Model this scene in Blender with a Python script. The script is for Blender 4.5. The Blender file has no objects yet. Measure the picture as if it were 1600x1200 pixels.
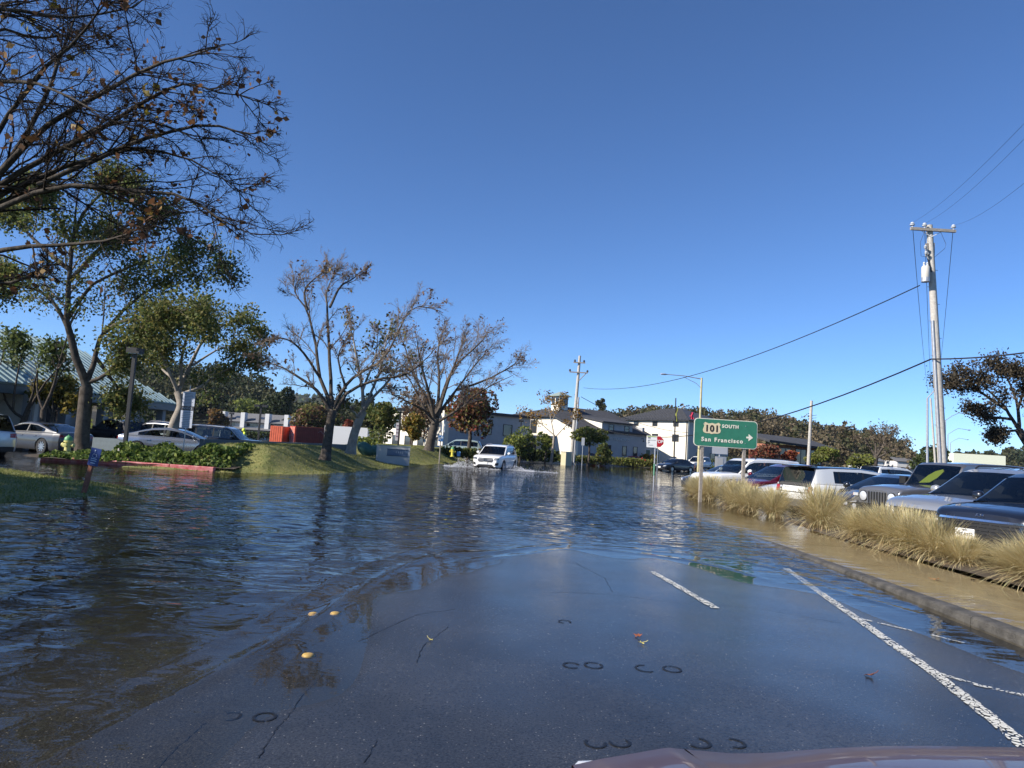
import bpy, math, random
import numpy as np
from mathutils import Vector, Matrix

random.seed(7)
SC = bpy.context.scene
COL = SC.collection
rad = math.radians

# ---------------------------------------------------------------- camera
PITCH, ROLL, FPX, EYE = rad(5.05), rad(3.5), 1109.0, 1.5      # FPX: focal length for a 1600 px wide frame
cF = np.array([0, math.cos(PITCH), math.sin(PITCH)])
cR0 = np.array([1.0, 0, 0]); cU0 = np.array([0, -math.sin(PITCH), math.cos(PITCH)])
cR = cR0 * math.cos(ROLL) + cU0 * math.sin(ROLL)
cU = -cR0 * math.sin(ROLL) + cU0 * math.cos(ROLL)
cam = bpy.data.cameras.new('camera'); camo = bpy.data.objects.new('camera', cam); COL.objects.link(camo)
camo.matrix_world = Matrix(((cR[0], cU[0], -cF[0], 0), (cR[1], cU[1], -cF[1], 0), (cR[2], cU[2], -cF[2], EYE), (0, 0, 0, 1)))
cam.sensor_width = 36; cam.lens = 36 * FPX / 1600; cam.clip_start = 0.05; cam.clip_end = 9000
SC.camera = camo

# ---------------------------------------------------------------- sky, sun, exposure
SUN_AZ, SUN_EL = rad(-116), rad(33)         # azimuth clockwise from +Y: the sun stands left of the view
SUN_DIR = Vector((math.sin(SUN_AZ) * math.cos(SUN_EL), math.cos(SUN_AZ) * math.cos(SUN_EL), math.sin(SUN_EL)))
W = bpy.data.worlds.new('World'); SC.world = W; W.use_nodes = True
wn = W.node_tree.nodes; wl = W.node_tree.links
sky = wn.new('ShaderNodeTexSky'); sky.sky_type = 'NISHITA'; sky.sun_disc = False
sky.sun_elevation = SUN_EL; sky.sun_rotation = SUN_AZ
sky.altitude = 0; sky.air_density = 0.7; sky.dust_density = 0.0; sky.ozone_density = 9.0
wl.new(sky.outputs[0], wn['Background'].inputs[0]); wn['Background'].inputs[1].default_value = 0.108
sl = bpy.data.lights.new('sun', 'SUN'); sl.energy = 5.0; sl.angle = rad(0.55); sl.color = (1.0, 0.93, 0.83)
so = bpy.data.objects.new('sun', sl); COL.objects.link(so)
so.rotation_euler = SUN_DIR.to_track_quat('Z', 'Y').to_euler()
SC.view_settings.view_transform = 'Standard'; SC.view_settings.look = 'None'
SC.view_settings.exposure = 0.70; SC.view_settings.gamma = 1.0; SC.view_settings.use_curve_mapping = False
SC.cycles.max_bounces = 8; SC.cycles.transparent_max_bounces = 24
SC.cycles.caustics_reflective = False; SC.cycles.caustics_refractive = False

# ---------------------------------------------------------------- survey: photo pixel to place
def ray(x, y): return cF * FPX + cR * (x - 800) + cU * (600 - y)
def at(x, y, Y):
    d = ray(x, y); return Vector(np.array([0, 0, EYE]) + d * (Y / d[1]))
def gp(x, y, z=0.0):
    d = ray(x, y); return Vector(np.array([0, 0, EYE]) + d * ((z - EYE) / d[2]))

# ---------------------------------------------------------------- mesh helpers
def link(name, me, mat=None, parent=None, smooth=None):
    if mat is not None: me.materials.append(mat)
    o = bpy.data.objects.new(name, me); COL.objects.link(o)
    if parent is not None: o.parent = parent
    if smooth is not None:
        me.polygons.foreach_set('use_smooth', [True] * len(me.polygons))
        if smooth < 180: me.set_sharp_from_angle(angle=rad(smooth))
    return o

class MB:
    def __init__(s): s.v = []; s.f = []
    def add(s, vs, fs):
        n = len(s.v); s.v += [tuple(v) for v in vs]; s.f += [tuple(i + n for i in f) for f in fs]; return s
    def box(s, c, d, R=None):
        c = Vector(c); vs = []
        for sx in (-.5, .5):
            for sy in (-.5, .5):
                for sz in (-.5, .5):
                    p = Vector((sx * d[0], sy * d[1], sz * d[2]))
                    vs.append(c + (R @ p if R is not None else p))
        return s.add(vs, [(0, 1, 3, 2), (4, 6, 7, 5), (0, 4, 5, 1), (2, 3, 7, 6), (0, 2, 6, 4), (1, 5, 7, 3)])
    def tube(s, pts, r, k=8, cap=True):
        pts = [Vector(p) for p in pts]; n = len(pts)
        rr = r if isinstance(r, (list, tuple)) else [r] * n
        vs = []; fs = []
        for i, p in enumerate(pts):
            t = (pts[min(i + 1, n - 1)] - pts[max(i - 1, 0)]).normalized()
            a = t.cross(Vector((0, 0, 1)) if abs(t.z) < .9 else Vector((1, 0, 0))).normalized(); b = t.cross(a)
            for j in range(k):
                q = 2 * math.pi * j / k; vs.append(p + (a * math.cos(q) + b * math.sin(q)) * rr[i])
        for i in range(n - 1):
            for j in range(k):
                fs.append((i * k + j, i * k + (j + 1) % k, (i + 1) * k + (j + 1) % k, (i + 1) * k + j))
        if cap: fs += [tuple(range(k - 1, -1, -1)), tuple((n - 1) * k + j for j in range(k))]
        return s.add(vs, fs)
    def lathe(s, prof, k=20, c=(0, 0, 0), axis='z', cap=True):
        vs = []; fs = []; c = Vector(c)
        for (r, h) in prof:
            for j in range(k):
                q = 2 * math.pi * j / k; a, b = r * math.cos(q), r * math.sin(q)
                vs.append(c + Vector({'z': (a, b, h), 'y': (a, h, b), 'x': (h, a, b)}[axis]))
        n = len(prof)
        for i in range(n - 1):
            for j in range(k):
                fs.append((i * k + j, i * k + (j + 1) % k, (i + 1) * k + (j + 1) % k, (i + 1) * k + j))
        if cap: fs += [tuple(range(k)), tuple((n - 1) * k + j for j in range(k))]
        return s.add(vs, fs)
    def prism(s, poly, f0, f1):
        """closed slab: poly is a list of 2-tuples, f0/f1 map a 2-tuple to a 3-D point on either face"""
        n = len(poly); vs = [f0(*p) for p in poly] + [f1(*p) for p in poly]
        fs = [tuple(range(n)), tuple(range(2 * n - 1, n - 1, -1))]
        fs += [(i, i + n, (i + 1) % n + n, (i + 1) % n) for i in range(n)]
        return s.add(vs, fs)
    def grid(s, P, flip=False):
        n, m = len(P), len(P[0]); vs = [p for row in P for p in row]
        fs = [(i * m + j, i * m + j + 1, (i + 1) * m + j + 1, (i + 1) * m + j) for i in range(n - 1) for j in range(m - 1)]
        if flip: fs = [f[::-1] for f in fs]
        return s.add(vs, fs)
    def mesh(s, name):
        me = bpy.data.meshes.new(name); me.from_pydata(s.v, [], s.f); me.validate(); me.update(); return me
    def obj(s, name, mat, parent=None, smooth=None):
        import bmesh
        me = s.mesh(name); bm = bmesh.new(); bm.from_mesh(me); bmesh.ops.recalc_face_normals(bm, faces=bm.faces); bm.to_mesh(me); bm.free()
        return link(name, me, mat, parent, smooth)

def np_mesh(name, V, F, mat=None, parent=None, smooth=None):
    V = np.asarray(V, dtype=np.float32).reshape(-1, 3); F = np.asarray(F, dtype=np.int32)
    me = bpy.data.meshes.new(name); me.vertices.add(len(V)); me.vertices.foreach_set('co', V.ravel())
    k = F.shape[1]; me.loops.add(F.size); me.loops.foreach_set('vertex_index', F.ravel())
    me.polygons.add(len(F)); me.polygons.foreach_set('loop_start', np.arange(0, F.size, k, dtype=np.int32))
    me.update(calc_edges=True); me.validate()
    return link(name, me, mat, parent, smooth)

def tag(o, label=None, cat=None, group=None, kind=None):
    if label: o['label'] = label
    if cat: o['category'] = cat
    if group: o['group'] = group
    if kind: o['kind'] = kind
    return o
def thing(name, label, cat, loc=(0, 0, 0), rz=0.0, group=None):
    o = bpy.data.objects.new(name, None); COL.objects.link(o); o.location = loc; o.rotation_euler = (0, 0, rz)
    o.empty_display_size = .2
    return tag(o, label, cat, group)
def copy_tree(o, parent=None):
    c = o.copy(); COL.objects.link(c); c.parent = parent
    for ch in o.children: copy_tree(ch, c)
    return c
def text(body, size, mat, parent, M, extrude=.004, name='lettering', align='CENTER', spacing=1.0, bold=0.0):
    cu = bpy.data.curves.new('lettering', 'FONT'); cu.body = body; cu.size = size; cu.extrude = extrude
    cu.align_x = align; cu.align_y = 'CENTER'; cu.space_character = spacing; cu.offset = bold; cu.resolution_u = 3
    o = bpy.data.objects.new('tmp', cu); COL.objects.link(o)
    dg = bpy.context.evaluated_depsgraph_get(); me = bpy.data.meshes.new_from_object(o.evaluated_get(dg))
    bpy.data.objects.remove(o); me.transform(M); me.materials.clear()
    return link(name, me, mat, parent)
def facing(origin, right, up):
    """matrix taking local x,y to right,up at origin (z towards the viewer)"""
    r = Vector(right).normalized(); u = Vector(up).normalized(); n = r.cross(u)
    M = Matrix.Identity(4)
    for i in range(3): M[i][0] = r[i]; M[i][1] = u[i]; M[i][2] = n[i]; M[i][3] = origin[i]
    return M

# ---------------------------------------------------------------- materials
MATS = {}
def mat(name, col, rough=.6, metal=0.0, coat=0.0, spec=.5, var=0.0, scale=5.0, bump=0.0, bscale=40.0, col2=None, island=False, emit=None):
    if name in MATS: return MATS[name]
    m = bpy.data.materials.new(name); m.use_nodes = True; N = m.node_tree.nodes; L = m.node_tree.links
    b = N['Principled BSDF']; b.inputs['Base Color'].default_value = (*col, 1); b.inputs['Roughness'].default_value = rough
    b.inputs['Metallic'].default_value = metal; b.inputs['Coat Weight'].default_value = coat; b.inputs['Coat Roughness'].default_value = .03
    b.inputs['Specular IOR Level'].default_value = spec
    if var or col2:
        c2 = col2 if col2 else tuple(min(1, c * (1 + var)) for c in col); c1 = col if col2 else tuple(c * (1 - var) for c in col)
        mx = N.new('ShaderNodeMix'); mx.data_type = 'RGBA'; mx.inputs[6].default_value = (*c1, 1); mx.inputs[7].default_value = (*c2, 1)
        if island:
            g = N.new('ShaderNodeNewGeometry'); L.new(g.outputs['Random Per Island'], mx.inputs[0])
        else:
            tc = N.new('ShaderNodeTexCoord'); nz = N.new('ShaderNodeTexNoise'); nz.inputs['Scale'].default_value = scale; nz.inputs['Detail'].default_value = 6
            nz.inputs['Roughness'].default_value = .65
            rp = N.new('ShaderNodeMapRange'); rp.inputs[1].default_value = .32; rp.inputs[2].default_value = .68
            L.new(tc.outputs['Object'], nz.inputs['Vector']); L.new(nz.outputs[0], rp.inputs[0]); L.new(rp.outputs[0], mx.inputs[0])
        L.new(mx.outputs[2], b.inputs['Base Color'])
    if bump:
        tc = N.new('ShaderNodeTexCoord'); nz = N.new('ShaderNodeTexNoise'); nz.inputs['Scale'].default_value = bscale; nz.inputs['Detail'].default_value = 4
        bp = N.new('ShaderNodeBump'); bp.inputs['Strength'].default_value = bump; bp.inputs['Distance'].default_value = .02
        L.new(tc.outputs['Object'], nz.inputs['Vector']); L.new(nz.outputs[0], bp.inputs['Height']); L.new(bp.outputs[0], b.inputs['Normal'])
    if emit:
        b.inputs['Emission Color'].default_value = (*emit[:3], 1); b.inputs['Emission Strength'].default_value = emit[3]
    MATS[name] = m; return m
def leafmat(name, c1, c2, trans=.35, c3=None):
    if name in MATS: return MATS[name]
    m = bpy.data.materials.new(name); m.use_nodes = True; N = m.node_tree.nodes; L = m.node_tree.links
    b = N['Principled BSDF']; b.inputs['Roughness'].default_value = .6; b.inputs['Specular IOR Level'].default_value = .25
    g = N.new('ShaderNodeNewGeometry'); rp = N.new('ShaderNodeValToRGB'); e = rp.color_ramp.elements
    e[0].color = (*c1, 1); e[1].color = (*c2, 1)
    if c3: x = rp.color_ramp.elements.new(.8); x.color = (*c2, 1); e[-1].color = (*c3, 1)
    L.new(g.outputs['Random Per Island'], rp.inputs[0]); L.new(rp.outputs[0], b.inputs['Base Color'])
    t = N.new('ShaderNodeBsdfTranslucent'); L.new(rp.outputs[0], t.inputs[0])
    mx = N.new('ShaderNodeMixShader'); mx.inputs[0].default_value = trans
    L.new(b.outputs[0], mx.inputs[1]); L.new(t.outputs[0], mx.inputs[2]); L.new(mx.outputs[0], N['Material Output'].inputs[0])
    MATS[name] = m; return m
def paint(name, col, metal=.35, rough=.28): return mat('paint_' + name, col, rough, metal, coat=1.0)

M_black = mat('black_plastic', (.012, .012, .013), .5)
M_rubber = mat('rubber', (.015, .015, .016), .8, bump=.3, bscale=60)
M_chrome = mat('chrome', (.75, .75, .77), .15, 1.0)
M_alloy = mat('alloy', (.5, .5, .52), .3, .9)
M_white = mat('white_paint', (.8, .8, .78), .5)
M_galv = mat('galvanised', (.42, .43, .45), .45, .6, var=.15, scale=8)
M_concrete = mat('concrete', (.36, .34, .3), .85, var=.25, scale=6, bump=.4, bscale=50)
M_plate = mat('plate_white', (.75, .75, .72), .45)
M_lens = mat('lens', (.55, .57, .6), .08, .2, coat=1.0)
M_lensd = mat('lens_dark', (.06, .065, .075), .08, .2, coat=1.0)
M_red = mat('lens_red', (.30, .01, .012), .12, coat=1.0)
M_amber = mat('lens_amber', (.8, .22, .02), .15, coat=1.0)
M_darkint = mat('cabin_dark', (.045, .044, .045), .85)
M_steeldark = mat('dark_steel', (.012, .012, .014), .55)
def glass_mat():
    m = bpy.data.materials.new('car_glass'); m.use_nodes = True; N = m.node_tree.nodes; L = m.node_tree.links
    N.remove(N['Principled BSDF']); t = N.new('ShaderNodeBsdfTransparent'); t.inputs[0].default_value = (.45, .50, .51, 1)
    g = N.new('ShaderNodeBsdfGlossy'); g.inputs['Roughness'].default_value = .01; f = N.new('ShaderNodeFresnel'); f.inputs[0].default_value = 1.55
    a = N.new('ShaderNodeMath'); a.operation = 'MULTIPLY_ADD'; a.inputs[1].default_value = 1.1; a.inputs[2].default_value = .03
    mx = N.new('ShaderNodeMixShader'); L.new(f.outputs[0], a.inputs[0]); L.new(a.outputs[0], mx.inputs[0]); L.new(t.outputs[0], mx.inputs[1]); L.new(g.outputs[0], mx.inputs[2])
    L.new(mx.outputs[0], N['Material Output'].inputs[0]); return m
M_glass = glass_mat()
M_winglass = mat('window_glass', (.03, .035, .04), .06, coat=.5)
# ================================================================ ground, road, water
def sstep(a, b, x):
    t = np.clip((x - a) / (b - a), 0, 1); return t * t * (3 - 2 * t)
def road_z(x, y):
    q = ((x - 1.5) / 2.85) ** 2 + (np.maximum(0, y - 2) / 8.8) ** 2
    z = np.maximum(.04 * (1 - q), -.2) + .0045 * np.sin(1.7 * x + .6 * y) * np.sin(.9 * y - .5 * x) + .0035 * np.sin(3.1 * x - 1.3 * y + 1) + .0025 * np.sin(5.3 * x + 2.9 * y) * np.sin(1.1 * y)
    return z
def kerb_x(y): return 4.72 + .05 * np.clip((y - 6.7), -3, 30) * np.exp(-np.clip(y - 6.7, 0, 40) / 22)
def kerb_top(y): return np.clip(.10 - .0145 * (y - 6.7), -.12, .16)
def hf(name, xs, ys, zf, m, smooth=180, mask=None):
    X, Y = np.meshgrid(xs, ys); Z = zf(X, Y); V = np.stack([X, Y, Z], -1).reshape(-1, 3)
    n, k = len(ys), len(xs); i, j = np.meshgrid(np.arange(n - 1), np.arange(k - 1), indexing='ij'); a = (i * k + j).ravel()
    F = np.stack([a, a + 1, a + k + 1, a + k], 1)
    if mask is not None:
        cx = V[F].mean(1); F = F[mask(cx[:, 0], cx[:, 1])]
    return np_mesh(name, V, F, m, smooth=smooth)

def asphalt_mat():
    m = bpy.data.materials.new('wet_asphalt'); m.use_nodes = True; N = m.node_tree.nodes; L = m.node_tree.links; b = N['Principled BSDF']
    tc = N.new('ShaderNodeTexCoord')
    def noise(s, d=3, r=.6):
        n = N.new('ShaderNodeTexNoise'); n.inputs['Scale'].default_value = s; n.inputs['Detail'].default_value = d; n.inputs['Roughness'].default_value = r
        L.new(tc.outputs['Object'], n.inputs['Vector']); return n
    agg = N.new('ShaderNodeTexVoronoi'); agg.inputs['Scale'].default_value = 85; L.new(tc.outputs['Object'], agg.inputs['Vector'])
    big = noise(.8, 5); fine = noise(150, 2)
    r1 = N.new('ShaderNodeValToRGB'); e = r1.color_ramp.elements; e[0].color = (.010, .011, .013, 1); e[1].color = (.028, .028, .029, 1); e[0].position = .3; e[1].position = .7
    gr = noise(70, 3, .7); gm = N.new('ShaderNodeMapRange'); gm.inputs[1].default_value = .35; gm.inputs[2].default_value = .7; gm.inputs[3].default_value = .45; gm.inputs[4].default_value = 2.2; L.new(gr.outputs[0], gm.inputs[0])
    L.new(big.outputs[0], r1.inputs[0])
    sp = N.new('ShaderNodeSeparateColor'); L.new(agg.outputs['Color'], sp.inputs[0])
    st = N.new('ShaderNodeMapRange'); st.inputs[1].default_value = .965; st.inputs[2].default_value = 1.0; L.new(sp.outputs[0], st.inputs[0])
    dm = N.new('ShaderNodeMapRange'); dm.inputs[1].default_value = .45; dm.inputs[2].default_value = .2; L.new(agg.outputs['Distance'], dm.inputs[0])
    mu = N.new('ShaderNodeMath'); mu.operation = 'MULTIPLY'; L.new(st.outputs[0], mu.inputs[0]); L.new(dm.outputs[0], mu.inputs[1])
    mx = N.new('ShaderNodeMix'); mx.data_type = 'RGBA'; mx.inputs[7].default_value = (.30, .28, .25, 1); L.new(mu.outputs[0], mx.inputs[0])
    gv = N.new('ShaderNodeVectorMath'); gv.operation = 'SCALE'; L.new(r1.outputs[0], gv.inputs[0]); L.new(gm.outputs[0], gv.inputs['Scale']); L.new(gv.outputs[0], mx.inputs[6])
    L.new(mx.outputs[2], b.inputs['Base Color'])
    b.inputs['Roughness'].default_value = .8; b.inputs['Specular IOR Level'].default_value = .2; b.inputs['Coat Weight'].default_value = 1; b.inputs['Coat IOR'].default_value = 1.33
    sx_ = N.new('ShaderNodeSeparateXYZ'); L.new(tc.outputs['Object'], sx_.inputs[0]); wf_ = N.new('ShaderNodeMapRange'); wf_.inputs[1].default_value = -.006; wf_.inputs[2].default_value = .002   # the water film lies only on what stands above the flood
    L.new(sx_.outputs['Z'], wf_.inputs[0]); dn = noise(.55, 4, .6); dr_ = N.new('ShaderNodeMapRange'); dr_.inputs[1].default_value = .35; dr_.inputs[2].default_value = .65; dr_.inputs[3].default_value = .75; dr_.inputs[4].default_value = 1.0; L.new(dn.outputs[0], dr_.inputs[0]); dm_ = N.new('ShaderNodeMath'); dm_.operation = 'MULTIPLY'; L.new(wf_.outputs[0], dm_.inputs[0]); L.new(dr_.outputs[0], dm_.inputs[1]); L.new(dm_.outputs[0], b.inputs['Coat Weight'])
    cr = N.new('ShaderNodeMapRange'); cr.inputs[1].default_value = .35; cr.inputs[2].default_value = .7; cr.inputs[3].default_value = .02; cr.inputs[4].default_value = .08
    big2 = noise(1.6, 4); L.new(big2.outputs[0], cr.inputs[0]); L.new(cr.outputs[0], b.inputs['Coat Roughness'])
    bp = N.new('ShaderNodeBump'); bp.inputs['Strength'].default_value = .55; bp.inputs['Distance'].default_value = .004
    ad = N.new('ShaderNodeMath'); ad.operation = 'ADD'; L.new(agg.outputs['Distance'], ad.inputs[0]); L.new(fine.outputs[0], ad.inputs[1])
    L.new(ad.outputs[0], bp.inputs['Height']); L.new(bp.outputs[0], b.inputs['Normal'])
    bp2 = N.new('ShaderNodeBump'); bp2.inputs['Strength'].default_value = .17; bp2.inputs['Distance'].default_value = .004
    L.new(ad.outputs[0], bp2.inputs['Height']); L.new(bp2.outputs[0], b.inputs['Coat Normal'])
    return m
M_asph = asphalt_mat()
M_mud = mat('silty_lot_asphalt', (.028, .025, .02), .9, spec=.1, var=.4, scale=1.2)
M_soil = mat('soil', (.06, .045, .03), .95, var=.4, scale=3, bump=.6, bscale=20)
M_walk = mat('silted_concrete', (.26, .215, .14), .8, col2=(.38, .325, .225), scale=1.6, bump=.2, bscale=60)
M_kerb = mat('kerb_concrete', (.12, .11, .095), .8, col2=(.035, .032, .027), scale=5, bump=1.0, bscale=70)
M_grass = mat('mown_grass', (.10, .125, .028), .9, col2=(.25, .225, .075), scale=1.7, bump=1.0, bscale=28)
M_far = mat('far_ground', (.06, .065, .03), .95, var=.4, scale=.05)

# ground sheet to the horizon
xs = np.unique(np.concatenate([np.linspace(-1800, -80, 24), np.linspace(-80, 80, 65), np.linspace(80, 1800, 24)]))
ys = np.unique(np.concatenate([np.linspace(-60, 160, 90), np.linspace(160, 1800, 24)]))
def ground_z(x, y):
    e = sstep(83, 90, y) * sstep(-14, -4, x)            # dry land past the far side of the junction
    e = np.maximum(e, sstep(150, 190, y)); e = np.maximum(e, sstep(34, 46, x) * sstep(20, 40, y))
    return -.42 + .52 * e
tag(hf('ground', xs, ys, ground_z, M_far), kind='structure')
# carriageway
ys = np.concatenate([np.linspace(-3, 14, 110), np.linspace(14.3, 84, 90)])
xs = np.linspace(0, 1, 120)
def road_verts():
    V = []
    for y in ys:
        x0 = -8.8 if y < 24 else -8.8 + min(1, (y - 24) / 30) * 3.6
        x1 = float(kerb_x(y)) + .03
        X = x0 + (x1 - x0) * xs
        V.append(np.stack([X, np.full_like(X, y), road_z(X, y)], -1))
    return np.array(V)
RV = road_verts(); n, k = RV.shape[:2]; i, j = np.meshgrid(np.arange(n - 1), np.arange(k - 1), indexing='ij'); a = (i * k + j).ravel()
tag(np_mesh('road', RV.reshape(-1, 3), np.stack([a, a + 1, a + k + 1, a + k], 1), M_asph, smooth=180), kind='structure')
tag(hf('side_street', np.linspace(4, 60, 30), np.linspace(66, 84, 12), lambda x, y: -.2 + .006 * np.clip(x - 14, 0, 60), M_asph), kind='structure')
tag(hf('parking_lot', np.linspace(8.35, 46, 60), np.linspace(4, 66, 50), lambda x, y: -.02 - .1 * sstep(12, 30, y) + .0 * x, M_mud), kind='structure')
tag(hf('flooded_parking_lot', np.linspace(-90, -8.8, 60), np.linspace(17.5, 149, 60), lambda x, y: -.13 + .06 * sstep(55, 90, y), M_mud), kind='structure')
# pavement: slabs with recessed joints
walk = thing('pavement', None, None); tag(walk, kind='structure')
y = 3.0
while y < 66:
    x0 = float(kerb_x(y + .9)) + .19; x1 = 7.05
    for (xa, xb) in ((x0, (x0 + x1) / 2), ((x0 + x1) / 2, x1)):
        b = MB(); g = .006; z0 = -.022 - .30 * float(sstep(14, 30, y)); dz = random.uniform(-.003, .003)
        b.box(((xa + xb) / 2, y + .9, z0 + dz - .06), (xb - xa - 2 * g, 1.8 - 2 * g, .12)); b.obj('paving_slab', M_walk, walk)
    y += 1.8
# kerb stones of the near side
kerb = thing('kerb', None, None); tag(kerb, kind='structure')
y = 2.5
while y < 60:
    L_ = 2.4; P = []; nseg = 5
    for q in range(nseg):
        yy = y + .006 + (L_ - .012) * q / (nseg - 1); kx = float(kerb_x(yy)); t = float(kerb_top(yy)) + random.uniform(-.003, .003)
        P.append([Vector((kx + dx, yy, zz)) for dx, zz in ((.02, -.35), (.0, t - .05), (.006, t - .02), (.03, t - .003), (.06, t), (.17, t + .002), (.185, t - .012), (.185, -.35))])
    b = MB(); b.grid(P); m_ = len(P[0]); b.f.append(tuple(range(m_))); b.f.append(tuple((nseg - 1) * m_ + q for q in range(m_ - 1, -1, -1)))
    b.obj('kerb_stone', M_kerb, kerb, 40); y += L_
# planting bed
tag(hf('planting_bed', np.linspace(7.06, 8.35, 12), np.linspace(2, 66, 130),
       lambda x, y: .05 * np.sin(np.clip((x - 7.06) / 1.29, 0, 1) * np.pi) + .03 - .14 * sstep(11, 26, y) + .012 * np.sin(9 * y + 4 * x) * np.sin(5 * x - 3 * y), M_soil), kind='structure')

# lawn on the near left and the grass berm
def lawn_d(x, y): return np.minimum(-8.45 + .25 * np.sin(.9 * y) - x, (16.6 + (-8.5 - x) * .62 + .2 * np.sin(1.3 * x) - y) * .85)
def lawn_z(x, y): return -.16 + .21 * sstep(-.8, .5, lawn_d(x, y)) + .22 * sstep(0.2, 4.5, lawn_d(x, y)) + .018 * np.sin(3.1 * x + 1) * np.sin(2.7 * y)
tag(hf('lawn', np.linspace(-40, -7.6, 130), np.linspace(-4, 34, 130), lawn_z, M_grass, mask=lambda x, y: lawn_d(x, y) > -.8), kind='structure')
SH = np.array([(24.6, -10.6), (25.6, -9.0), (26.1, -7.9), (28, -7.15), (35.8, -6.14), (43.8, -5.75), (51, -4.6), (58, -4.1), (64, -3.4), (75, -3.0)])
def shore_x(y): return np.interp(y, SH[:, 0], SH[:, 1])
def berm_d(x, y): return np.minimum(shore_x(y) + .12 * np.sin(1.9 * y) - x, (y - 24.9 - .25 * np.sin(1.1 * x)) * .8)
def berm_z(x, y):
    d = berm_d(x, y); top = .95 + .12 * sstep(40, 55, y) - .58 * sstep(35, 40, y) * (1 - sstep(44, 51, y))
    left = sstep(-13.4, -10.9, x) if True else 1
    z = -.15 + .18 * sstep(-.6, .15, d) + (top - .03) * sstep(0.0, 2.7, d) * left
    back = sstep(0, 1.6, (-12.0 - x)) if False else 0
    return z + .02 * np.sin(2.3 * x + y) * np.sin(1.9 * y - x)
tag(hf('grass_berm', np.linspace(-14, -2.8, 90), np.linspace(24.2, 72, 240), berm_z, M_grass, mask=lambda x, y: (berm_d(x, y) > -.6) & (x > -13.2)), kind='structure')
# short grass blades that break the outline of the turf
M_blade = leafmat('grass_blades', (.12, .155, .038), (.32, .295, .10), .4)
def turf(name, label, xr, yr, dfun, zfun, n, h, seed, lo=-.25, hi=9):
    rng = np.random.default_rng(seed); x = rng.uniform(*xr, n * 3); y = rng.uniform(*yr, n * 3); d = dfun(x, y); k = (d > lo) & (d < hi); x, y = x[k][:n], y[k][:n]; z = zfun(x, y)
    a = rng.uniform(0, 6.28, len(x)); hh = h * rng.uniform(.5, 1.3, len(x)); w = .012 + .006 * rng.random(len(x))
    lean = rng.normal(0, .5, (len(x), 2)) * hh[:, None]
    B = np.stack([x, y, z - .01], 1); D = np.stack([np.cos(a) * w, np.sin(a) * w, 0 * a], 1)
    T = B + np.stack([lean[:, 0], lean[:, 1], hh], 1)
    V = np.stack([B - D, B + D, T], 1).reshape(-1, 3); F = np.arange(len(V)).reshape(-1, 3)
    return tag(np_mesh(name, V, F, M_blade), label, 'grass', kind='stuff')
turf('lawn_grass', 'short grass of the shaded lawn beside the blue sign', (-16, -7.8), (8, 21), lawn_d, lawn_z, 26000, .06, 1)
turf('berm_grass', 'mown grass on the long berm with the bare trees', (-13, -3), (24.6, 60), berm_d, berm_z, 42000, .07, 2, -.15)

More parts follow.
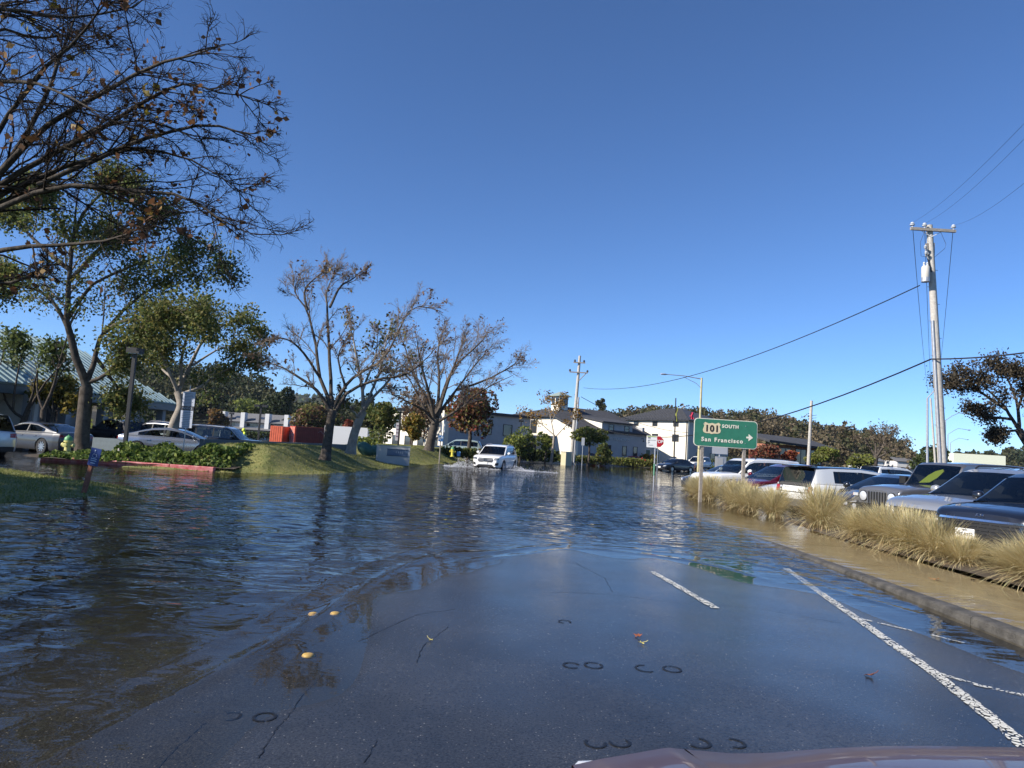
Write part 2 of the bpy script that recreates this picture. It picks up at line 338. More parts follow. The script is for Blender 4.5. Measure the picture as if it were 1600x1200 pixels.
# water
def water_mat():
    m = bpy.data.materials.new('flood_water'); m.use_nodes = True; N = m.node_tree.nodes; L = m.node_tree.links; N.remove(N['Principled BSDF'])
    tc = N.new('ShaderNodeTexCoord'); at_ = N.new('ShaderNodeAttribute'); at_.attribute_name = 'ripple'
    def noise(sc, d, r, sx, sy, rot=0, dist=0):
        mp = N.new('ShaderNodeMapping'); mp.inputs['Scale'].default_value = (sx, sy, 1); mp.inputs['Rotation'].default_value = (0, 0, rot)
        n = N.new('ShaderNodeTexNoise'); n.inputs['Scale'].default_value = sc; n.inputs['Detail'].default_value = d; n.inputs['Roughness'].default_value = r; n.inputs['Distortion'].default_value = dist
        L.new(tc.outputs['Object'], mp.inputs[0]); L.new(mp.outputs[0], n.inputs['Vector']); return n
    a = noise(2.3, 2, .5, .45, 1, .2, .8); b = noise(6.0, 2, .5, .55, 1, -.25, .6); c = noise(.35, 2, .5, 1, 1)
    m1 = N.new('ShaderNodeMath'); m1.operation = 'MULTIPLY_ADD'; m1.inputs[1].default_value = .34; L.new(b.outputs[0], m1.inputs[0]); L.new(a.outputs[0], m1.inputs[2])
    pt = N.new('ShaderNodeMapRange'); pt.inputs[1].default_value = .3; pt.inputs[2].default_value = .7; pt.inputs[3].default_value = .25; pt.inputs[4].default_value = 1.25; L.new(c.outputs[0], pt.inputs[0])
    m2 = N.new('ShaderNodeMath'); m2.operation = 'MULTIPLY'; L.new(at_.outputs['Fac'], m2.inputs[0]); L.new(pt.outputs[0], m2.inputs[1])
    bp = N.new('ShaderNodeBump'); bp.inputs['Distance'].default_value = .10; L.new(m2.outputs[0], bp.inputs['Strength']); L.new(m1.outputs[0], bp.inputs['Height'])
    f0 = N.new('ShaderNodeFresnel'); f0.inputs[0].default_value = 1.34; L.new(bp.outputs[0], f0.inputs['Normal'])
    gb = N.new('ShaderNodeNewGeometry'); fb = N.new('ShaderNodeMath'); fb.operation = 'SUBTRACT'; fb.inputs[0].default_value = 1; L.new(gb.outputs['Backfacing'], fb.inputs[1])   # light coming up from the bed is not totally reflected: the sheet does not refract
    f = N.new('ShaderNodeMath'); f.operation = 'MULTIPLY'; L.new(f0.outputs[0], f.inputs[0]); L.new(fb.outputs[0], f.inputs[1])
    g = N.new('ShaderNodeBsdfGlossy'); g.inputs['Roughness'].default_value = .02; L.new(bp.outputs[0], g.inputs['Normal'])
    mk = N.new('ShaderNodeAttribute'); mk.attribute_name = 'depth'; tm = N.new('ShaderNodeMix'); tm.data_type = 'RGBA'; tm.inputs[6].default_value = (.88, .85, .77, 1); tm.inputs[7].default_value = (.30, .28, .24, 1); L.new(mk.outputs['Fac'], tm.inputs[0])   # silty water swallows light with depth
    t = N.new('ShaderNodeBsdfTransparent'); L.new(tm.outputs[2], t.inputs[0])
    mx = N.new('ShaderNodeMixShader'); L.new(f.outputs[0], mx.inputs[0]); L.new(t.outputs[0], mx.inputs[1]); L.new(g.outputs[0], mx.inputs[2]); L.new(mx.outputs[0], N['Material Output'].inputs[0])
    return m
M_water = water_mat()
def graded(lo, a, b, hi, fine, n0, n1):
    return np.unique(np.concatenate([lo - (lo - a) * (1 - np.linspace(1, 0, n0) ** 2), np.arange(a, b, fine), b + (hi - b) * np.linspace(0, 1, n1) ** 2]))
wx = np.unique(np.concatenate([np.linspace(-95, -9, 40), np.arange(-9, -4, .08), np.arange(-4, 5.0, .04), np.linspace(5.0, 46, 60)]))
wy = np.unique(np.concatenate([np.arange(2.0, 14, .04), np.arange(14, 17, .08), np.linspace(17, 40, 120), np.linspace(40, 150, 80)]))
X, Y = np.meshgrid(wx, wy)
onroad = sstep(-9.2, -8.4, X) * (1 - sstep(4.7, 5.0, X))
dep = np.where((X > -8.8) & (X < 5), -road_z(X, Y), .1)
rng = np.random.default_rng(5)
Z = np.zeros_like(X)
# gentle wake trains running in to the edge of the flood
edge = np.sqrt(((X - 1.5) / 2.85) ** 2 + (np.maximum(0, Y - 2) / 8.8) ** 2)          # 1 at the waterline
grd = np.sqrt(((X - 1.5) / 2.85 ** 2) ** 2 + (np.maximum(0, Y - 2) / 8.8 ** 2) ** 2) / np.maximum(edge, .05)
s_ = (edge - 1) / np.maximum(grd, .03)                                                # metres out from the waterline
wob = .35 * np.sin(1.3 * X + .7 * Y) + .25 * np.sin(2.9 * X - 1.1 * Y)
near = sstep(0.0, .12, s_) * (1 - sstep(16, 26, Y)) * onroad
for s0, wd_, am, ph in ((.28, .07, .006, .3), (.62, .08, .009, 1.7), (1.0, .07, .006, 2.9), (1.45, .10, .010, 4.4), (2.1, .12, .008, 5.8), (2.9, .14, .008, .9)):
    brk = sstep(-.5, .6, np.sin(.9 * X + 1.1 * ph) + .7 * np.sin(2.3 * X - .6 * Y + 2 * ph))
    Z += near * brk * am * np.exp(-((s_ - s0 + .22 * wob + .06 * np.sin(4 * X + ph)) / wd_) ** 2)
Z += near * .0035 * np.sin(9 * s_ + 2.2 * wob) * sstep(.8, 2.5, s_)
for k_ in range(9):
    an = rng.uniform(-.9, .9) + (0 if k_ < 6 else 1.2); kx_, ky_ = math.sin(an), math.cos(an); wlth = rng.uniform(.35, 1.1); ph = rng.uniform(0, 6.28)
    Z += near * sstep(.3, 3, s_) * .0022 * wlth * np.sin((kx_ * X + ky_ * Y) * 6.283 / wlth + ph + 1.2 * wob)
V = np.stack([X, Y, Z], -1).reshape(-1, 3); n, k = X.shape; i, j = np.meshgrid(np.arange(n - 1), np.arange(k - 1), indexing='ij'); a = (i * k + j).ravel()
F = np.stack([a, a + 1, a + k + 1, a + k], 1)
wo = np_mesh('flood_water', V, F, M_water, smooth=180); tag(wo, kind='structure')
rip = np.where(onroad > .5, .04 + .96 * (.25 + .75 * sstep(5, 20, Y)) * sstep(.05, 2.0, s_), .5)
rip = np.where(X > 5.0, np.where(X < 8.3, .10 + .5 * sstep(16, 30, Y), .25), rip)
rip = np.where((X < -8.4), .35 + .3 * sstep(60, 90, Y), rip)
at_ = wo.data.attributes.new('ripple', 'FLOAT', 'POINT'); at_.data.foreach_set('value', rip.ravel().astype(np.float32))
dp = np.where((X > -8.9) & (X < 4.85), sstep(.0, .16, -road_z(X, Y)), .8)
dp = np.where(X >= 4.85, np.where(X < 8.4, sstep(14, 27, Y), .7), dp)
dp = np.where((X < -7.5) & (Y < 24), np.maximum(dp * .0 + sstep(-.1, .8, -lawn_d(X, Y)), .0), dp)
at_ = wo.data.attributes.new('depth', 'FLOAT', 'POINT'); at_.data.foreach_set('value', dp.ravel().astype(np.float32))
# ================================================================ trees and plants
M_bark_d = mat('bark_dark', (.045, .037, .030), .95, spec=.2, col2=(.115, .096, .08), scale=6, bump=.8, bscale=22)
M_bark_s = mat('bark_sycamore', (.022, .018, .015), .95, spec=.2, col2=(.085, .072, .06), scale=5, bump=.9, bscale=22)
M_bark_m = mat('bark_mid', (.11, .09, .07), .9, col2=(.20, .17, .14), scale=5, bump=.9, bscale=16)
M_bark_l = mat('bark_pale', (.20, .17, .14), .9, col2=(.36, .32, .27), scale=4, bump=.6, bscale=18)
M_twig = mat('twig_bark', (.15, .115, .092), .95, spec=.2, col2=(.27, .225, .185), scale=3)
M_twig_d = mat('twig_bark_dark', (.014, .011, .009), .95, col2=(.038, .030, .024), scale=3, spec=.1)
LF = dict(
    olive=leafmat('leaf_olive', (.075, .095, .026), (.19, .185, .055), .48, (.30, .25, .08)),
    green=leafmat('leaf_green', (.055, .090, .026), (.150, .180, .055), .48),
    lime=leafmat('leaf_lime', (.15, .19, .035), (.32, .34, .085), .5),
    yellow=leafmat('leaf_yellow', (.13, .12, .02), (.30, .22, .03), .4),
    orange=leafmat('leaf_orange', (.16, .085, .018), (.33, .19, .04), .4, (.10, .11, .03)),
    brown=leafmat('leaf_brown', (.075, .035, .018), (.20, .10, .045), .3, (.30, .20, .05)),
    rust=leafmat('leaf_rust', (.10, .05, .028), (.22, .13, .075), .3),
    red=leafmat('leaf_red', (.13, .025, .022), (.26, .075, .045), .3, (.20, .13, .05)),
    flame=leafmat('leaf_flame', (.24, .045, .018), (.42, .13, .04), .35),
    dark=leafmat('leaf_dark', (.014, .026, .010), (.045, .060, .022), .2),
    hill=leafmat('leaf_hill', (.030, .040, .016), (.085, .085, .036), .25, (.12, .10, .05)),
    hillb=leafmat('leaf_hill_brown', (.08, .066, .04), (.19, .15, .09), .25),
    acacia=leafmat('leaf_acacia', (.030, .026, .016), (.085, .065, .040), .2),
    ivy=leafmat('leaf_ivy', (.025, .055, .013), (.13, .19, .036), .35, (.34, .38, .10)),
    straw=leafmat('straw', (.50, .40, .19), (.76, .67, .41), .45, (.42, .42, .18)),
    strawb=leafmat('straw_brown', (.40, .29, .15), (.62, .47, .27), .4),
)
def unit(a): return a / np.maximum(np.linalg.norm(a, axis=-1, keepdims=True), 1e-9)
def resample(P, r, n):
    """P (m,3) control points, r (m,) radii -> smooth polyline of n points"""
    P = np.asarray(P, float); r = np.asarray(r, float); m = len(P)
    t = np.linspace(0, m - 1, n); i = np.clip(t.astype(int), 0, m - 2); u = (t - i)[:, None]
    p0 = P[np.clip(i - 1, 0, m - 1)]; p1 = P[i]; p2 = P[i + 1]; p3 = P[np.clip(i + 2, 0, m - 1)]
    Q = .5 * ((2 * p1) + (-p0 + p2) * u + (2 * p0 - 5 * p1 + 4 * p2 - p3) * u ** 2 + (-p0 + 3 * p1 - 3 * p2 + p3) * u ** 3)
    return Q, np.interp(t, np.arange(m), r)
def tubes(P, R, k):
    """P (B,n,3), R (B,n) -> verts, quads"""
    B, n = R.shape; T = np.empty_like(P); T[:, 1:-1] = P[:, 2:] - P[:, :-2]; T[:, 0] = P[:, 1] - P[:, 0]; T[:, -1] = P[:, -1] - P[:, -2]; T = unit(T)
    ref = np.where(np.abs(T[:, :1, 2:3]) < .85, np.array([0, 0, 1.]), np.array([1., 0, 0])); A = unit(np.cross(T, np.broadcast_to(ref, T.shape))); C = np.cross(T, A)
    q = np.arange(k) * 2 * np.pi / k
    V = P[:, :, None] + (A[:, :, None] * np.cos(q)[:, None] + C[:, :, None] * np.sin(q)[:, None]) * R[:, :, None, None]
    b, i, j = np.meshgrid(np.arange(B), np.arange(n - 1), np.arange(k), indexing='ij'); a0 = (b * n + i) * k; j2 = (j + 1) % k
    F = np.stack([a0 + j, a0 + j2, a0 + k + j2, a0 + k + j], -1).reshape(-1, 4)
    return V.reshape(-1, 3), F
def sprout(P, R, m, lr, ang, up, n, rng, wob=.12, t0=.2, rr=.55, absL=None, bias=None, rmin=.0):
    B, np_, _ = P.shape; Lp = np.linalg.norm(P[:, 1:] - P[:, :-1], axis=2).sum(1)
    t = rng.uniform(t0, 1, (B, m)) ** .85; f = t * (np_ - 1); i = np.clip(f.astype(int), 0, np_ - 2); u = f - i; bi = np.arange(B)[:, None]
    S = P[bi, i] * (1 - u[..., None]) + P[bi, i + 1] * u[..., None]; T = unit(P[bi, i + 1] - P[bi, i]); r = R[bi, i] * (1 - u) + R[bi, i + 1] * u
    rnd = rng.normal(size=T.shape); perp = unit(rnd - (rnd * T).sum(-1, keepdims=True) * T)
    a = np.radians(rng.normal(ang, ang * .3, (B, m)))[..., None]; D = unit(T * np.cos(a) + perp * np.sin(a) + np.array([0, 0, up]) + (0 if bias is None else np.array(bias)))
    Ln = (absL if absL else lr * Lp[:, None]) * rng.uniform(.55, 1.25, (B, m)) * (1.1 - .55 * t)
    S = S.reshape(-1, 3); D = D.reshape(-1, 3); Ln = Ln.reshape(-1); r = np.maximum(r.reshape(-1) * rr, rmin)
    st = (Ln / (n - 1))[:, None]; Q = [S]; d = D
    for q in range(n - 1):
        d = unit(d + rng.normal(0, wob, d.shape) + np.array([0, 0, up * .25])); Q.append(Q[-1] + d * st)
    Q = np.stack(Q, 1); RR = r[:, None] * np.linspace(1, .35, n)[None]
    return Q, RR
def leaves(pts, n, size, rng, jit=.1, asp=.6, droop=.0):
    i = rng.integers(0, len(pts), n); c = pts[i] + rng.normal(0, jit, (n, 3)); s = size * rng.uniform(.55, 1.3, (n, 1))
    u = unit(rng.normal(size=(n, 3)) + np.array([0, 0, -droop])); w = unit(np.cross(u, rng.normal(size=(n, 3)))); nn = np.cross(u, w) * s * .18
    V = np.stack([c - u * s, c + w * s * asp + nn, c + u * s, c - w * s * asp + nn], 1).reshape(-1, 3)
    return V, np.arange(len(V)).reshape(-1, 4)
def merge(parts):
    V = []; F = []; o = 0
    for v, f in parts: V.append(v); F.append(f + o); o += len(v)
    return np.concatenate(V), np.concatenate(F)
def px_limb(pts, Y, base, rng, dy=1.5, k0=0.0):
    """limb control points given as photo pixels at depth Y; a depth offset grows along the limb so the crown is round"""
    d = rng.uniform(-1, 1) * dy; out = []
    for q, (x, y) in enumerate(pts): out.append(np.array(at(x, y, Y + d * q / max(1, len(pts) - 1) + k0)) - np.array(base))
    return np.array(out)
def tree(name, label, base, trunk, limbs, levels, seed, leaf=None, bark=None, twig=None, cat='tree', group=None, extra_limbs=0, crown_name='crown'):
    """trunk: (pts, r0, r1); limbs: list of (pts, r0, r1) in local metres; levels: dicts for sprout; leaf: dict(mat,n,size,jit)"""
    rng = np.random.default_rng(seed); t = thing(name, label, cat, base, 0, group)
    tp, tr = resample(trunk[0], np.linspace(trunk[1], trunk[2], len(trunk[0])), 10)
    tr = tr * (1 + .35 * np.exp(-np.arange(10) * .9)); v, f = tubes(tp[None], tr[None], 12); np_mesh('trunk', v, f, bark or M_bark_d, t, 180)
    LP = []; LR = []
    for pts, r0, r1 in limbs:
        q, r = resample(pts, np.linspace(r0, r1, len(pts)), 12); q = q + np.cumsum(rng.normal(0, .012, q.shape), 0) * np.linalg.norm(q[-1] - q[0]) * .35; LP.append(q); LR.append(r)
    P = np.array(LP); R = np.array(LR); v, f = tubes(P, R, 7); np_mesh('limbs', v, f, bark or M_bark_d, t, 180)
    parts = []; tips = P[:, 5:].reshape(-1, 3)
    for q, lv in enumerate(levels):
        k = lv.pop('k', 4); P, R = sprout(P, R, rng=rng, **lv); lv['k'] = k; parts.append(tubes(P, R, k)); tips = P[:, 1:].reshape(-1, 3)
    v, f = merge(parts); tag(np_mesh('twigs', v, f, twig or M_twig, t, 180), kind='stuff')
    if leaf:
        L_ = leaf if isinstance(leaf, list) else [leaf]
        for q, lf in enumerate(L_):
            pt = tips
            if 'where' in lf: pt = tips[lf['where'](tips + np.array(base))]
            if len(pt) == 0: continue
            if 'clump' in lf: ci = rng.integers(0, len(pt), lf['clump']); pt = pt[ci]
            v, f = leaves(pt, lf['n'], lf['size'], rng, lf.get('jit', .12), lf.get('asp', .6), lf.get('droop', 0)); tag(np_mesh(crown_name if q == 0 else 'leaf_clusters', v, f, LF[lf['mat']], t), kind='stuff')
    return t
def pxtree(name, label, basepx, Y, trunkpx, limbpx, r, levels, seed, zb=None, dy=1.5, **kw):
    rng = np.random.default_rng(seed + 100); b = at(basepx[0], basepx[1], Y)
    if zb is not None: b.z = zb
    tk = px_limb([basepx] + trunkpx, Y, b, rng, 0); tk[0] = (0, 0, -.15)
    lm = []
    for l in limbpx:
        w = l[0]; lm.append((px_limb(l[1], Y, b, rng, dy), r * w * .72, r * w * .07))
    return tree(name, label, b, (tk, r, r * .8), lm, levels, seed, **kw)

# 1. the near sycamore whose boughs reach in from the left
pxtree('sycamore_tree', 'near bare sycamore reaching in from the left edge with few brown leaves', (-175, 800), 12.0,
       [(-170, 650), (-150, 520), (-130, 430)],
       [(.50, [(-130, 440), (-60, 410), (20, 388), (110, 378), (200, 366), (262, 330)]),
        (.62, [(-130, 430), (-50, 330), (20, 280), (90, 240), (160, 205), (240, 195), (320, 235)]),
        (.55, [(-130, 430), (-40, 330), (40, 290), (120, 262), (210, 240), (300, 262), (372, 310)]),
        (.55, [(-110, 420), (-20, 300), (50, 195), (85, 110), (110, 40), (120, -60)]),
        (.48, [(-140, 400), (-70, 170), (-20, 140), (50, 140), (105, 160), (150, 185)]),
        (.50, [(-150, 380), (-90, 60), (-30, 8), (60, 22), (130, 30), (220, 12), (260, -30)]),
        (.42, [(-150, 380), (-80, 120), (-10, 50), (60, 66), (120, 62), (170, 95)]),
        (.50, [(-120, 425), (-20, 330), (80, 285), (180, 283), (270, 292), (330, 330), (385, 350)]),
        (.55, [(-130, 410), (0, 270), (70, 205), (150, 150), (230, 105), (300, 80), (345, 70)]),
        (.42, [(60, 245), (140, 205), (215, 155), (270, 130), (330, 140), (398, 152)]),
        (.40, [(-60, 400), (0, 320), (60, 295), (130, 290), (210, 320), (290, 335), (360, 320)]),
        (.46, [(-130, 400), (-30, 240), (50, 120), (130, 40), (190, -20)]),
        (.40, [(-130, 430), (-60, 430), (10, 440), (60, 420), (95, 400)]),
        (.40, [(60, 290), (160, 250), (250, 215), (340, 200), (400, 215), (420, 214)])],
       .165, [dict(m=17, lr=.27, ang=40, up=.03, n=8, t0=.12, rr=.45, k=5, bias=(.12, 0, 0), wob=.15, rmin=.011), dict(m=10, lr=.45, ang=40, up=.02, n=6, t0=.1, rr=.5, k=4, wob=.18, rmin=.0065, bias=(.06, 0, 0)),
             dict(m=4, lr=.75, ang=46, up=.0, n=6, t0=.1, rr=.6, k=3, wob=.32, rmin=.0038)], 11, zb=.15, dy=2.6,
       bark=M_bark_s, twig=M_twig_d, leaf=[dict(mat='brown', n=900, size=.062, jit=.12, clump=110, asp=.75), dict(mat='yellow', n=40, size=.075, jit=.09, clump=8, asp=.75)])
# 2. the tall half-evergreen tree in the ivy bed
lv_leafy = lambda m1=9, m2=6, m3=3: [dict(m=m1, lr=.29, ang=42, up=.07, n=6, t0=.25, rr=.45, k=5), dict(m=m2, lr=.42, ang=42, up=.02, n=5, t0=.15, rr=.5, k=3, wob=.17, rmin=.006),
                                   dict(m=m3, lr=.5, ang=45, up=-.04, n=4, t0=.2, rr=.6, k=3, wob=.2, rmin=.004)]
pxtree('shade_tree', 'tall tree with thin olive leaves and thick trunk in the ivy bed', (131, 722), 28.5, [(128, 690), (131, 650), (135, 605)],
       [(.85, [(135, 605), (118, 560), (105, 510), (103, 460), (108, 410), (112, 350), (118, 290)]), (.6, [(135, 600), (148, 565), (162, 520), (205, 470), (262, 432), (322, 402)]),
        (.42, [(104, 510), (80, 470), (48, 452), (10, 440), (-20, 442)]), (.5, [(106, 440), (150, 395), (200, 350), (258, 330)]), (.5, [(108, 420), (62, 380), (20, 340), (-20, 320)]),
        (.45, [(138, 598), (172, 580), (195, 545), (235, 520)]), (.45, [(110, 400), (130, 340), (170, 300), (215, 285)]), (.4, [(110, 380), (80, 320), (50, 300)]), (.45, [(165, 520), (200, 500), (250, 500), (290, 470)]),
        (.4, [(150, 560), (190, 620), (200, 640)]), (.4, [(105, 500), (140, 450), (200, 420), (270, 400), (330, 430)])],
       .29, lv_leafy(12, 8, 4), 21, zb=.1, dy=3.2, bark=M_bark_d,
       leaf=[dict(mat='olive', n=24000, size=.072, jit=.26, clump=2600), dict(mat='green', n=15000, size=.075, jit=.28, clump=1100)])
# 3. leaning tree behind the silver saloon
pxtree('shade_tree', 'leaning pale trunk tree with green crown behind the silver saloon', (264, 700), 38, [(270, 668), (283, 635), (278, 612)],
       [(.7, [(278, 612), (296, 575), (318, 535), (352, 508), (388, 500)]), (.6, [(280, 618), (312, 606), (350, 580), (398, 560)]), (.6, [(278, 612), (262, 575), (250, 540), (258, 495)]), (.55, [(282, 600), (285, 560), (300, 510), (318, 480)]), (.4, [(300, 570), (340, 545), (400, 525)]), (.4, [(268, 590), (240, 560), (222, 530)])],
       .26, lv_leafy(11, 7, 3), 31, zb=0, dy=2.5, bark=M_bark_l, leaf=[dict(mat='olive', n=7500, size=.09, jit=.26, clump=900), dict(mat='green', n=5000, size=.09, jit=.28, clump=500)])
# 4/5. small trees before the teal roofed building
pxtree('street_tree', 'small bare forked tree nearest the cream gable at the left edge', (28, 700), 38, [(33, 670), (44, 640)],
       [(.7, [(38, 655), (20, 640), (5, 610), (0, 570), (10, 530)]), (.7, [(42, 642), (52, 615), (58, 585), (66, 550)]), (.6, [(44, 640), (70, 600), (95, 570), (105, 540)]), (.5, [(20, 640), (25, 590), (35, 550), (30, 520)])],
       .17, lv_leafy(7, 5, 3), 41, zb=0, dy=1.5, leaf=[dict(mat='green', n=2200, size=.11, jit=.25, clump=130, where=lambda p: p[:, 2] > 4.2)])
pxtree('street_tree', 'small bare tree with one long slanting limb beside the dark saloon', (64, 698), 37, [(66, 668), (68, 640)],
       [(.8, [(68, 642), (84, 605), (92, 570), (104, 530), (112, 500)]), (.6, [(68, 642), (58, 612), (58, 580), (50, 550)]), (.4, [(84, 605), (100, 575), (118, 550)])],
       .17, lv_leafy(7, 5, 2), 42, zb=0, dy=1.2)
pxtree('street_tree', 'small yellowing bushy tree under the teal roof eaves', (80, 700), 39, [(80, 670), (82, 650)],
       [(.7, [(82, 650), (95, 620), (110, 600)]), (.7, [(82, 650), (70, 625), (62, 610)]), (.7, [(82, 645), (85, 620), (92, 595)]), (.6, [(84, 645), (110, 630), (128, 620)])],
       .12, lv_leafy(8, 5, 3), 43, zb=0, dy=1.5, leaf=[dict(mat='yellow', n=1700, size=.12, jit=.2), dict(mat='olive', n=1700, size=.12, jit=.2)])
# 6. trees on the berm
lv_bare = lambda m1=9, m2=7, m3=4, b=(.10, 0, .0): [dict(m=m1 + 7, lr=.32, ang=36, up=.10, n=6, t0=.2, rr=.42, k=5, bias=b, wob=.15, rmin=.016), dict(m=m2 + 5, lr=.45, ang=38, up=.06, n=5, t0=.1, rr=.5, k=3, wob=.2, rmin=.010, bias=b),
                                 dict(m=m3 + 3, lr=.62, ang=42, up=.05, n=4, t0=.15, rr=.6, k=3, wob=.26, rmin=.0065, bias=b)]
pxtree('sycamore_tree', 'dark trunked bare sycamore with windswept top nearest the water on the berm', (508, 715), 30, [(512, 690), (516, 660), (520, 640)],
       [(.62, [(518, 648), (498, 612), (470, 590), (440, 572), (408, 566)]), (.6, [(518, 640), (500, 585), (492, 530), (480, 485), (462, 455), (470, 432)]), (.62, [(520, 636), (517, 570), (514, 500), (513, 455), (522, 430)]),
        (.55, [(521, 640), (540, 606), (560, 588), (600, 562), (622, 525), (642, 490), (668, 482)]), (.55, [(521, 646), (545, 612), (590, 592), (630, 586), (668, 560), (690, 535)]), (.42, [(500, 590), (470, 545), (440, 528), (412, 532)]),
        (.42, [(515, 480), (530, 450), (552, 436), (562, 426)]), (.4, [(480, 485), (475, 450), (500, 425), (505, 420)]), (.4, [(540, 606), (528, 560), (540, 530)])],
       .21, lv_bare(8, 6, 3), 51, zb=.62, dy=2.0, bark=M_bark_d, leaf=dict(mat='brown', n=420, size=.08, jit=.12, clump=110))
pxtree('sycamore_tree', 'pale mottled bare sycamore standing second on the berm', (548, 704), 34, [(553, 680), (562, 655), (568, 642)],
       [(.6, [(568, 642), (582, 622), (604, 600), (625, 575), (655, 568)]), (.55, [(562, 655), (548, 640), (535, 630), (528, 610)]), (.6, [(568, 640), (566, 600), (560, 560), (552, 520), (545, 500)]), (.5, [(568, 640), (590, 590), (600, 540), (610, 500)]), (.45, [(566, 610), (585, 560), (590, 520)])],
       .22, lv_bare(8, 6, 3), 52, zb=.85, dy=2.0, bark=M_bark_l, leaf=[dict(mat='brown', n=260, size=.09, jit=.12, clump=70), dict(mat='olive', n=700, size=.09, jit=.2, clump=60)])
pxtree('sycamore_tree', 'broad bare sycamore with fan of grey limbs beside the approaching white car', (670, 703), 52, [(675, 680), (681, 655)],
       [(.6, [(679, 662), (662, 640), (645, 605), (622, 570)]), (.6, [(680, 655), (668, 605), (655, 560), (648, 520)]), (.6, [(682, 650), (686, 600), (684, 550), (690, 515)]), (.6, [(683, 650), (700, 600), (718, 550), (728, 515)]),
        (.55, [(684, 652), (715, 610), (748, 570), (778, 535)]), (.5, [(684, 660), (720, 636), (760, 608), (806, 585)]), (.5, [(678, 650), (650, 590), (632, 545), (625, 520)]), (.5, [(684, 645), (704, 580), (750, 535), (760, 520)]), (.45, [(662, 640), (635, 625), (605, 610)]), (.45, [(715, 610), (765, 590), (800, 570), (812, 560)])],
       .33, lv_bare(10, 7, 4, (.12, 0, .05)), 53, zb=1.0, dy=4, bark=M_bark_d, leaf=dict(mat='brown', n=900, size=.10, jit=.16, clump=220))
# crowns of mid distance trees, one builder: blobby leaf volume on a forked trunk
def crown_pts(rng, n, rx, ry, rz, lumps=9):
    c = unit(rng.normal(size=(lumps, 3))) * rng.uniform(.35, .72, (lumps, 1)); r = rng.uniform(.28, .5, lumps); i = rng.integers(0, lumps, n)
    p = c[i] + unit(rng.normal(size=(n, 3))) * (r[i] * rng.uniform(.55, 1, n) ** .5)[:, None]
    return p * np.array([rx, ry, rz])
def leafy(name, label, base, h, rx, rz, mats, n, size, seed, trunk_r=.1, lumps=9, cat='tree', group=None, zc=None, ry=None, parent_trunk=True):
    rng = np.random.default_rng(seed); t = thing(name, label, cat, base, 0, group); zc = zc if zc is not None else h - rz
    if parent_trunk:
        fk = [np.array([[0, 0, -.1], [.04 * rx, 0, zc * .45], [0, .03, max(zc - rz * .4, .1)]])]
        q, r = resample(fk[0], [trunk_r, trunk_r * .8, trunk_r * .6], 7); v, f = tubes(q[None], r[None], 8); np_mesh('trunk', v, f, M_bark_d, t, 180)
        P = []; R = []
        for a in range(7):
            e = unit(rng.normal(size=3) + np.array([0, 0, .5])) * np.array([rx, rx, rz]) * .8 + np.array([0, 0, zc]); q, r = resample([fk[0][-1], (fk[0][-1] + e) / 2 + rng.normal(0, .1, 3) * rx, e], [trunk_r * .5, trunk_r * .3, trunk_r * .1], 6); P.append(q); R.append(r)
        v, f = tubes(np.array(P), np.array(R), 4); np_mesh('limbs', v, f, M_bark_d, t, 180)
    pts = crown_pts(rng, n, rx, ry or rx, rz, lumps) + np.array([0, 0, zc])
    ms = mats if isinstance(mats, (list, tuple)) else [mats]
    for q, m_ in enumerate(ms):
        pp = pts[q::len(ms)]; v, f = leaves(pp, len(pp), size, rng, size * .3, .6); tag(np_mesh('crown' if q == 0 else 'leaf_clusters', v, f, LF[m_], t), kind='stuff')
    return t
def at_ground(x, y, Y, z=0.0):
    p = at(x, y, Y); p.z = z; return p
def LT(label, px, Y, w, top, bot, mats, n, size, seed, z0=.0, name='tree', **kw):
    """leafy tree by its outline in the photo: centre px, crown width in px, top and bottom rows"""
    s = Y / FPX; p = at(px, top, Y); pb = at(px, bot, Y); rx = w * s / 2; rz = max((p.z - pb.z) / 2, .2); b = at(px, bot, Y); b.z = z0
    return leafy(name, label, b, p.z - z0, rx, rz, mats, n, size, seed, **kw)
LT('dense maroon tinged tree left of the approaching white car', 732, 62, 92, 588, 694, ['olive', 'brown', 'red', 'rust'], 5200, .16, 61, .1, lumps=14, trunk_r=.2)
LT('small orange and green tree between monument sign and broad sycamore', 643, 58, 46, 643, 692, ['orange', 'olive', 'yellow'], 1500, .15, 62, .8, lumps=9)
LT('grey green tree behind the monument sign', 594, 64, 60, 622, 700, ['olive', 'green'], 2600, .16, 63, .2, lumps=11)
LT('brown tree behind the two berm trees', 640, 80, 90, 600, 690, ['rust', 'hillb'], 3200, .17, 64, .1, lumps=12)
LT('dark conifer behind the pale sycamore', 572, 95, 50, 605, 690, ['dark', 'hill'], 2200, .22, 65, .0, lumps=9)
LT('round lime green tree beside the white car roof', 812, 70, 54, 669, 714, ['lime', 'green'], 1900, .15, 66, .1, lumps=10)
LT('small lime green tree before the cream gable', 852, 72, 34, 675, 706, ['lime', 'green'], 1100, .14, 67, .1, lumps=8)
LT('wide lime green tree behind the leaning utility pole', 920, 73, 62, 664, 698, ['lime', 'olive'], 2300, .15, 68, .1, lumps=11, trunk_r=.12)
LT('dark green shrub tree right of the utility pole', 941, 72, 30, 690, 724, ['green', 'olive'], 1100, .13, 69, .1, lumps=7, parent_trunk=False)
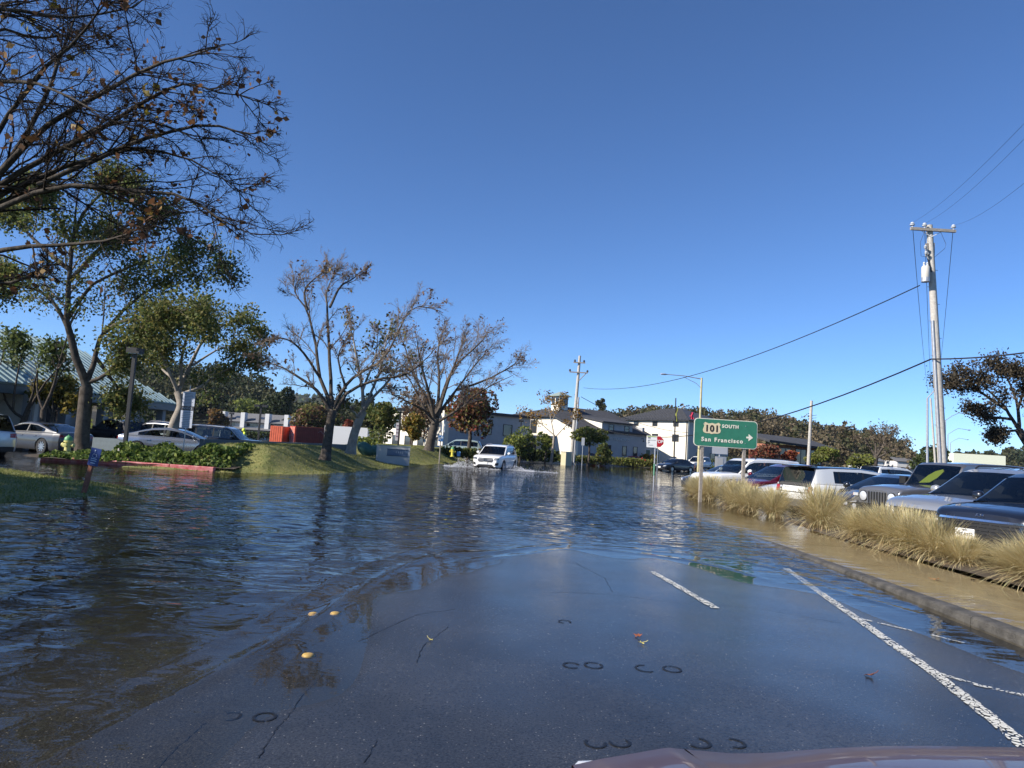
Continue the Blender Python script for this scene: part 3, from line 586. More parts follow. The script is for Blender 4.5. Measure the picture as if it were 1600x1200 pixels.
pxtree('street_tree', 'thin tree with pale trunk and sparse orange leaves before the cream wall', (861, 716), 71, [(864, 700), (866, 680)],
       [(.7, [(866, 682), (862, 660), (858, 640), (852, 620)]), (.6, [(866, 685), (880, 670), (894, 655), (905, 640)]), (.6, [(866, 680), (850, 665), (835, 655), (818, 645)]), (.5, [(862, 660), (872, 640), (880, 622)])],
       .14, lv_leafy(8, 5, 3), 70, zb=.1, dy=1.5, bark=M_bark_l, leaf=[dict(mat='orange', n=900, size=.13, jit=.25, clump=120)])
LT('rust coloured round tree before the grey townhouses', 342, 120, 50, 631, 672, ['rust', 'orange', 'hillb'], 1800, .30, 71, .0, lumps=10)
LT('big pale olive tree behind the red container', 492, 112, 78, 628, 678, ['olive', 'rust'], 2600, .28, 72, .0, lumps=12)
LT('bright green rounded tree above the townhouses', 398, 168, 70, 623, 650, ['lime', 'green'], 1500, .4, 73, .0, lumps=10)
LT('dark cypress left of the red container', 432, 150, 52, 598, 665, ['dark'], 2400, .36, 74, .0, lumps=10)
LT('small scarlet tree between the berm trunks', 544, 76, 20, 652, 676, ['red'], 500, .16, 75, .0, lumps=6)
LT('dark red bush right of the green road sign', 1192, 62, 62, 692, 724, ['red', 'rust'], 2400, .13, 76, .0, lumps=12, parent_trunk=False, name='bush', cat='bush')
LT('orange red bush next to the thin grey pole', 1236, 62, 34, 703, 724, ['flame', 'red'], 1200, .12, 77, .0, lumps=8, parent_trunk=False, name='bush', cat='bush')
LT('rounded pale green bush right of the thin grey pole', 1290, 68, 62, 697, 732, ['olive', 'lime'], 2400, .14, 78, .0, lumps=10, parent_trunk=False, name='bush', cat='bush')
LT('pale green bush left of the bare brown tree', 1345, 72, 44, 708, 735, ['lime', 'olive'], 1500, .14, 79, .0, lumps=8, parent_trunk=False, name='bush', cat='bush')
pxtree('bare_tree', 'wide brown leafless tree behind the white roofed car on the right', (1366, 740), 76, [(1367, 725), (1369, 712)],
       [(.7, [(1369, 714), (1355, 695), (1338, 684)]), (.7, [(1369, 712), (1368, 690), (1362, 672)]), (.7, [(1370, 712), (1384, 692), (1394, 674)]), (.6, [(1370, 716), (1392, 704), (1412, 694)]), (.5, [(1369, 714), (1376, 690), (1380, 670)])],
       .30, lv_bare(10, 7, 4, (0, 0, .05)), 80, zb=0, dy=3, leaf=dict(mat='hillb', n=1500, size=.12, jit=.3))
LT('dark green round tree behind the tall utility pole', 1455, 84, 66, 688, 745, ['dark', 'green'], 3200, .20, 81, .0, lumps=12, trunk_r=.2)
pxtree('acacia_tree', 'brown leaved spreading tree entering at the right edge', (1640, 800), 42, [(1632, 750), (1612, 705), (1592, 672)],
       [(.6, [(1592, 672), (1572, 640), (1545, 610), (1512, 585)]), (.6, [(1592, 672), (1590, 630), (1575, 590), (1545, 568)]), (.6, [(1600, 690), (1618, 640), (1620, 600)]), (.5, [(1580, 655), (1545, 650), (1520, 635)]), (.5, [(1572, 640), (1530, 610), (1495, 590), (1480, 592)]), (.45, [(1592, 672), (1565, 676), (1556, 682)]), (.5, [(1590, 640), (1600, 600), (1590, 575)])],
       .26, lv_leafy(10, 6, 3), 82, zb=0, dy=3, leaf=dict(mat='acacia', n=12000, size=.085, jit=.22, clump=900))
LT('lone dark round tree on the skyline above the tiled roof', 939, 190, 20, 622, 641, ['hill', 'dark'], 900, .35, 83, 8.0, lumps=7)

# wooded hills: ground rising behind the trees plus one mass of trees
def hill(name, label, prof, Y0, Y1, n, mats, size, seed, th=9.0, per=150, low=None):
    prof = np.array(prof, float); rng = np.random.default_rng(seed)
    pxs = np.linspace(prof[0, 0], prof[-1, 0], 60); rows = 14; V = []
    def zat(px, q):
        Y = Y0 + (Y1 - Y0) * q; top = np.interp(px, prof[:, 0], prof[:, 1]); P = np.array(at(px, top, Y1)); zt = max(P[2] - th, .1)
        p = np.array(at(px, 700, Y)); p[2] = -.3 + (zt + .3) * (q ** 1.15); return p
    for q in list(np.linspace(0, 1, rows)) + [1.25]:
        for px in pxs:
            p = zat(px, min(q, 1)); 
            if q > 1: p = p + np.array([0, 60, -8])
            V.append(p)
    k = 60; i, j = np.meshgrid(np.arange(rows), np.arange(k - 1), indexing='ij'); a = (i * k + j).ravel()
    tag(np_mesh(name, V, np.stack([a, a + 1, a + k + 1, a + k], 1), M_far, smooth=180), kind='structure')
    for m_i, m_ in enumerate(mats):
        parts = []
        for _ in range(n // len(mats)):
            q = rng.uniform(0, 1) ** .55; px = rng.uniform(prof[0, 0], prof[-1, 0]); b = zat(px, q); hh = th * rng.uniform(.7, 1.15); rx = hh * rng.uniform(.32, .55)
            pts = crown_pts(rng, per, rx, rx, hh * .5, 6) + b + np.array([0, 0, hh * .5]); parts.append(leaves(pts, per, size, rng, size * .2, .7))
        v, f = merge(parts); tag(np_mesh('woodland', v, f, LF[m_]), label[m_i], 'woodland', kind='stuff')
hill('hill', ['dark evergreen woodland covering the hill on the right', 'brownish oak woodland on the same right hill'],
     [(880, 640), (960, 634), (1000, 629), (1050, 627), (1100, 633), (1150, 640), (1185, 637), (1215, 640), (1240, 646), (1270, 652), (1300, 664), (1320, 668), (1345, 676), (1380, 690), (1420, 705)], 150, 260, 460, ['hill', 'hillb'], .42, 91, 10, 420)
hill('hill', ['scrub woodland on the farther slope falling right', 'brown scrub on the farther slope falling right'],
     [(1280, 668), (1320, 666), (1350, 668), (1372, 672), (1392, 680), (1412, 690), (1424, 702), (1440, 716)], 330, 520, 220, ['hill', 'hillb'], 1.1, 92, 8, 110)
hill('hill', ['dark woodland on the hillside left of the townhouses', 'brownish woodland on the hillside left of the townhouses'],
     [(150, 545), (220, 548), (270, 556), (310, 562), (350, 566), (385, 574), (405, 590), (425, 615), (450, 628), (500, 640), (560, 650)], 170, 250, 300, ['dark', 'hill'], .5, 93, 12, 330)
hill('hill', ['distant bluish wooded ridge above the container', 'paler patches of the distant wooded ridge'],
     [(380, 640), (430, 618), (455, 613), (480, 612), (510, 616), (540, 624), (600, 640), (700, 660)], 900, 1300, 500, ['hill', 'green'], 4.0, 94, 14, 70)
hill('hill', ['low dark wooded rise behind the flat roofed building', 'brown trees on the low rise at the right edge'],
     [(1480, 704), (1510, 702), (1545, 702), (1570, 696), (1600, 694), (1660, 690)], 280, 400, 150, ['hill', 'dark'], .9, 95, 8, 120)

# dense tree outside the frame on the left: the photograph shows its shade on the lawn
leafy('shade_tree', 'dense evergreen tree beyond the left edge that shades the lawn', (-21.0, 9.0, .2), 9.5, 4.2, 3.4, ['green', 'olive'], 7000, .2, 99, trunk_r=.3, lumps=16)
# ivy bed behind the red kerb
M_ivysoil = M_soil
IV = [(-16.6, 25.6), (-10.4, 25.15)]
def ivy_z(x, y): return .12 + .10 * sstep(25.3, 26.4, y)
tag(hf('ivy_bed', np.linspace(-17.2, -9.6, 40), np.linspace(25.2, 31.5, 30), lambda x, y: ivy_z(x, y) + .03 * np.sin(5 * x) * np.sin(4 * y), M_soil, mask=lambda x, y: (y > 25.28 + (x + 16.6) * -.06)), kind='structure')
rng = np.random.default_rng(17); n = 9000; x = rng.uniform(-16.6, -9.9, n); y = rng.uniform(25.4, 29.5, n)
hgt = (.34 + .16 * np.sin(1.7 * x + .5) + .10 * np.sin(4.1 * x + 2 * y) + .20 * sstep(-13.5, -11.5, x)) * sstep(25.3, 26.1, y) * (1 - .6 * (x < -14.3))
z = ivy_z(x, y) + np.maximum(hgt, .05) * rng.uniform(.1, 1, n) ** .5
v, f = leaves(np.stack([x, y, z], 1), n, .085, rng, .01, .85, 0); tag(np_mesh('ivy', v, f, LF['ivy']), 'glossy ivy ground cover behind the red kerb', 'ivy', kind='stuff')

# fountain grasses along the pavement
def grass_mesh(seed, nb, hh, spread, m_):
    rng = np.random.default_rng(seed); a = rng.uniform(0, 6.283, nb); r0 = .20 * np.sqrt(rng.random(nb)); L = hh * rng.uniform(.55, 1.15, nb); tilt = np.abs(rng.normal(0, spread, nb)) + .08
    base = np.stack([np.cos(a) * r0, np.sin(a) * r0, 0 * a], 1); az = a + rng.normal(0, .5, nb); hd = np.stack([np.cos(az), np.sin(az), 0 * az], 1); w = .0024 * rng.uniform(.7, 1.4, nb)
    side = np.stack([-np.sin(az), np.cos(az), 0 * az], 1); rows = []
    for q, (t, wf) in enumerate(((0, .9), (.35, 1), (.7, .9), (.86, 1.7), (1, .2))):
        ang = tilt * (.5 + 1.1 * t); c = base + hd * (L * t * np.sin(ang))[:, None] + np.array([0, 0, 1.]) * (L * t * np.cos(ang))[:, None]
        rows.append(c - side * (w * wf)[:, None]); rows.append(c + side * (w * wf)[:, None])
    V = np.stack(rows, 1); nrow = 5; o = np.arange(nb)[:, None] * 10; F = np.concatenate([o + np.array([2 * q, 2 * q + 1, 2 * q + 3, 2 * q + 2]) for q in range(nrow - 1)], 0)
    return V.reshape(-1, 3), F
GM = []
for q in range(4):
    v, f = grass_mesh(200 + q, 2600, 1.12, .40, None); o = np_mesh('blades', v, f, LF['straw']); v2, f2 = grass_mesh(220 + q, 700, .8, .6, None); o2 = np_mesh('thatch', v2, f2, LF['strawb'])
    GM.append((o.data, o2.data)); bpy.data.objects.remove(o); bpy.data.objects.remove(o2)
spots = [(7.9, 9.0, .95), (7.62, 10.1, .88), (7.8, 10.9, .62), (7.5, 11.7, .62), (7.55, 12.5, .92), (7.55, 13.3, .95), (7.62, 14.2, 1.0), (7.45, 15.0, .8), (7.62, 17.2, 1.1), (7.6, 20.2, .88), (7.45, 21.8, .85),
         (7.55, 23.4, 1.05), (7.45, 26.4, 1.05), (7.6, 28.6, .9)]
glabel = ['nearest fountain grass at the right edge below the black car', 'fountain grass second from the right edge by the number plate', 'fountain grass behind the one by the number plate', 'fountain grass just left of the number plate',
          'fountain grass under the silver car headlamp', 'fountain grass under the silver car grille', 'fountain grass under the grey off-roader bumper', 'low fountain grass at the gap in the row', 'large fountain grass beside the dark saloon, past the gap', 
          'fountain grass below the white hatchback tail', 'fountain grass below the white saloon bonnet', 'tan fountain grass at the right sign post', 'bushy tan fountain grass at the left sign post', 'farthest fountain grass at the white off-roader bumper']
for q, (x, y, s) in enumerate(spots):
    t = thing('fountain_grass', glabel[q], 'ornamental grass', (x, y, -.03 + .06 * (y < 16) - .06 * (y > 22)), random.uniform(0, 6.28), 'fountain grasses along the pavement')
    t.scale = (s * .95, s * .95, s * (.70 if y < 16 else .85))
    for nm, me in (('blades', GM[q % 4][0]), ('thatch', GM[q % 4][1])):
        o = bpy.data.objects.new(nm, me); COL.objects.link(o); o.parent = t; tag(o, kind='stuff')
# hedges and low shrubs along the far side of the junction
def hedge(label, p0, p1, h, w, mats, n, size, seed, z0=0.0, name='hedge'):
    rng = np.random.default_rng(seed); p0, p1 = np.array(p0, float), np.array(p1, float); t = thing(name, label, 'hedge', ((p0[0] + p1[0]) / 2, (p0[1] + p1[1]) / 2, z0))
    u = rng.uniform(0, 1, n); c = p0[None] + (p1 - p0)[None] * u[:, None] - (p0 + p1) / 2; zz = h * (rng.uniform(0.02, 1, n) ** .6) * (1 + .12 * np.sin(u * 37 + seed)); P = np.stack([c[:, 0] + rng.uniform(-w, w, n) * .5, c[:, 1] + rng.uniform(-w, w, n) * .5, zz], 1)
    for q, m_ in enumerate(mats):
        v, f = leaves(P[q::len(mats)], len(P[q::len(mats)]), size, rng, .02, .7); tag(np_mesh('foliage' if q == 0 else 'leaf_clusters', v, f, LF[m_], t), kind='stuff')
def hp(x, Y): p = at(x, 715, Y); return (p.x, p.y)
hedge('long dark hedge behind the approaching white car', hp(796, 74), hp(868, 76), 1.3, 1.2, ['dark', 'green'], 3000, .13, 301, .05)
hedge('low olive hedge at the foot of the utility pole', hp(868, 78), hp(955, 80), .9, 1.2, ['green', 'olive'], 2400, .12, 302, .05)
hedge('clipped round hedge before the red sports car', hp(958, 84), hp(1022, 84), .95, .9, ['olive', 'lime'], 2600, .11, 303, .0)
hedge('green hedge under the road sign', hp(1122, 70), hp(1185, 72), 1.6, 1.5, ['green', 'dark'], 2600, .13, 304, 0)
hedge('hedge along the kerb left of the approaching car', hp(690, 60), hp(745, 60), .8, 1.0, ['green', 'olive'], 2000, .11, 305, .3)
hedge('dark clipped hedge before the townhouses', hp(352, 130), hp(432, 130), 1.3, 1.5, ['dark', 'green'], 2000, .2, 306, 0)
hedge('leafy low shrubs around the monument sign', hp(555, 50), hp(580, 48), .7, .8, ['lime', 'green'], 700, .11, 307, .75)
hedge('yellow topped hedge behind the red sports car', hp(1003, 90), hp(1024, 90), 1.5, .8, ['yellow', 'olive'], 800, .13, 308, 0)
# ================================================================ buildings
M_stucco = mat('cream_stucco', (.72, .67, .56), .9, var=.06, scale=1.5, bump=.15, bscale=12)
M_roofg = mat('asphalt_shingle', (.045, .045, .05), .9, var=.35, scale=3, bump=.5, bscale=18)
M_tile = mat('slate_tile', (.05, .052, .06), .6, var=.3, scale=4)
M_grey_shade = mat('grey_shade_stucco', (.38, .38, .38), .9, var=.08, scale=1.2)  # grey for plain walls, and shade put into cream walls turned from the sun
M_teal = mat('teal_metal', (.27, .40, .41), .45, .25, var=.12, scale=1.0)
M_tealsd = mat('teal_fascia', (.06, .11, .14), .5, .2)
M_darkwin = M_winglass
M_frame = mat('window_frame', (.55, .54, .5), .6)
M_frame_d = mat('dark_frame', (.04, .04, .045), .5)
M_brick = mat('brick_red', (.34, .14, .085), .9, var=.2, scale=6)
class Bld:
    """frame on the ground: s runs along u, t along w"""
    def __init__(s, name, label, c, ang, cat='building', z=0.0):
        s.t = thing(name, label, cat, (c[0], c[1], z), ang)
    def slab(s, nm, pts, th, m_, parent=None):
        """polygon (3-D, local) thickened along its normal"""
        P = [Vector(p) for p in pts]; n = (P[1] - P[0]).cross(P[2] - P[0]).normalized() * th; mb = MB(); k = len(P)
        mb.add(P + [p - n for p in P], [tuple(range(k)), tuple(range(2 * k - 1, k - 1, -1))] + [(i, i + k, (i + 1) % k + k, (i + 1) % k) for i in range(k)]); return mb.obj(nm, m_, parent or s.t)
    def box(s, nm, lo, hi, m_, parent=None):
        mb = MB(); lo = Vector(lo); hi = Vector(hi); mb.box((lo + hi) / 2, hi - lo); return mb.obj(nm, m_, parent or s.t)
    def win(s, axis, o, a0, a1, z0, z1, out, frame=M_frame, pane=M_darkwin, mull=0, nm='window'):
        """window on a wall: axis 'x' wall runs along x at y=o (outward -y if out<0), axis 'y' wall runs along y at x=o"""
        def bx(lo, hi, nm, m_, par):
            if axis == 'x': l, h = (lo[0], min(o + out * lo[2], o + out * hi[2]), lo[1]), (hi[0], max(o + out * lo[2], o + out * hi[2]), hi[1])
            else: l, h = (min(o + out * lo[2], o + out * hi[2]), lo[0], lo[1]), (max(o + out * lo[2], o + out * hi[2]), hi[0], hi[1])
            return s.box(nm, l, h, m_, par)
        w = bx((a0, z0, -.06), (a1, z1, .012), nm, pane, None); f = .07
        bx((a0 - f, z1, -.02), (a1 + f, z1 + f, .05), 'frame', frame, w); bx((a0 - f, z0 - f, -.02), (a1 + f, z0, .07), 'sill', frame, w)
        bx((a0 - f, z0, -.02), (a0, z1, .05), 'frame', frame, w); bx((a1, z0, -.02), (a1 + f, z1, .05), 'frame', frame, w)
        for q in range(mull): x = a0 + (a1 - a0) * (q + 1) / (mull + 1); bx((x - .025, z0, .012), (x + .025, z1, .04), 'mullion', frame, w)
        return w
# --- main stucco building with cupola; local +x runs right-away (shaded front), local +y runs left-away (lit gable side)
ANG = rad(38); c0 = at(899, 715, 84)
B = Bld('stucco_building', 'cream stucco building with dark roof, cupola and lettering on its shaded grey side', c0, ANG)
Ls, Lt = 14.0, 12.4
B.box('wall', (0, .01, -.3), (Lt, .4, 4.25), M_grey_shade)                                  # shaded front: its shade is put into the grey
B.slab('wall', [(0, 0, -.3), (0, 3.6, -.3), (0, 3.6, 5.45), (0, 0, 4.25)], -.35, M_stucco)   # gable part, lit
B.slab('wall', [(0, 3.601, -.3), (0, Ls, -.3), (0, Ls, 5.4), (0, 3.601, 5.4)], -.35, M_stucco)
B.box('wall', (0.36, Ls - .4, -.3), (Lt, Ls, 5.4), M_stucco); B.box('wall', (Lt - .4, .42, -.3), (Lt, Ls - .42, 5.0), M_grey_shade)
rf = B.slab('roof', [(-.5, -.5, 4.12), (Lt + .3, -.5, 4.12), (Lt + .3, 7.0, 7.1), (4.2, 7.0, 7.1), (-.5, 3.7, 5.62)], .16, M_roofg)
B.slab('roof', [(-.5, 3.7, 5.62), (4.2, 7.0, 7.1), (4.2, 8.2, 7.1), (-.5, Ls + .4, 5.5)], .16, M_roofg)
B.slab('roof', [(Lt + .3, Ls + .4, 5.3), (-.5, Ls + .4, 5.5), (4.2, 8.2, 7.1), (4.2, 7.0, 7.1), (Lt + .3, 7.0, 7.1)], .16, M_roofg)
B.slab('wall', [(4.2, -.02, 4.0), (9.6, -.02, 4.0), (9.6, -.02, 5.35), (4.2, -.02, 5.35)], .01, M_grey_shade); B.box('wall', (4.2, .0, 4.25), (9.6, .35, 5.35), M_grey_shade)
B.slab('dormer_roof', [(3.9, -.45, 5.28), (10.0, -.45, 5.28), (10.0, 4.0, 5.95), (3.9, 4.0, 5.95)], .14, M_roofg); B.slab('dormer_wall', [(4.15, 0, 4.2), (4.15, 0, 5.3), (4.15, 3.6, 5.85), (4.15, 3.4, 5.55)], .12, M_stucco)
for x in (5.4, 8.2): B.win('x', -.02, x, x + .75, 3.9, 4.9, -1, M_frame_d)
for x in (5.2, 8.0, 10.0): B.win('x', .01, x, x + .65, 1.3, 2.4, -1, M_frame_d)
for y in (7.4, 8.8): B.win('y', 0, y, y + 1.1, 3.5, 5.0, -1, M_frame_d, mull=1)
for y in (11.6,): B.win('y', 0, y, y + 1.2, 3.2, 4.6, -1, M_frame)
for y in (4.6, 7.2, 10.4): B.win('y', 0, y, y + 1.1, .6, 2.2, -1, M_frame)
text('SAN FRANCISCO', .52, mat('sign_letters', (.62, .62, .6), .5), B.t, facing((7.2, -.06, 3.2), (1, 0, 0), (0, 0, 1)), .03)
cx, cy = 2.9, 6.5
B.box('cupola', (cx - .75, cy - .75, 6.2), (cx + .75, cy + .75, 8.35), M_stucco)
for dx in (-.36, .36):
    w = B.win('x', cy - .75, cx + dx - .2, cx + dx + .2, 7.3, 8.0, -1, M_frame_d); w = B.win('y', cx - .75, cy + dx - .2, cy + dx + .2, 7.3, 8.0, -1, M_frame_d)
mb = MB(); mb.add([(cx - 1.1, cy - 1.1, 8.35), (cx + 1.1, cy - 1.1, 8.35), (cx + 1.1, cy + 1.1, 8.35), (cx - 1.1, cy + 1.1, 8.35), (cx, cy, 8.95), (cx - 1.1, cy - 1.1, 8.28), (cx + 1.1, cy - 1.1, 8.28), (cx + 1.1, cy + 1.1, 8.28), (cx - 1.1, cy + 1.1, 8.28)], [(0, 1, 4), (1, 2, 4), (2, 3, 4), (3, 0, 4), (5, 6, 1, 0), (6, 7, 2, 1), (7, 8, 3, 2), (8, 5, 0, 3), (8, 7, 6, 5)]); mb.obj('cupola_roof', mat('copper_green', (.22, .27, .25), .7), B.t)
mb = MB(); mb.tube([(11.2, -.1, 3.5), (11.2, -.5, 3.6), (11.2, -.55, 3.3)], .03, 6); mb.obj('wall_lamp', M_steeldark, B.t); mb = MB(); mb.lathe([(.02, 0), (.14, -.15)], 10, c=(11.2, -.55, 3.3)); mb.obj('lamp_shade', M_steeldark, B.t)
# --- three storey block with tiled hip roof
c1 = at(1073, 718, 93); B = Bld('stucco_block', 'three storey cream block with dark tiled hip roof behind the stop sign', c1, ANG)
ln = 12.0; wd = 9.0; hh = 6.4
B.box('wall', (.0, 0, -.3), (.35, ln, hh), M_stucco); B.box('wall', (.36, 0.01, -.3), (wd, .35, hh), M_grey_shade); B.box('wall', (.36, ln - .35, -.3), (wd, ln, hh), M_stucco); B.box('wall', (wd - .35, .36, -.3), (wd, ln - .36, hh), M_grey_shade)
e = .5; rz_ = 8.3; R0 = (wd / 2, wd / 2 + .2, rz_); R1 = (wd / 2, ln - wd / 2 + .4, rz_)
for pts in ([(-e, ln + e, hh), (-e, -e, hh), R0, R1], [(-e, -e, hh), (wd + e, -e, hh), R0], [(wd + e, -e, hh), (wd + e, ln + e, hh), R1, R0], [(wd + e, ln + e, hh), (-e, ln + e, hh), R1]):
    B.slab('roof', pts, .14, M_tile)
a_ = Vector((-e, ln + e, hh)); b_ = Vector((-e, -e, hh)); n_ = (b_ - a_).cross(Vector(R0) - a_).normalized()
for q in range(1, 12):         # rows of tiles on the visible slope
    u = q / 12; p0 = a_.lerp(Vector(R1), u); p1 = b_.lerp(Vector(R0), u); mb = MB(); mb.tube([p0 + n_ * .03, p1 + n_ * .03], .045, 5); mb.obj('tile_course', M_tile, B.t)
for q in range(26):
    y = -e + (ln + 2 * e) * (q + .5) / 26; top = Vector((-e, y, hh)); t_ = min(1, (y + e) / (wd / 2 + .2 + e), (ln + e - y) / (wd / 2 + e - .4)); p1 = top + (Vector((wd / 2, y, rz_)) - top) * max(.05, t_) * .97; mb = MB(); mb.tube([top + n_ * .02, p1 + n_ * .02], .05, 5); mb.obj('tile_rib', M_tile, B.t)
for y in (1.6, 5.2, 8.6): B.win('y', 0, y, y + .75, 5.6, 6.1, -1, M_frame_d)
for y in (1.5, 5.0): B.win('y', 0, y, y + .95, 3.6, 4.4, -1, M_frame_d)
B.win('y', 0, 4.6, 5.4, .1, 2.1, -1, M_white, mat('green_glass', (.20, .28, .22), .15), nm='door'); B.win('y', 0, 6.2, 7.1, .3, 2.2, -1, M_white, MATS['green_glass'])
for x in (2.0, 5.0): B.win('x', .01, x, x + 1.0, 3.6, 4.6, -1, M_frame_d); B.win('x', .01, x, x + 1.0, .9, 2.2, -1, M_frame_d)
mb = MB(); mb.tube([(-.06, .15, -.2), (-.06, .15, 6.3)], .06, 6); mb.obj('downpipe', M_steeldark, B.t)
# --- flat roofed pair behind the broad sycamore
c2 = at(694, 705, 78); B = Bld('flat_building', 'flat roofed cream building with shade-grey side behind the broad sycamore', c2, ANG)
B.box('wall', (0, 0, -.3), (.4, 14, 5.0), M_stucco); B.box('wall', (.41, .01, -.3), (12, .4, 5.0), M_grey_shade); B.box('roof', (-.4, -.4, 5.0), (12.2, 14.3, 5.3), M_roofg); B.box('wall', (11.6, .41, -.3), (12, 14, 5.0), M_grey_shade)
for y in (1.5, 4.5, 7.5, 10.5): B.win('y', 0, y, y + 1.2, 3.0, 4.2, -1, M_frame_d); B.win('y', 0, y, y + 1.2, .7, 2.0, -1, M_frame_d)
for x in (2, 5, 8): B.win('x', .01, x, x + 1.2, 2.8, 4.0, -1, M_frame_d)
B.box('pillar', (-.5, -.3, -.3), (-.15, .05, 5.0), M_stucco)
# --- teal metal roofed building on the left
pb = at(267, 690, 58); pa = Vector((pb.x + .4, pb.y - 26, 0)); B = Bld('teal_roof_building', 'low office with teal standing seam metal roof on the left', pb, math.atan2(pb.y - pa.y, pb.x - pa.x))
Lb = 27.0
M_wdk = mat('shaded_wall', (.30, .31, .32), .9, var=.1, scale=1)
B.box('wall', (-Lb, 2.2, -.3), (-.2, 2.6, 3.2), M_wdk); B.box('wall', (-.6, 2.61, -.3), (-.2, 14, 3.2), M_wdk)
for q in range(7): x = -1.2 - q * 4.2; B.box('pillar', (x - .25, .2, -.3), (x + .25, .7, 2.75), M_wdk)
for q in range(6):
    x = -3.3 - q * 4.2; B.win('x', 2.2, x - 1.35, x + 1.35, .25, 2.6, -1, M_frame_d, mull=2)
B.box('fascia', (-Lb, -.1, 2.72), (0, .1, 3.32), M_tealsd); B.box('fascia', (-.15, .11, 2.72), (.05, 14, 3.32), M_tealsd); B.box('soffit', (-Lb, .1, 2.74), (-.16, 2.2, 2.8), M_tealsd)
rt = 7.0; eh = 3.3
rA = B.slab('roof', [(-Lb, -.2, eh), (.1, -.2, eh), (-5.2, 5.6, rt), (-Lb, 5.6, rt)], .12, M_teal); B.slab('roof', [(.1, -.2, eh), (.1, 14, eh), (-5.2, 9, rt), (-5.2, 5.6, rt)], .12, M_teal); B.slab('roof', [(-Lb, 5.6, rt), (-5.2, 5.6, rt), (-5.2, 9, rt), (-Lb, 9, rt)], .12, M_teal)
nn = Vector((0, -(rt - eh), 5.8)).normalized(); q = 0; x = -.35
while x > -Lb + .5:
    top = min(1.0, (-x + .1) / 5.3); p0 = Vector((x, -.2, eh)) + nn * .05; p1 = p0 + Vector((0, 5.8 * top, (rt - eh) * top)); mb = MB(); d = (p1 - p0); Rm = Matrix((Vector((1, 0, 0)), d.normalized(), nn)).transposed(); mb.box((p0 + p1) / 2, (.05, d.length, .10), Rm); mb.obj('standing_seam', mat('teal_light', (.42, .55, .56), .4, .3), rA); x -= .62
B2 = Bld('cream_gable', 'cream gable wall with grey hip roof at the left edge', at(54, 690, 40), rad(4))
B2.slab('wall', [(-12, 0, -.3), (0, 0, -.3), (0, 0, 2.9), (-1.2, 0, 3.1), (-7, 0, 6.0), (-12, 0, 3.6)], -.35, mat('pale_wall', (.55, .52, .47), .9, var=.06)); B2.box('sill_band', (-12, -.12, .9), (-1.0, -.005, 1.15), M_white); B2.win('x', 0, -6.5, -2.0, 1.35, 2.6, -1, M_frame_d, mull=2); B2.box('pillar', (-.6, -.5, -.3), (-.1, -.03, 2.9), M_wdk)
# --- grey townhouses across the lagoon
B = Bld('townhouses', 'grey roofed white townhouse row with chimneys across the water', at(455, 672, 140), math.pi + rad(-9)); B.t.rotation_euler[2] = rad(-8); B.t.scale = (.95, 1, .70)
M_th = mat('townhouse_wall', (.58, .58, .57), .85, var=.08); M_thr = mat('townhouse_roof', (.13, .13, .135), .9, var=.2)
B.box('wall', (-16, 0, -.3), (0, 8, 2.6), M_th); rf = B.slab('roof', [(-16.4, -.5, 4.6), (.4, -.5, 4.6), (.4, 4, 7.2), (-16.4, 4, 7.2)], .2, M_thr); B.slab('porch_roof', [(-16.4, -2.2, 2.5), (.3, -2.2, 2.5), (.3, 0, 3.1), (-16.4, 0, 3.1)], .12, M_thr); B.box('wall', (-16, .6, 2.6), (0, 8, 4.6), M_th)
for x in (-15.0, -10.6, -5.2, -1.0): B.box('chimney', (x - .45, -.6, 2.0), (x + .45, .6, 7.2), M_th)
for x in (-14, -9.0, -3.6): B.win('x', -.0, x - 1.5, x + 1.5, .4, 2.0, -1, M_frame_d, mull=2); B.win('x', .6, x - 1.2, x + 1.2, 3.4, 4.2, -1, M_frame, mull=1)
for x in (-13.5, -8.0, -3.0): B.slab('skylight', [(x, 1.2, 5.66), (x + 1.4, 1.2, 5.66), (x + 1.4, 2.2, 6.24), (x, 2.2, 6.24)], .1, M_darkwin, rf)
B = Bld('hill_house', 'tiny white house among the trees above the townhouses', at(402, 640, 190), rad(-20), 'house'); B.box('wall', (-2, 0, -2), (2, 4, 1.6), M_th); B.slab('roof', [(-2.4, -.3, 1.5), (2.4, -.3, 1.5), (2.4, 2, 2.6), (-2.4, 2, 2.6)], .15, M_th); B.box('chimney', (-1.6, .6, 1.4), (-.8, 1.4, 4.0), M_th); B.win('x', 0, -.6, .6, .2, 1.1, -1, M_frame_d)
# --- brick fronted building right of the road sign
B = Bld('brick_building', 'brick building with dark overhanging roof behind the road sign', at(1196, 715, 80), rad(25)); B.box('wall', (0, 0, -.3), (9, .4, 3.6), M_brick); B.box('wall', (0, .41, -.3), (.4, 2.6, 3.6), M_brick); B.slab('roof', [(-.8, -1.4, 4.0), (10, -1.4, 3.5), (10, 3, 4.6), (-.8, 3, 4.9)], .25, M_roofg)
for x in (2.2, 4.6, 7.0): B.win('x', 0, x, x + 1.6, 1.6, 3.2, -1, M_frame_d, mull=1)
# --- pale flat roofed building at the right
B = Bld('pale_hall', 'pale yellow flat topped hall far behind the off-roader roof', at(1490, 745, 120), rad(-4)); B.box('wall', (0, 0, -.3), (8.2, 6, 3.0), M_grey_shade); B.box('parapet', (-.1, -.15, 3.0), (8.3, 6.1, 5.0), mat('pale_yellow', (.72, .74, .58), .8, var=.04))
for x in (.6, 2.5, 4.4, 6.3): B.win('x', 0, x, x + 1.4, 1.7, 2.7, -1, M_frame_d)
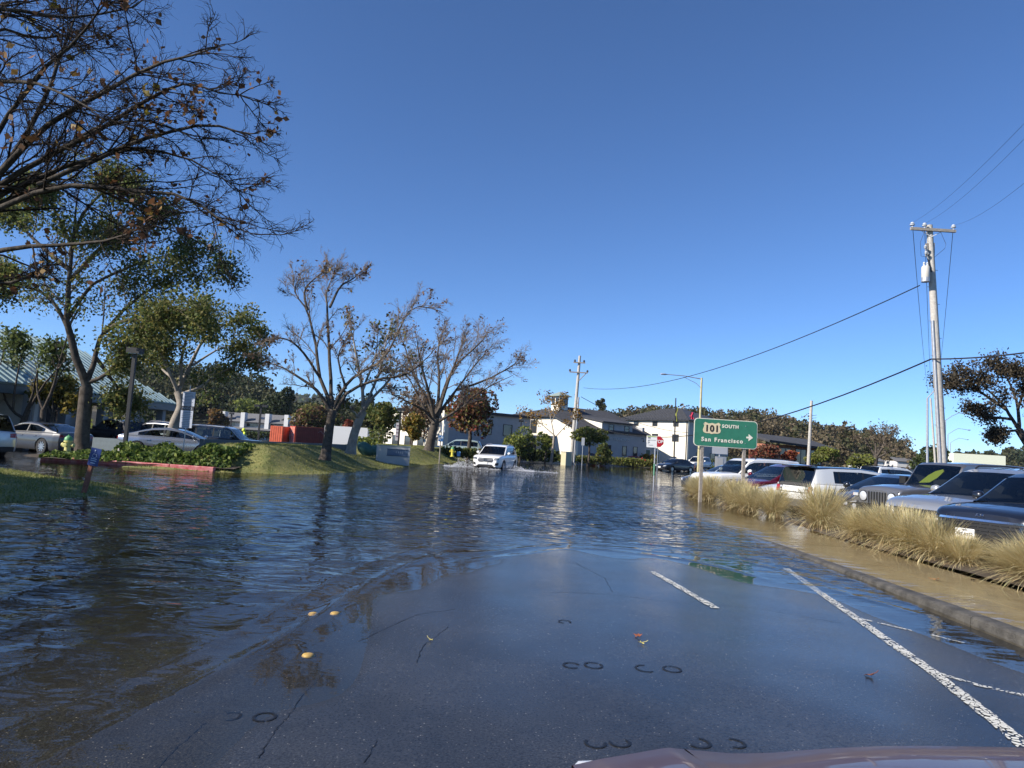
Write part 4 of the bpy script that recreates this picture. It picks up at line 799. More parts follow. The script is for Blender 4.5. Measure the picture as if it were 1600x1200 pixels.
# --- distant white sheds behind the bare brown tree
for q, (px_, Y, w_, h_, lb) in enumerate([(1345, 150, 5, 3.2, 'small pale shed seen through the bare brown tree'), (1402, 160, 6, 3.6, 'small white shed right of the bare brown tree')]):
    B = Bld('shed', lb, at(px_, 730, Y), rad(5), 'shed'); B.t.location.z = 0; B.box('wall', (0, 0, -.3), (w_, 5, h_), M_th); B.slab('roof', [(-.3, -.3, h_), (w_ + .3, -.3, h_), (w_ + .3, 2.6, h_ + .9), (-.3, 2.6, h_ + .9)], .12, M_thr); B.win('x', 0, 1, 2.2, 1, 2.2, -1, M_frame_d)
# --- long low wall behind the berm, and the sloped planter wall in the ivy bed
M_lowwall = mat('teal_grey_wall', (.10, .125, .14), .8, var=.15, scale=2)
p0, p1 = at(318, 700, 31.5), at(545, 702, 44); B = Bld('low_wall', 'long low dark wall along the back of the berm', (p0.x, p0.y), math.atan2(p1.y - p0.y, p1.x - p0.x), 'wall'); lw = math.hypot(p1.x - p0.x, p1.y - p0.y)
q = 0
while q < lw: B.box('wall_panel', (q + .01, 0, -.2), (min(q + 2.4, lw) - .01, .25, 1.02 + random.uniform(-.004, .004)), M_lowwall); q += 2.4
p0 = at(142, 712, 32); B = Bld('planter_wall', 'pale sloping wall end right of the big trunk', (p0.x, p0.y), rad(2), 'wall'); mb = MB(); mb.prism([(0, -.2), (2.9, -.2), (2.9, .12), (1.0, .78), (0, .78)], lambda a, b: Vector((a, 0, b)), lambda a, b: Vector((a, .3, b))); mb.obj('wall_panel', mat('planter_grey', (.20, .24, .25), .8, var=.1), B.t)
# ================================================================ vehicles
# local frame: +x nose, +y left side, +z up, origin on the ground under the middle
def lin(P, x): P = sorted(P); return float(np.interp(x, [p[0] for p in P], [p[1] for p in P]))
WHEELS = {}
def wheel_mesh(r, w, spokes, dark):
    key = (round(r, 3), spokes, dark)
    if key in WHEELS: return WHEELS[key]
    t = MB(); t.lathe([(r * .62, -w / 2), (r * .9, -w / 2), (r * .985, -w * .36), (r, 0), (r * .985, w * .36), (r * .9, w / 2), (r * .62, w / 2)], 30, axis='y', cap=False)
    rim = MB(); rim.lathe([(r * .66, w * .5), (r * .63, w * .44), (r * .60, w * .1)], 30, axis='y', cap=False)
    for k in range(spokes):
        a = 2 * math.pi * k / spokes; R = Matrix.Rotation(-a, 3, 'Y'); rim.box(R @ Vector((r * .34, w * .40, 0)), (r * .58, .03, r * .13), R)
    rim.lathe([(r * .13, w * .47), (r * .13, w * .3)], 12, axis='y')
    back = MB(); back.lathe([(r * .63, w * .12), (r * .02, w * .12)], 24, axis='y', cap=False)
    a, b, c = t.mesh('wheel'), rim.mesh('rim'), back.mesh('brake_disc'); 
    for m_, mm in ((a, M_rubber), (b, M_steeldark if dark else M_alloy), (c, M_black)): m_.materials.append(mm); m_.polygons.foreach_set('use_smooth', [True] * len(m_.polygons)); m_.set_sharp_from_angle(angle=rad(40))
    WHEELS[key] = (a, b, c); return WHEELS[key]
def car(name, label, sp, pnt, loc, heading, cat='car', group=None, roofm=None, trim=None, dark_rim=False, extra=None, z=0.0, pitch=0.0):
    """sp: L,W, sill, wr, xf, xr, deck[(x,z)], roof[(x,z)], plan[(x,frac)], win(x0,x1), pil[x...]"""
    t = thing(name, label, cat, (loc[0], loc[1], z), heading, group); L, Wd = sp['L'], sp['W']; hw0 = Wd / 2; X0, X1 = -L / 2, L / 2
    wr, xf, xr, sill = sp['wr'], sp['xf'], sp['xr'], sp['sill']; ar = wr * sp.get('arch', 1.14); zmax = max(z_ for _, z_ in sp['deck']); wz = wr * .98
    deck = lambda x: lin(sp['deck'], x); hw = lambda x: hw0 * lin(sp['plan'], x)
    def wf(zz):
        u = (zz - sill) / (zmax - sill); return float(np.interp(u, [0, .12, .45, .75, 1.0], sp.get('sec', [.93, .97, 1.0, .985, .93])))
    def zb(x):
        b = sill + sp.get('nose_lift', .05) * max(0, (abs(x) - (L / 2 - .35)) / .35)
        for xc in (xf, xr):
            if abs(x - xc) < ar: b = max(b, wz + math.sqrt(ar * ar - (x - xc) ** 2) - .02)
        return b
    keys = [p[0] for p in sp['deck']] + [p[0] for p in sp['plan']] + [p[0] for p in sp['roof']]
    xs = set(np.linspace(X0, X1, 44).tolist() + keys)
    for xc in (xf, xr): xs |= set((xc + ar * np.cos(np.linspace(0, math.pi, 15))).tolist() + [xc - ar - .004, xc + ar + .004])
    xs = sorted(x for x in xs if X0 <= x <= X1); xs = [x for q, x in enumerate(xs) if q == 0 or x - xs[q - 1] > .0035]
    lev = [0, .12, .3, .45, .6, .75, .88]
    P = []; xa, xd = sp['roof'][0][0], sp['roof'][-1][0]
    for x in xs:
        zt = deck(x); b = zb(x); h = hw(x); row = []
        for u in lev:
            zz = max(b, min(sill + u * (zmax - sill), zt - .05)); row.append((x, h * wf(zz), zz))
        row += [(x, h * wf(zt) * .985, zt - .02), (x, h * .88, zt), (x, h * .6, zt + sp.get('crown', .03) * .6), (x, h * .25, zt + sp.get('crown', .03)), (x, 0, zt + sp.get('crown', .03) * 1.05)]
        P.append([Vector(p) for p in row])
    body = MB(); cab = MB(); nr = len(P[0])
    for s in (1, -1):
        G = [[Vector((p.x, p.y * s, p.z)) for p in row] for row in P]
        for q in range(len(xs) - 1):
            xm = (xs[q] + xs[q + 1]) / 2
            for j in range(nr - 1):
                tgt = cab if (j >= 8 and xd < xm < xa and not sp.get('bed')) else body
                tgt.add([G[q][j], G[q + 1][j], G[q + 1][j + 1], G[q][j + 1]], [(0, 1, 2, 3)])
    for q in (0, -1):
        row = P[q]; body.add([Vector((p.x, p.y, p.z)) for p in row] + [Vector((p.x, -p.y, p.z)) for p in reversed(row[:-1])], [tuple(range(2 * nr - 1))])
    import bmesh
    me = body.mesh('body'); bm = bmesh.new(); bm.from_mesh(me); bmesh.ops.remove_doubles(bm, verts=bm.verts, dist=.0008); bmesh.ops.dissolve_degenerate(bm, edges=bm.edges, dist=.0008); bmesh.ops.recalc_face_normals(bm, faces=bm.faces); bm.to_mesh(me); bm.free()
    bo = link('body', me, pnt, t, 38)
    u = MB(); u.box((0, 0, sill + .14), (L * .9, Wd * .70, .26)); u.box(((xf + xr) / 2, 0, sill + .25), (abs(xf - xr) + ar * 1.8, Wd * .72, .5)); u.obj('underbody', M_black, t)
    if cab.v: cab.obj('cabin_deck', M_darkint, t)
    # greenhouse
    rf = sp['roof']; gx = sorted(set(np.linspace(xd, xa, 30).tolist() + [p[0] for p in rf] + list(sp['win'])))
    tum = sp.get('tumble', .22); xb, xc_ = rf[1][0], sp.get('rearx', rf[-2][0])
    side_t = [0, .10, .5, .84, 1.0]; shell = MB(); glass = {}; inner = MB()
    def grow_(x):
        zd = deck(x) - .012; zr = max(lin(rf, x), zd + .01); hb = hw(x) * .925; ht = hb - tum * (zr - zd); row = []
        rad_ = min(.05, (zr - zd) * .3)
        for tt in side_t: row.append(Vector((x, hb + (ht - hb) * tt, zd + (zr - rad_ - zd) * tt)))
        for fr, dz in ((.93, .55), (.86, .8), (.5, 1.0), (0, 1.12)): row.append(Vector((x, ht * fr, zr - rad_ + rad_ * dz)))
        return row
    G = [grow_(x) for x in gx]; w0, w1 = sorted(sp['win']); pil = sp['pil']; pw = sp.get('pw', .035)
    def bandk(x):
        if x < w0 or x > w1: return None
        for p_ in pil:
            if abs(x - p_) < pw: return 'p'
        return sum(x > p_ for p_ in pil)
    cuts = sorted(set([w0, w1] + [p_ - pw for p_ in pil] + [p_ + pw for p_ in pil])); gx = sorted(set(gx + [c for c in cuts if xd < c < xa])); G = [grow_(x) for x in gx]; blk = MB()
    for s in (1, -1):
        H = [[Vector((p.x, p.y * s, p.z)) for p in row] for row in G]
        for q in range(len(gx) - 1):
            xm = (gx[q] + gx[q + 1]) / 2
            for j in range(len(G[0]) - 1):
                quad = [H[q][j], H[q + 1][j], H[q + 1][j + 1], H[q][j + 1]]; tgt = shell
                if j in (1, 2):
                    k = bandk(xm)
                    if k == 'p': tgt = blk
                    elif k is not None: tgt = glass.setdefault(('side_window', s, k), MB())
                elif j in (5, 6, 7) or j == 4:
                    if xm > xb and j >= 5: tgt = glass.setdefault(('windscreen', 0, 0), MB())
                    elif xm < xc_ and j >= 5: tgt = glass.setdefault(('rear_window', 0, 0), MB())
                    elif roofm: tgt = glass.setdefault(('roof', 0, 0), MB())
                tgt.add(quad, [(0, 1, 2, 3)])
    def fin(mb, nm, m_):
        me = mb.mesh(nm); bm = bmesh.new(); bm.from_mesh(me); bmesh.ops.remove_doubles(bm, verts=bm.verts, dist=.0005); bmesh.ops.recalc_face_normals(bm, faces=bm.faces); bm.to_mesh(me); bm.free(); return link(nm, me, m_, t, 50)
    if roofm is not None and sp.get('float_roof'): fin(shell, 'cabin_frame', roofm)
    else: fin(shell, 'cabin_frame', pnt)
    if blk.v: fin(blk, 'pillar', M_black)
    for (nm, s, k), mb in glass.items(): fin(mb, nm, roofm if nm == 'roof' else M_glass)
    # seats
    xs_ = xb - .55; zs = deck(0) 
    for sx in ([xs_] + ([xs_ - .95] if xs_ - 1.2 > xd else [])):
        for sy in (-.38, .38):
            m_ = MB(); m_.box((sx, sy, zs + .02), (.14, .46, .3)); m_.box((sx - .03, sy, zs + .27), (.09, .26, .2)); m_.obj('seat', M_darkint, t)
    m_ = MB(); m_.lathe([(.17, -.012), (.19, 0), (.17, .012)], 16, axis='x', cap=False, c=(xs_ + .5, .38, zs + .06)); m_.obj('steering_wheel', M_black, t)
    # wheels
    a, b, c = wheel_mesh(wr, .24, sp.get('spokes', 10), dark_rim)
    for xc in (xf, xr):
        for s in (1, -1):
            w = bpy.data.objects.new('wheel', a); COL.objects.link(w); w.parent = t; w.location = (xc, s * (hw0 - .135), wr); w.rotation_euler = (0, 0, 0 if s > 0 else math.pi)
            for nm, me in (('rim', b), ('brake_disc', c)):
                o = bpy.data.objects.new(nm, me); COL.objects.link(o); o.parent = w
    # conforming patches on nose, tail and sides
    def surf_x(y, zz, s):
        lo, hi = 0.0, L / 2
        ok = lambda x: hw(s * x) * wf(zz) >= abs(y) - 1e-6 and deck(s * x) + sp.get('crown', .03) * (1 - (y / hw0) ** 2) >= zz - 1e-6
        if ok(hi): return s * hi
        for _ in range(24):
            md = (lo + hi) / 2
            if ok(md): lo = md
            else: hi = md
        return s * lo
    def patch(nm, quad, m_, s=1, off=.012, nu=8, nv=4, th=.05, parent=None, mirror=False):
        """quad: four (y,z) corners on the nose (s=1) or tail (s=-1)"""
        q = [Vector((p[0], p[1], 0)) for p in quad]; A = []; B = []
        for i in range(nu + 1):
            ra, rb = [], []
            for j in range(nv + 1):
                u_, v_ = i / nu, j / nv; p = (q[0] * (1 - u_) + q[1] * u_) * (1 - v_) + (q[3] * (1 - u_) + q[2] * u_) * v_
                x = surf_x(p.x, p.y, s); ra.append(Vector((x + s * off, p.x * (1 + .006), p.y))); rb.append(Vector((x - s * th, p.x * .985, p.y)))
            A.append(ra); B.append(rb)
        mb = MB(); mb.grid(A); mb.grid(B)
        per = [(i, 0) for i in range(nu + 1)] + [(nu, j) for j in range(1, nv + 1)] + [(i, nv) for i in range(nu - 1, -1, -1)] + [(0, j) for j in range(nv - 1, 0, -1)]
        for a_, b_ in zip(per, per[1:] + per[:1]): mb.add([A[a_[0]][a_[1]], A[b_[0]][b_[1]], B[b_[0]][b_[1]], B[a_[0]][a_[1]]], [(0, 1, 2, 3)])
        return mb.obj(nm, m_, parent or t, 35)
    def both(nm, quad, m_, s=1, **kw):
        return [patch(nm, [(k * y, zz) for y, zz in quad], m_, s, **kw) for k in (1, -1)]
    def side(nm, x0, x1, z0, z1, m_, off=.006, th=.02, nx=6):
        for s in (1, -1):
            A = []; B = []
            for i in range(nx + 1):
                x = x0 + (x1 - x0) * i / nx; A.append([Vector((x, s * (hw(x) * wf(zz) + off), zz)) for zz in (z0, (z0 + z1) / 2, z1)]); B.append([Vector((x, s * (hw(x) * wf(zz) - th), zz)) for zz in (z0, (z0 + z1) / 2, z1)])
            mb = MB(); mb.grid(A); mb.grid(B); n_ = nx
            per = [(i, 0) for i in range(n_ + 1)] + [(n_, 1), (n_, 2)] + [(i, 2) for i in range(n_ - 1, -1, -1)] + [(0, 1)]
            for a_, b_ in zip(per, per[1:] + per[:1]): mb.add([A[a_[0]][a_[1]], A[b_[0]][b_[1]], B[b_[0]][b_[1]], B[a_[0]][a_[1]]], [(0, 1, 2, 3)])
            mb.obj(nm, m_, t, 40)
    # doors: seams and handles, mirrors, arch lips, sill
    zd = deck(0)
    for xp in sp.get('seams', []): side('door_seam', xp - .006, xp + .006, sill + .12, zd - .03, M_black, .002, nx=1)
    for xh in sp.get('handles', []): side('door_handle', xh - .1, xh + .1, zd - .17, zd - .135, sp.get('hmat', pnt), .025, nx=2)
    if sp.get('clad'):
        side('sill_trim', xr + ar + .02, xf - ar - .02, sill + .01, sill + .16, M_black, .008)
        for xc in (xf, xr):
            for s in (1, -1):
                mb = MB(); pts = []
                for q in range(17):
                    a_ = math.pi * q / 16; pts.append((xc + (ar + .015) * math.cos(a_), wz + (ar + .015) * math.sin(a_)))
                P0 = [[Vector((x_, s * (hw(x_) * wf(max(z_, sill)) + .012), z_)), Vector((xc + (x_ - xc) * 1.09, s * (hw(xc) * wf(max(z_, sill)) + .012), wz + (z_ - wz) * 1.09))] for x_, z_ in pts]
                P1 = [[p - Vector((0, s * .06, 0)) for p in row] for row in P0]; mb.grid(P0); mb.grid(P1)
                mb.grid([[P0[i][0], P1[i][0]] for i in range(17)]); mb.grid([[P0[i][1], P1[i][1]] for i in range(17)]); mb.obj('arch_trim', M_black, t, 40)
    xm_ = xa - .42
    for s in (1, -1):
        mb = MB(); c_ = Vector((xm_, s * (hw0 * .985 + .10), zd + .10)); mb.lathe([(.02, -.10), (.075, -.085), (.095, 0), (.085, .07), (.03, .10)], 12, c=c_, axis='y'); mb.v = [(xm_ + (v[0] - xm_) * .8, v[1], v[2]) for v in mb.v]
        mo = mb.obj('mirror', sp.get('mirmat', pnt), t, 60); mb = MB(); mb.tube([(xm_, s * hw0 * .88, zd + .03), (xm_, s * (hw0 * .985 + .05), zd + .07)], .025, 6); mb.obj('mirror_arm', M_black, mo)
    # wipers and roof rails
    if sp.get('rails'):
        for s in (1, -1):
            mb = MB(); mb.tube([(x_, s * (hw0 * .925 - tum * (lin(rf, x_) - deck(x_)) - .08), lin(rf, x_) + dz) for x_, dz in ((rf[1][0] - .35, .0), (rf[1][0] - .45, .05), ((xb + xc_) / 2, .055), (xc_ + .3, .05), (xc_ + .2, 0))], .018, 6); mb.obj('roof_rail', sp['rails'], t, 60)
    if extra: extra(t, patch, both, side, surf_x, hw, deck)
    return t
def plate(t, patch, s, y, z0, w=.31, h=.155):
    return patch('number_plate', [(y - w / 2, z0), (y + w / 2, z0), (y + w / 2, z0 + h), (y - w / 2, z0 + h)], M_plate, s, off=.03, nu=2, nv=1)
SUV = dict(L=4.78, W=1.92, sill=.27, wr=.37, xf=1.45, xr=-1.42, win=(-2.0, .98), pil=[-1.35, -.42], deck=[(-2.39, .80), (-2.36, .98), (-2.25, 1.06), (.9, 1.05), (1.05, 1.05), (1.7, 1.0), (2.1, .94), (2.28, .88), (2.36, .80), (2.39, .68)],
           roof=[(1.08, 1.06), (.32, 1.58), (.1, 1.67), (-.5, 1.72), (-1.4, 1.70), (-1.95, 1.63), (-2.30, 1.08)], plan=[(-2.39, .78), (-2.34, .88), (-2.1, .96), (-1.5, 1), (1.4, 1), (1.9, .97), (2.2, .90), (2.33, .80), (2.39, .66)],
           seams=[.95, -.42, -1.2], handles=[-.2, -1.05], clad=True)
SEDAN = dict(L=4.75, W=1.86, sill=.2, wr=.335, xf=1.42, xr=-1.42, win=(-1.35, .95), pil=[-.35], deck=[(-2.375, .70), (-2.33, .92), (-2.2, .98), (-1.6, .98), (.9, .93), (1.1, .92), (1.8, .80), (2.15, .71), (2.3, .64), (2.375, .52)],
             roof=[(1.25, .92), (.30, 1.34), (0, 1.42), (-.4, 1.45), (-.9, 1.41), (-1.25, 1.31), (-1.95, .99)], rearx=-1.0, plan=[(-2.375, .70), (-2.3, .84), (-2.0, .94), (-1.4, 1), (1.3, 1), (1.8, .96), (2.1, .88), (2.28, .75), (2.375, .56)], seams=[.95, -.35, -1.2], handles=[-.12, -1.0], tumble=.34, crown=.05)
FAST = dict(SEDAN, L=4.98, W=1.94, deck=[(-2.49, .72), (-2.44, .96), (-2.3, 1.0), (-1.6, 1.0), (.9, .94), (1.2, .92), (1.9, .82), (2.25, .73), (2.42, .62), (2.49, .5)], roof=[(1.5, .92), (.45, 1.32), (.1, 1.40), (-.3, 1.43), (-.9, 1.38), (-1.4, 1.25), (-2.2, 1.01)], rearx=-1.1,
            plan=[(-2.49, .74), (-2.4, .86), (-2.1, .95), (-1.4, 1), (1.3, 1), (1.9, .96), (2.2, .88), (2.4, .75), (2.49, .56)], win=(-1.5, 1.15), wr=.36, xf=1.5, xr=-1.48)
def suv_face(grille='mesh', lamp=M_lens, pl=True, amber=True, rear=True):
    def f(t, patch, both, side, sx, hw, deck):
        patch('grille', [(-.42, .55), (.42, .55), (.50, .80), (-.50, .80)], M_black, 1, off=.012)
        for q in range(3): patch('grille_bar', [(-.42, .595 + .07 * q), (.42, .595 + .07 * q), (.42, .615 + .07 * q), (-.42, .615 + .07 * q)], M_chrome if grille == 'chrome' else M_steeldark, 1, off=.03, nv=1)
        for h in both('headlight', [(.52, .70), (.80, .72), (.80, .84), (.52, .80)], lamp, 1): pass
        if amber: both('indicator', [(.78, .70), (.86, .72), (.86, .80), (.78, .79)], M_amber, 1, nu=3, nv=2)
        patch('lower_intake', [(-.55, .32), (.55, .32), (.48, .47), (-.48, .47)], M_black, 1)
        patch('skid_plate', [(-.4, .28), (.4, .28), (.36, .315), (-.36, .315)], M_alloy, 1, off=.02, nv=1)
        if pl: plate(t, patch, 1, 0, .46)
        if rear:
            both('tail_light', [(.55, .82), (.88, .80), (.88, .97), (.55, .96)], M_red, -1); plate(t, patch, -1, 0, .72); patch('rear_bumper', [(-.7, .30), (.7, .30), (.72, .48), (-.72, .48)], M_black, -1)
    return f
def sedan_face(lamp=M_lensd, pl=False):
    def f(t, patch, both, side, sx, hw, deck):
        both('headlight', [(.46, .56), (.74, .60), (.76, .70), (.50, .63)], lamp, 1); both('headlight_glass', [(.52, .58), (.70, .61), (.70, .66), (.54, .62)], M_lens, 1, off=.016)
        patch('lower_intake', [(-.48, .24), (.48, .24), (.42, .36), (-.42, .36)], M_black, 1)
        if pl: plate(t, patch, 1, 0, .40)
        both('tail_light', [(.30, .80), (.80, .78), (.80, .90), (.30, .88)], M_red, -1); plate(t, patch, -1, 0, .58); patch('rear_bumper', [(-.62, .22), (.62, .22), (.62, .36), (-.62, .36)], M_black, -1)
    return f
def nose_at(px, py, Y, heading, L, z=0):
    p = at(px, py, Y); return (p.x - math.cos(heading) * L / 2, p.y - math.sin(heading) * L / 2)
GR = 'cars parked nose in behind the fountain grass'; A0 = rad(197)

# black crossover nearest on the right
KIA = dict(SUV, L=4.66, W=1.90, deck=[(-2.33, .80), (-2.3, .98), (-2.2, 1.05), (.9, 1.04), (1.05, 1.04), (1.7, 1.0), (2.05, .95), (2.2, .91), (2.29, .86), (2.33, .74)], plan=[(-2.33, .8), (-2.2, .92), (-1.5, 1), (1.4, 1), (1.85, .98), (2.1, .93), (2.25, .84), (2.33, .70)],
           roof=[(1.08, 1.06), (.32, 1.53), (.1, 1.6), (-.5, 1.66), (-1.4, 1.64), (-1.9, 1.58), (-2.25, 1.08)])
def kia_face(t, patch, both, side, sx, hw, deck):
    patch('grille', [(-.66, .50), (.66, .50), (.70, .76), (-.70, .76)], M_black, 1, off=.010)
    for r_ in range(4):
        for c_ in range(8):
            y0 = -.62 + c_ * .155 + (.04 if r_ % 2 else 0); z0 = .525 + r_ * .057
            patch('grille_cell', [(y0, z0 + .03), (y0 + .125, z0 + .03), (y0 + .11, z0 + .045), (y0 + .015, z0 + .045)], M_steeldark, 1, off=.028, nu=2, nv=1)
    both('headlight', [(.70, .58), (.84, .60), (.84, .80), (.72, .78)], M_lensd, 1); both('running_light', [(.72, .70), (.80, .70), (.80, .73), (.72, .73)], M_lens, 1, off=.02, nu=2, nv=1)
    patch('grille_surround', [(-.70, .765), (.70, .765), (.66, .80), (-.66, .80)], M_chrome, 1, off=.012, nv=1)
    patch('lower_intake', [(-.6, .30), (.6, .30), (.55, .42), (-.55, .42)], M_black, 1); patch('skid_plate', [(-.45, .275), (.45, .275), (.42, .30), (-.42, .30)], M_alloy, 1, off=.02, nv=1)
    pl = plate(t, patch, 1, -.22, .45, .32, .17); x_ = sx(-.22, .53, 1) + .034
    text('787-0552', .072, M_black, pl, facing((x_ + .004, -.22, .525), (0, 1, 0), (0, 0, 1)), .002); text('TEXAS', .035, M_black, pl, facing((x_ + .004, -.22, .595), (0, 1, 0), (0, 0, 1)), .002)
    text('KIA', .095, M_chrome, t, facing((sx(0, .86, 1) + .012, 0, .862), (0, 1, 0), (-.75, 0, .66)), .006, 'emblem', spacing=.92)
hd = rad(205); car('parked_car', 'black crossover with honeycomb grille and white plate nearest on the right', KIA, paint('black', (.010, .012, .020), .3), nose_at(1530, 812, 11.9, hd, 4.66), hd, 'car', GR, extra=kia_face, z=-.02)
# silver crossover
def path_face(t, patch, both, side, sx, hw, deck):
    patch('grille', [(-.40, .52), (.40, .52), (.52, .80), (-.52, .80)], M_black, 1, off=.010)
    for q in range(3): patch('grille_bar', [(-.38, .58 + .07 * q), (.38, .58 + .07 * q), (.38, .60 + .07 * q), (-.38, .60 + .07 * q)], M_steeldark, 1, off=.03, nv=1)
    both('grille_surround', [(.46, .52), (.50, .52), (.60, .80), (.55, .80)], M_chrome, 1, off=.018, nu=2)
    for s in (1, -1):
        h = patch('headlight', [(s * .56, .66), (s * .84, .70), (s * .86, .82), (s * .60, .81)], M_lensd, 1)
        patch('lamp_strip', [(s * .60, .775), (s * .80, .79), (s * .80, .815), (s * .60, .80)], M_lens, 1, off=.018, nv=1, parent=h); patch('lamp_unit', [(s * .60, .69), (s * .78, .72), (s * .78, .755), (s * .60, .735)], M_lens, 1, off=.018, nv=1, parent=h)
        patch('indicator', [(s * .80, .71), (s * .87, .72), (s * .87, .80), (s * .81, .79)], M_amber, 1, off=.02, nu=3, nv=2, parent=h)
    patch('lower_intake', [(-.55, .32), (.55, .32), (.48, .46), (-.48, .46)], M_black, 1)
    both('tail_light', [(.55, .82), (.88, .80), (.88, .97), (.55, .96)], M_red, -1)
hd = A0; PATH = dict(SUV, L=4.95, W=1.96, deck=[(-2.475, .80), (-2.44, .98), (-2.3, 1.08), (.9, 1.07), (1.1, 1.07), (1.75, 1.03), (2.15, .97), (2.35, .91), (2.44, .84), (2.475, .70)], plan=[(-2.475, .8), (-2.3, .92), (-1.5, 1), (1.4, 1), (1.9, .98), (2.2, .92), (2.38, .82), (2.475, .68)],
                     roof=[(1.15, 1.09), (.38, 1.60), (.15, 1.67), (-.5, 1.72), (-1.5, 1.70), (-2.0, 1.64), (-2.38, 1.1)], rails=M_steeldark, mirmat=mat('mirror_silver', (.5, .5, .5), .25, .6, coat=1))
car('parked_car', 'silver grey crossover with orange corner lamps between black crossover and off-roader', PATH, paint('silver', (.44, .45, .46), .7, .3), nose_at(1428, 795, 14.3, hd, 4.95), hd, 'car', GR, extra=path_face, z=-.03)
# grey off-roader with slotted grille
M_gm = paint('granite', (.20, .20, .21), .6, .3)
JEEP = dict(L=4.3, W=1.60, sill=.42, wr=.41, xf=1.42, xr=-1.50, arch=1.2, win=(-1.95, .40), pil=[-1.25, -.32], deck=[(-2.15, 1.0), (-2.13, 1.18), (-2.1, 1.20), (.55, 1.20), (.62, 1.20), (1.6, 1.16), (2.02, 1.11), (2.1, 1.08), (2.15, 1.0)],
            roof=[(.64, 1.21), (.30, 1.74), (.18, 1.80), (-.5, 1.84), (-1.6, 1.84), (-2.02, 1.82), (-2.12, 1.21)], plan=[(-2.15, .96), (-2.1, 1), (.6, 1), (1.2, .94), (1.9, .85), (2.1, .80), (2.15, .76)], sec=[.97, 1, 1, 1, .985], tumble=.10, crown=.035, pw=.05, seams=[.52, -.42, -1.25], handles=[-.25, -1.1], nose_lift=.2, mirmat=M_black, hmat=M_gm)
def jeep_face(t, patch, both, side, sx, hw, deck):
    g = patch('grille', [(-.60, .66), (.60, .66), (.60, 1.05), (-.60, 1.05)], M_gm, 1, off=.02)
    for q in range(7): y0 = -.255 + q * .085; patch('grille_slot', [(y0 - .026, .70), (y0 + .026, .70), (y0 + .026, 1.0), (y0 - .026, 1.0)], M_black, 1, off=.026, nu=1, nv=1, parent=g)
    for q in range(8): y0 = -.297 + q * .085; patch('grille_rib', [(y0 - .012, .69), (y0 + .012, .69), (y0 + .012, 1.01), (y0 - .012, 1.01)], M_alloy, 1, off=.036, nu=1, nv=1, parent=g)
    for s in (1, -1):
        mb = MB(); mb.lathe([(.115, .0), (.115, .05), (.09, .065), (.0, .075)], 20, c=(sx(s * .44, .88, 1) - .01, s * .44, .88), axis='x'); h = mb.obj('headlight', M_lens, t, 30)
        mb = MB(); mb.lathe([(.135, 0), (.135, .04), (.112, .045)], 20, c=(sx(s * .44, .88, 1) - .005, s * .44, .88), axis='x', cap=False); mb.obj('headlight_ring', M_steeldark, h, 30)
        for xc, l0, l1 in ((1.42, -.62, .66), (-1.50, -.58, .55)):
            P0 = []
            for u_ in np.linspace(0, 1, 11):
                x_ = xc + l0 + (l1 - l0) * u_; zz = .97 - .22 * max(0, abs(u_ - .5) * 2 - .55) ** 1.3 * 2.2; P0.append([Vector((x_, s * .66, zz + .02)), Vector((x_, s * .86, zz + .015)), Vector((x_, s * .935, zz - .01)), Vector((x_, s * .94, zz - .07)), Vector((x_, s * .90, zz - .08)), Vector((x_, s * .66, zz - .05))])
            mb = MB(); mb.grid(P0); mb.grid([[r[0], r[-1]] for r in P0]); mb.add(P0[0], [tuple(range(6))]); mb.add(P0[-1], [tuple(range(6))]); fd = mb.obj('wheel_flare', M_gm if xc > 0 else M_gm, t, 40)
            if xc > 0:
                mb = MB(); mb.box((xc + .60, s * .82, .90), (.10, .16, .075)); mb.obj('running_light', M_lens, fd); mb = MB(); mb.box((xc + .585, s * .905, .895), (.09, .05, .06)); mb.obj('indicator', M_amber, fd)
        mb = MB(); mb.box((.52, s * .86, 1.32), (.10, .20, .19)); mb.obj('mirror_housing', M_black, t)
    mb = MB(); mb.box((2.24, 0, .60), (.18, 1.62, .20)); mb.box((2.30, 0, .60), (.10, 1.0, .24)); mb.obj('front_bumper', M_black, t)
    for s in (1, -1): mb = MB(); mb.lathe([(.07, 0), (.07, .03), (.0, .035)], 12, c=(2.33, s * .55, .60), axis='x'); mb.obj('fog_lamp', M_lens, t)
    mb = MB(); mb.box((-2.28, 0, .58), (.18, 1.62, .2)); mb.obj('rear_bumper', M_black, t)
    mb = MB(); mb.lathe([(.25, 0), (.38, .01), (.40, .12), (.38, .23), (.2, .24)], 24, c=(-2.42, .1, 1.0), axis='x'); mb.obj('spare_wheel', M_rubber, t, 40)
    both('tail_light', [(.68, .85), (.79, .85), (.79, 1.08), (.68, 1.08)], M_red, -1, nu=2)
    mb = MB(); mb.tube([(.50, -.5, 1.245), (.56, 0, 1.25), (.50, .5, 1.245)], .01, 5); mb.obj('wiper', M_black, t)
hd = rad(196); jl = nose_at(1372, 775, 17.3, hd, 4.3)
car('off_roader', 'boxy grey off-roader with slotted grille and round lamps behind the silver crossover', JEEP, M_gm, jl, hd, 'car', GR, extra=jeep_face, z=-.05, roofm=paint('granite_top', (.10, .10, .107), .4, .45), dark_rim=True)
ym = mat('yellow_board', (.55, .60, .05), .5); p = Matrix.Rotation(hd, 3, 'Z') @ Vector((.30, -.28, 1.26)); mb = MB()
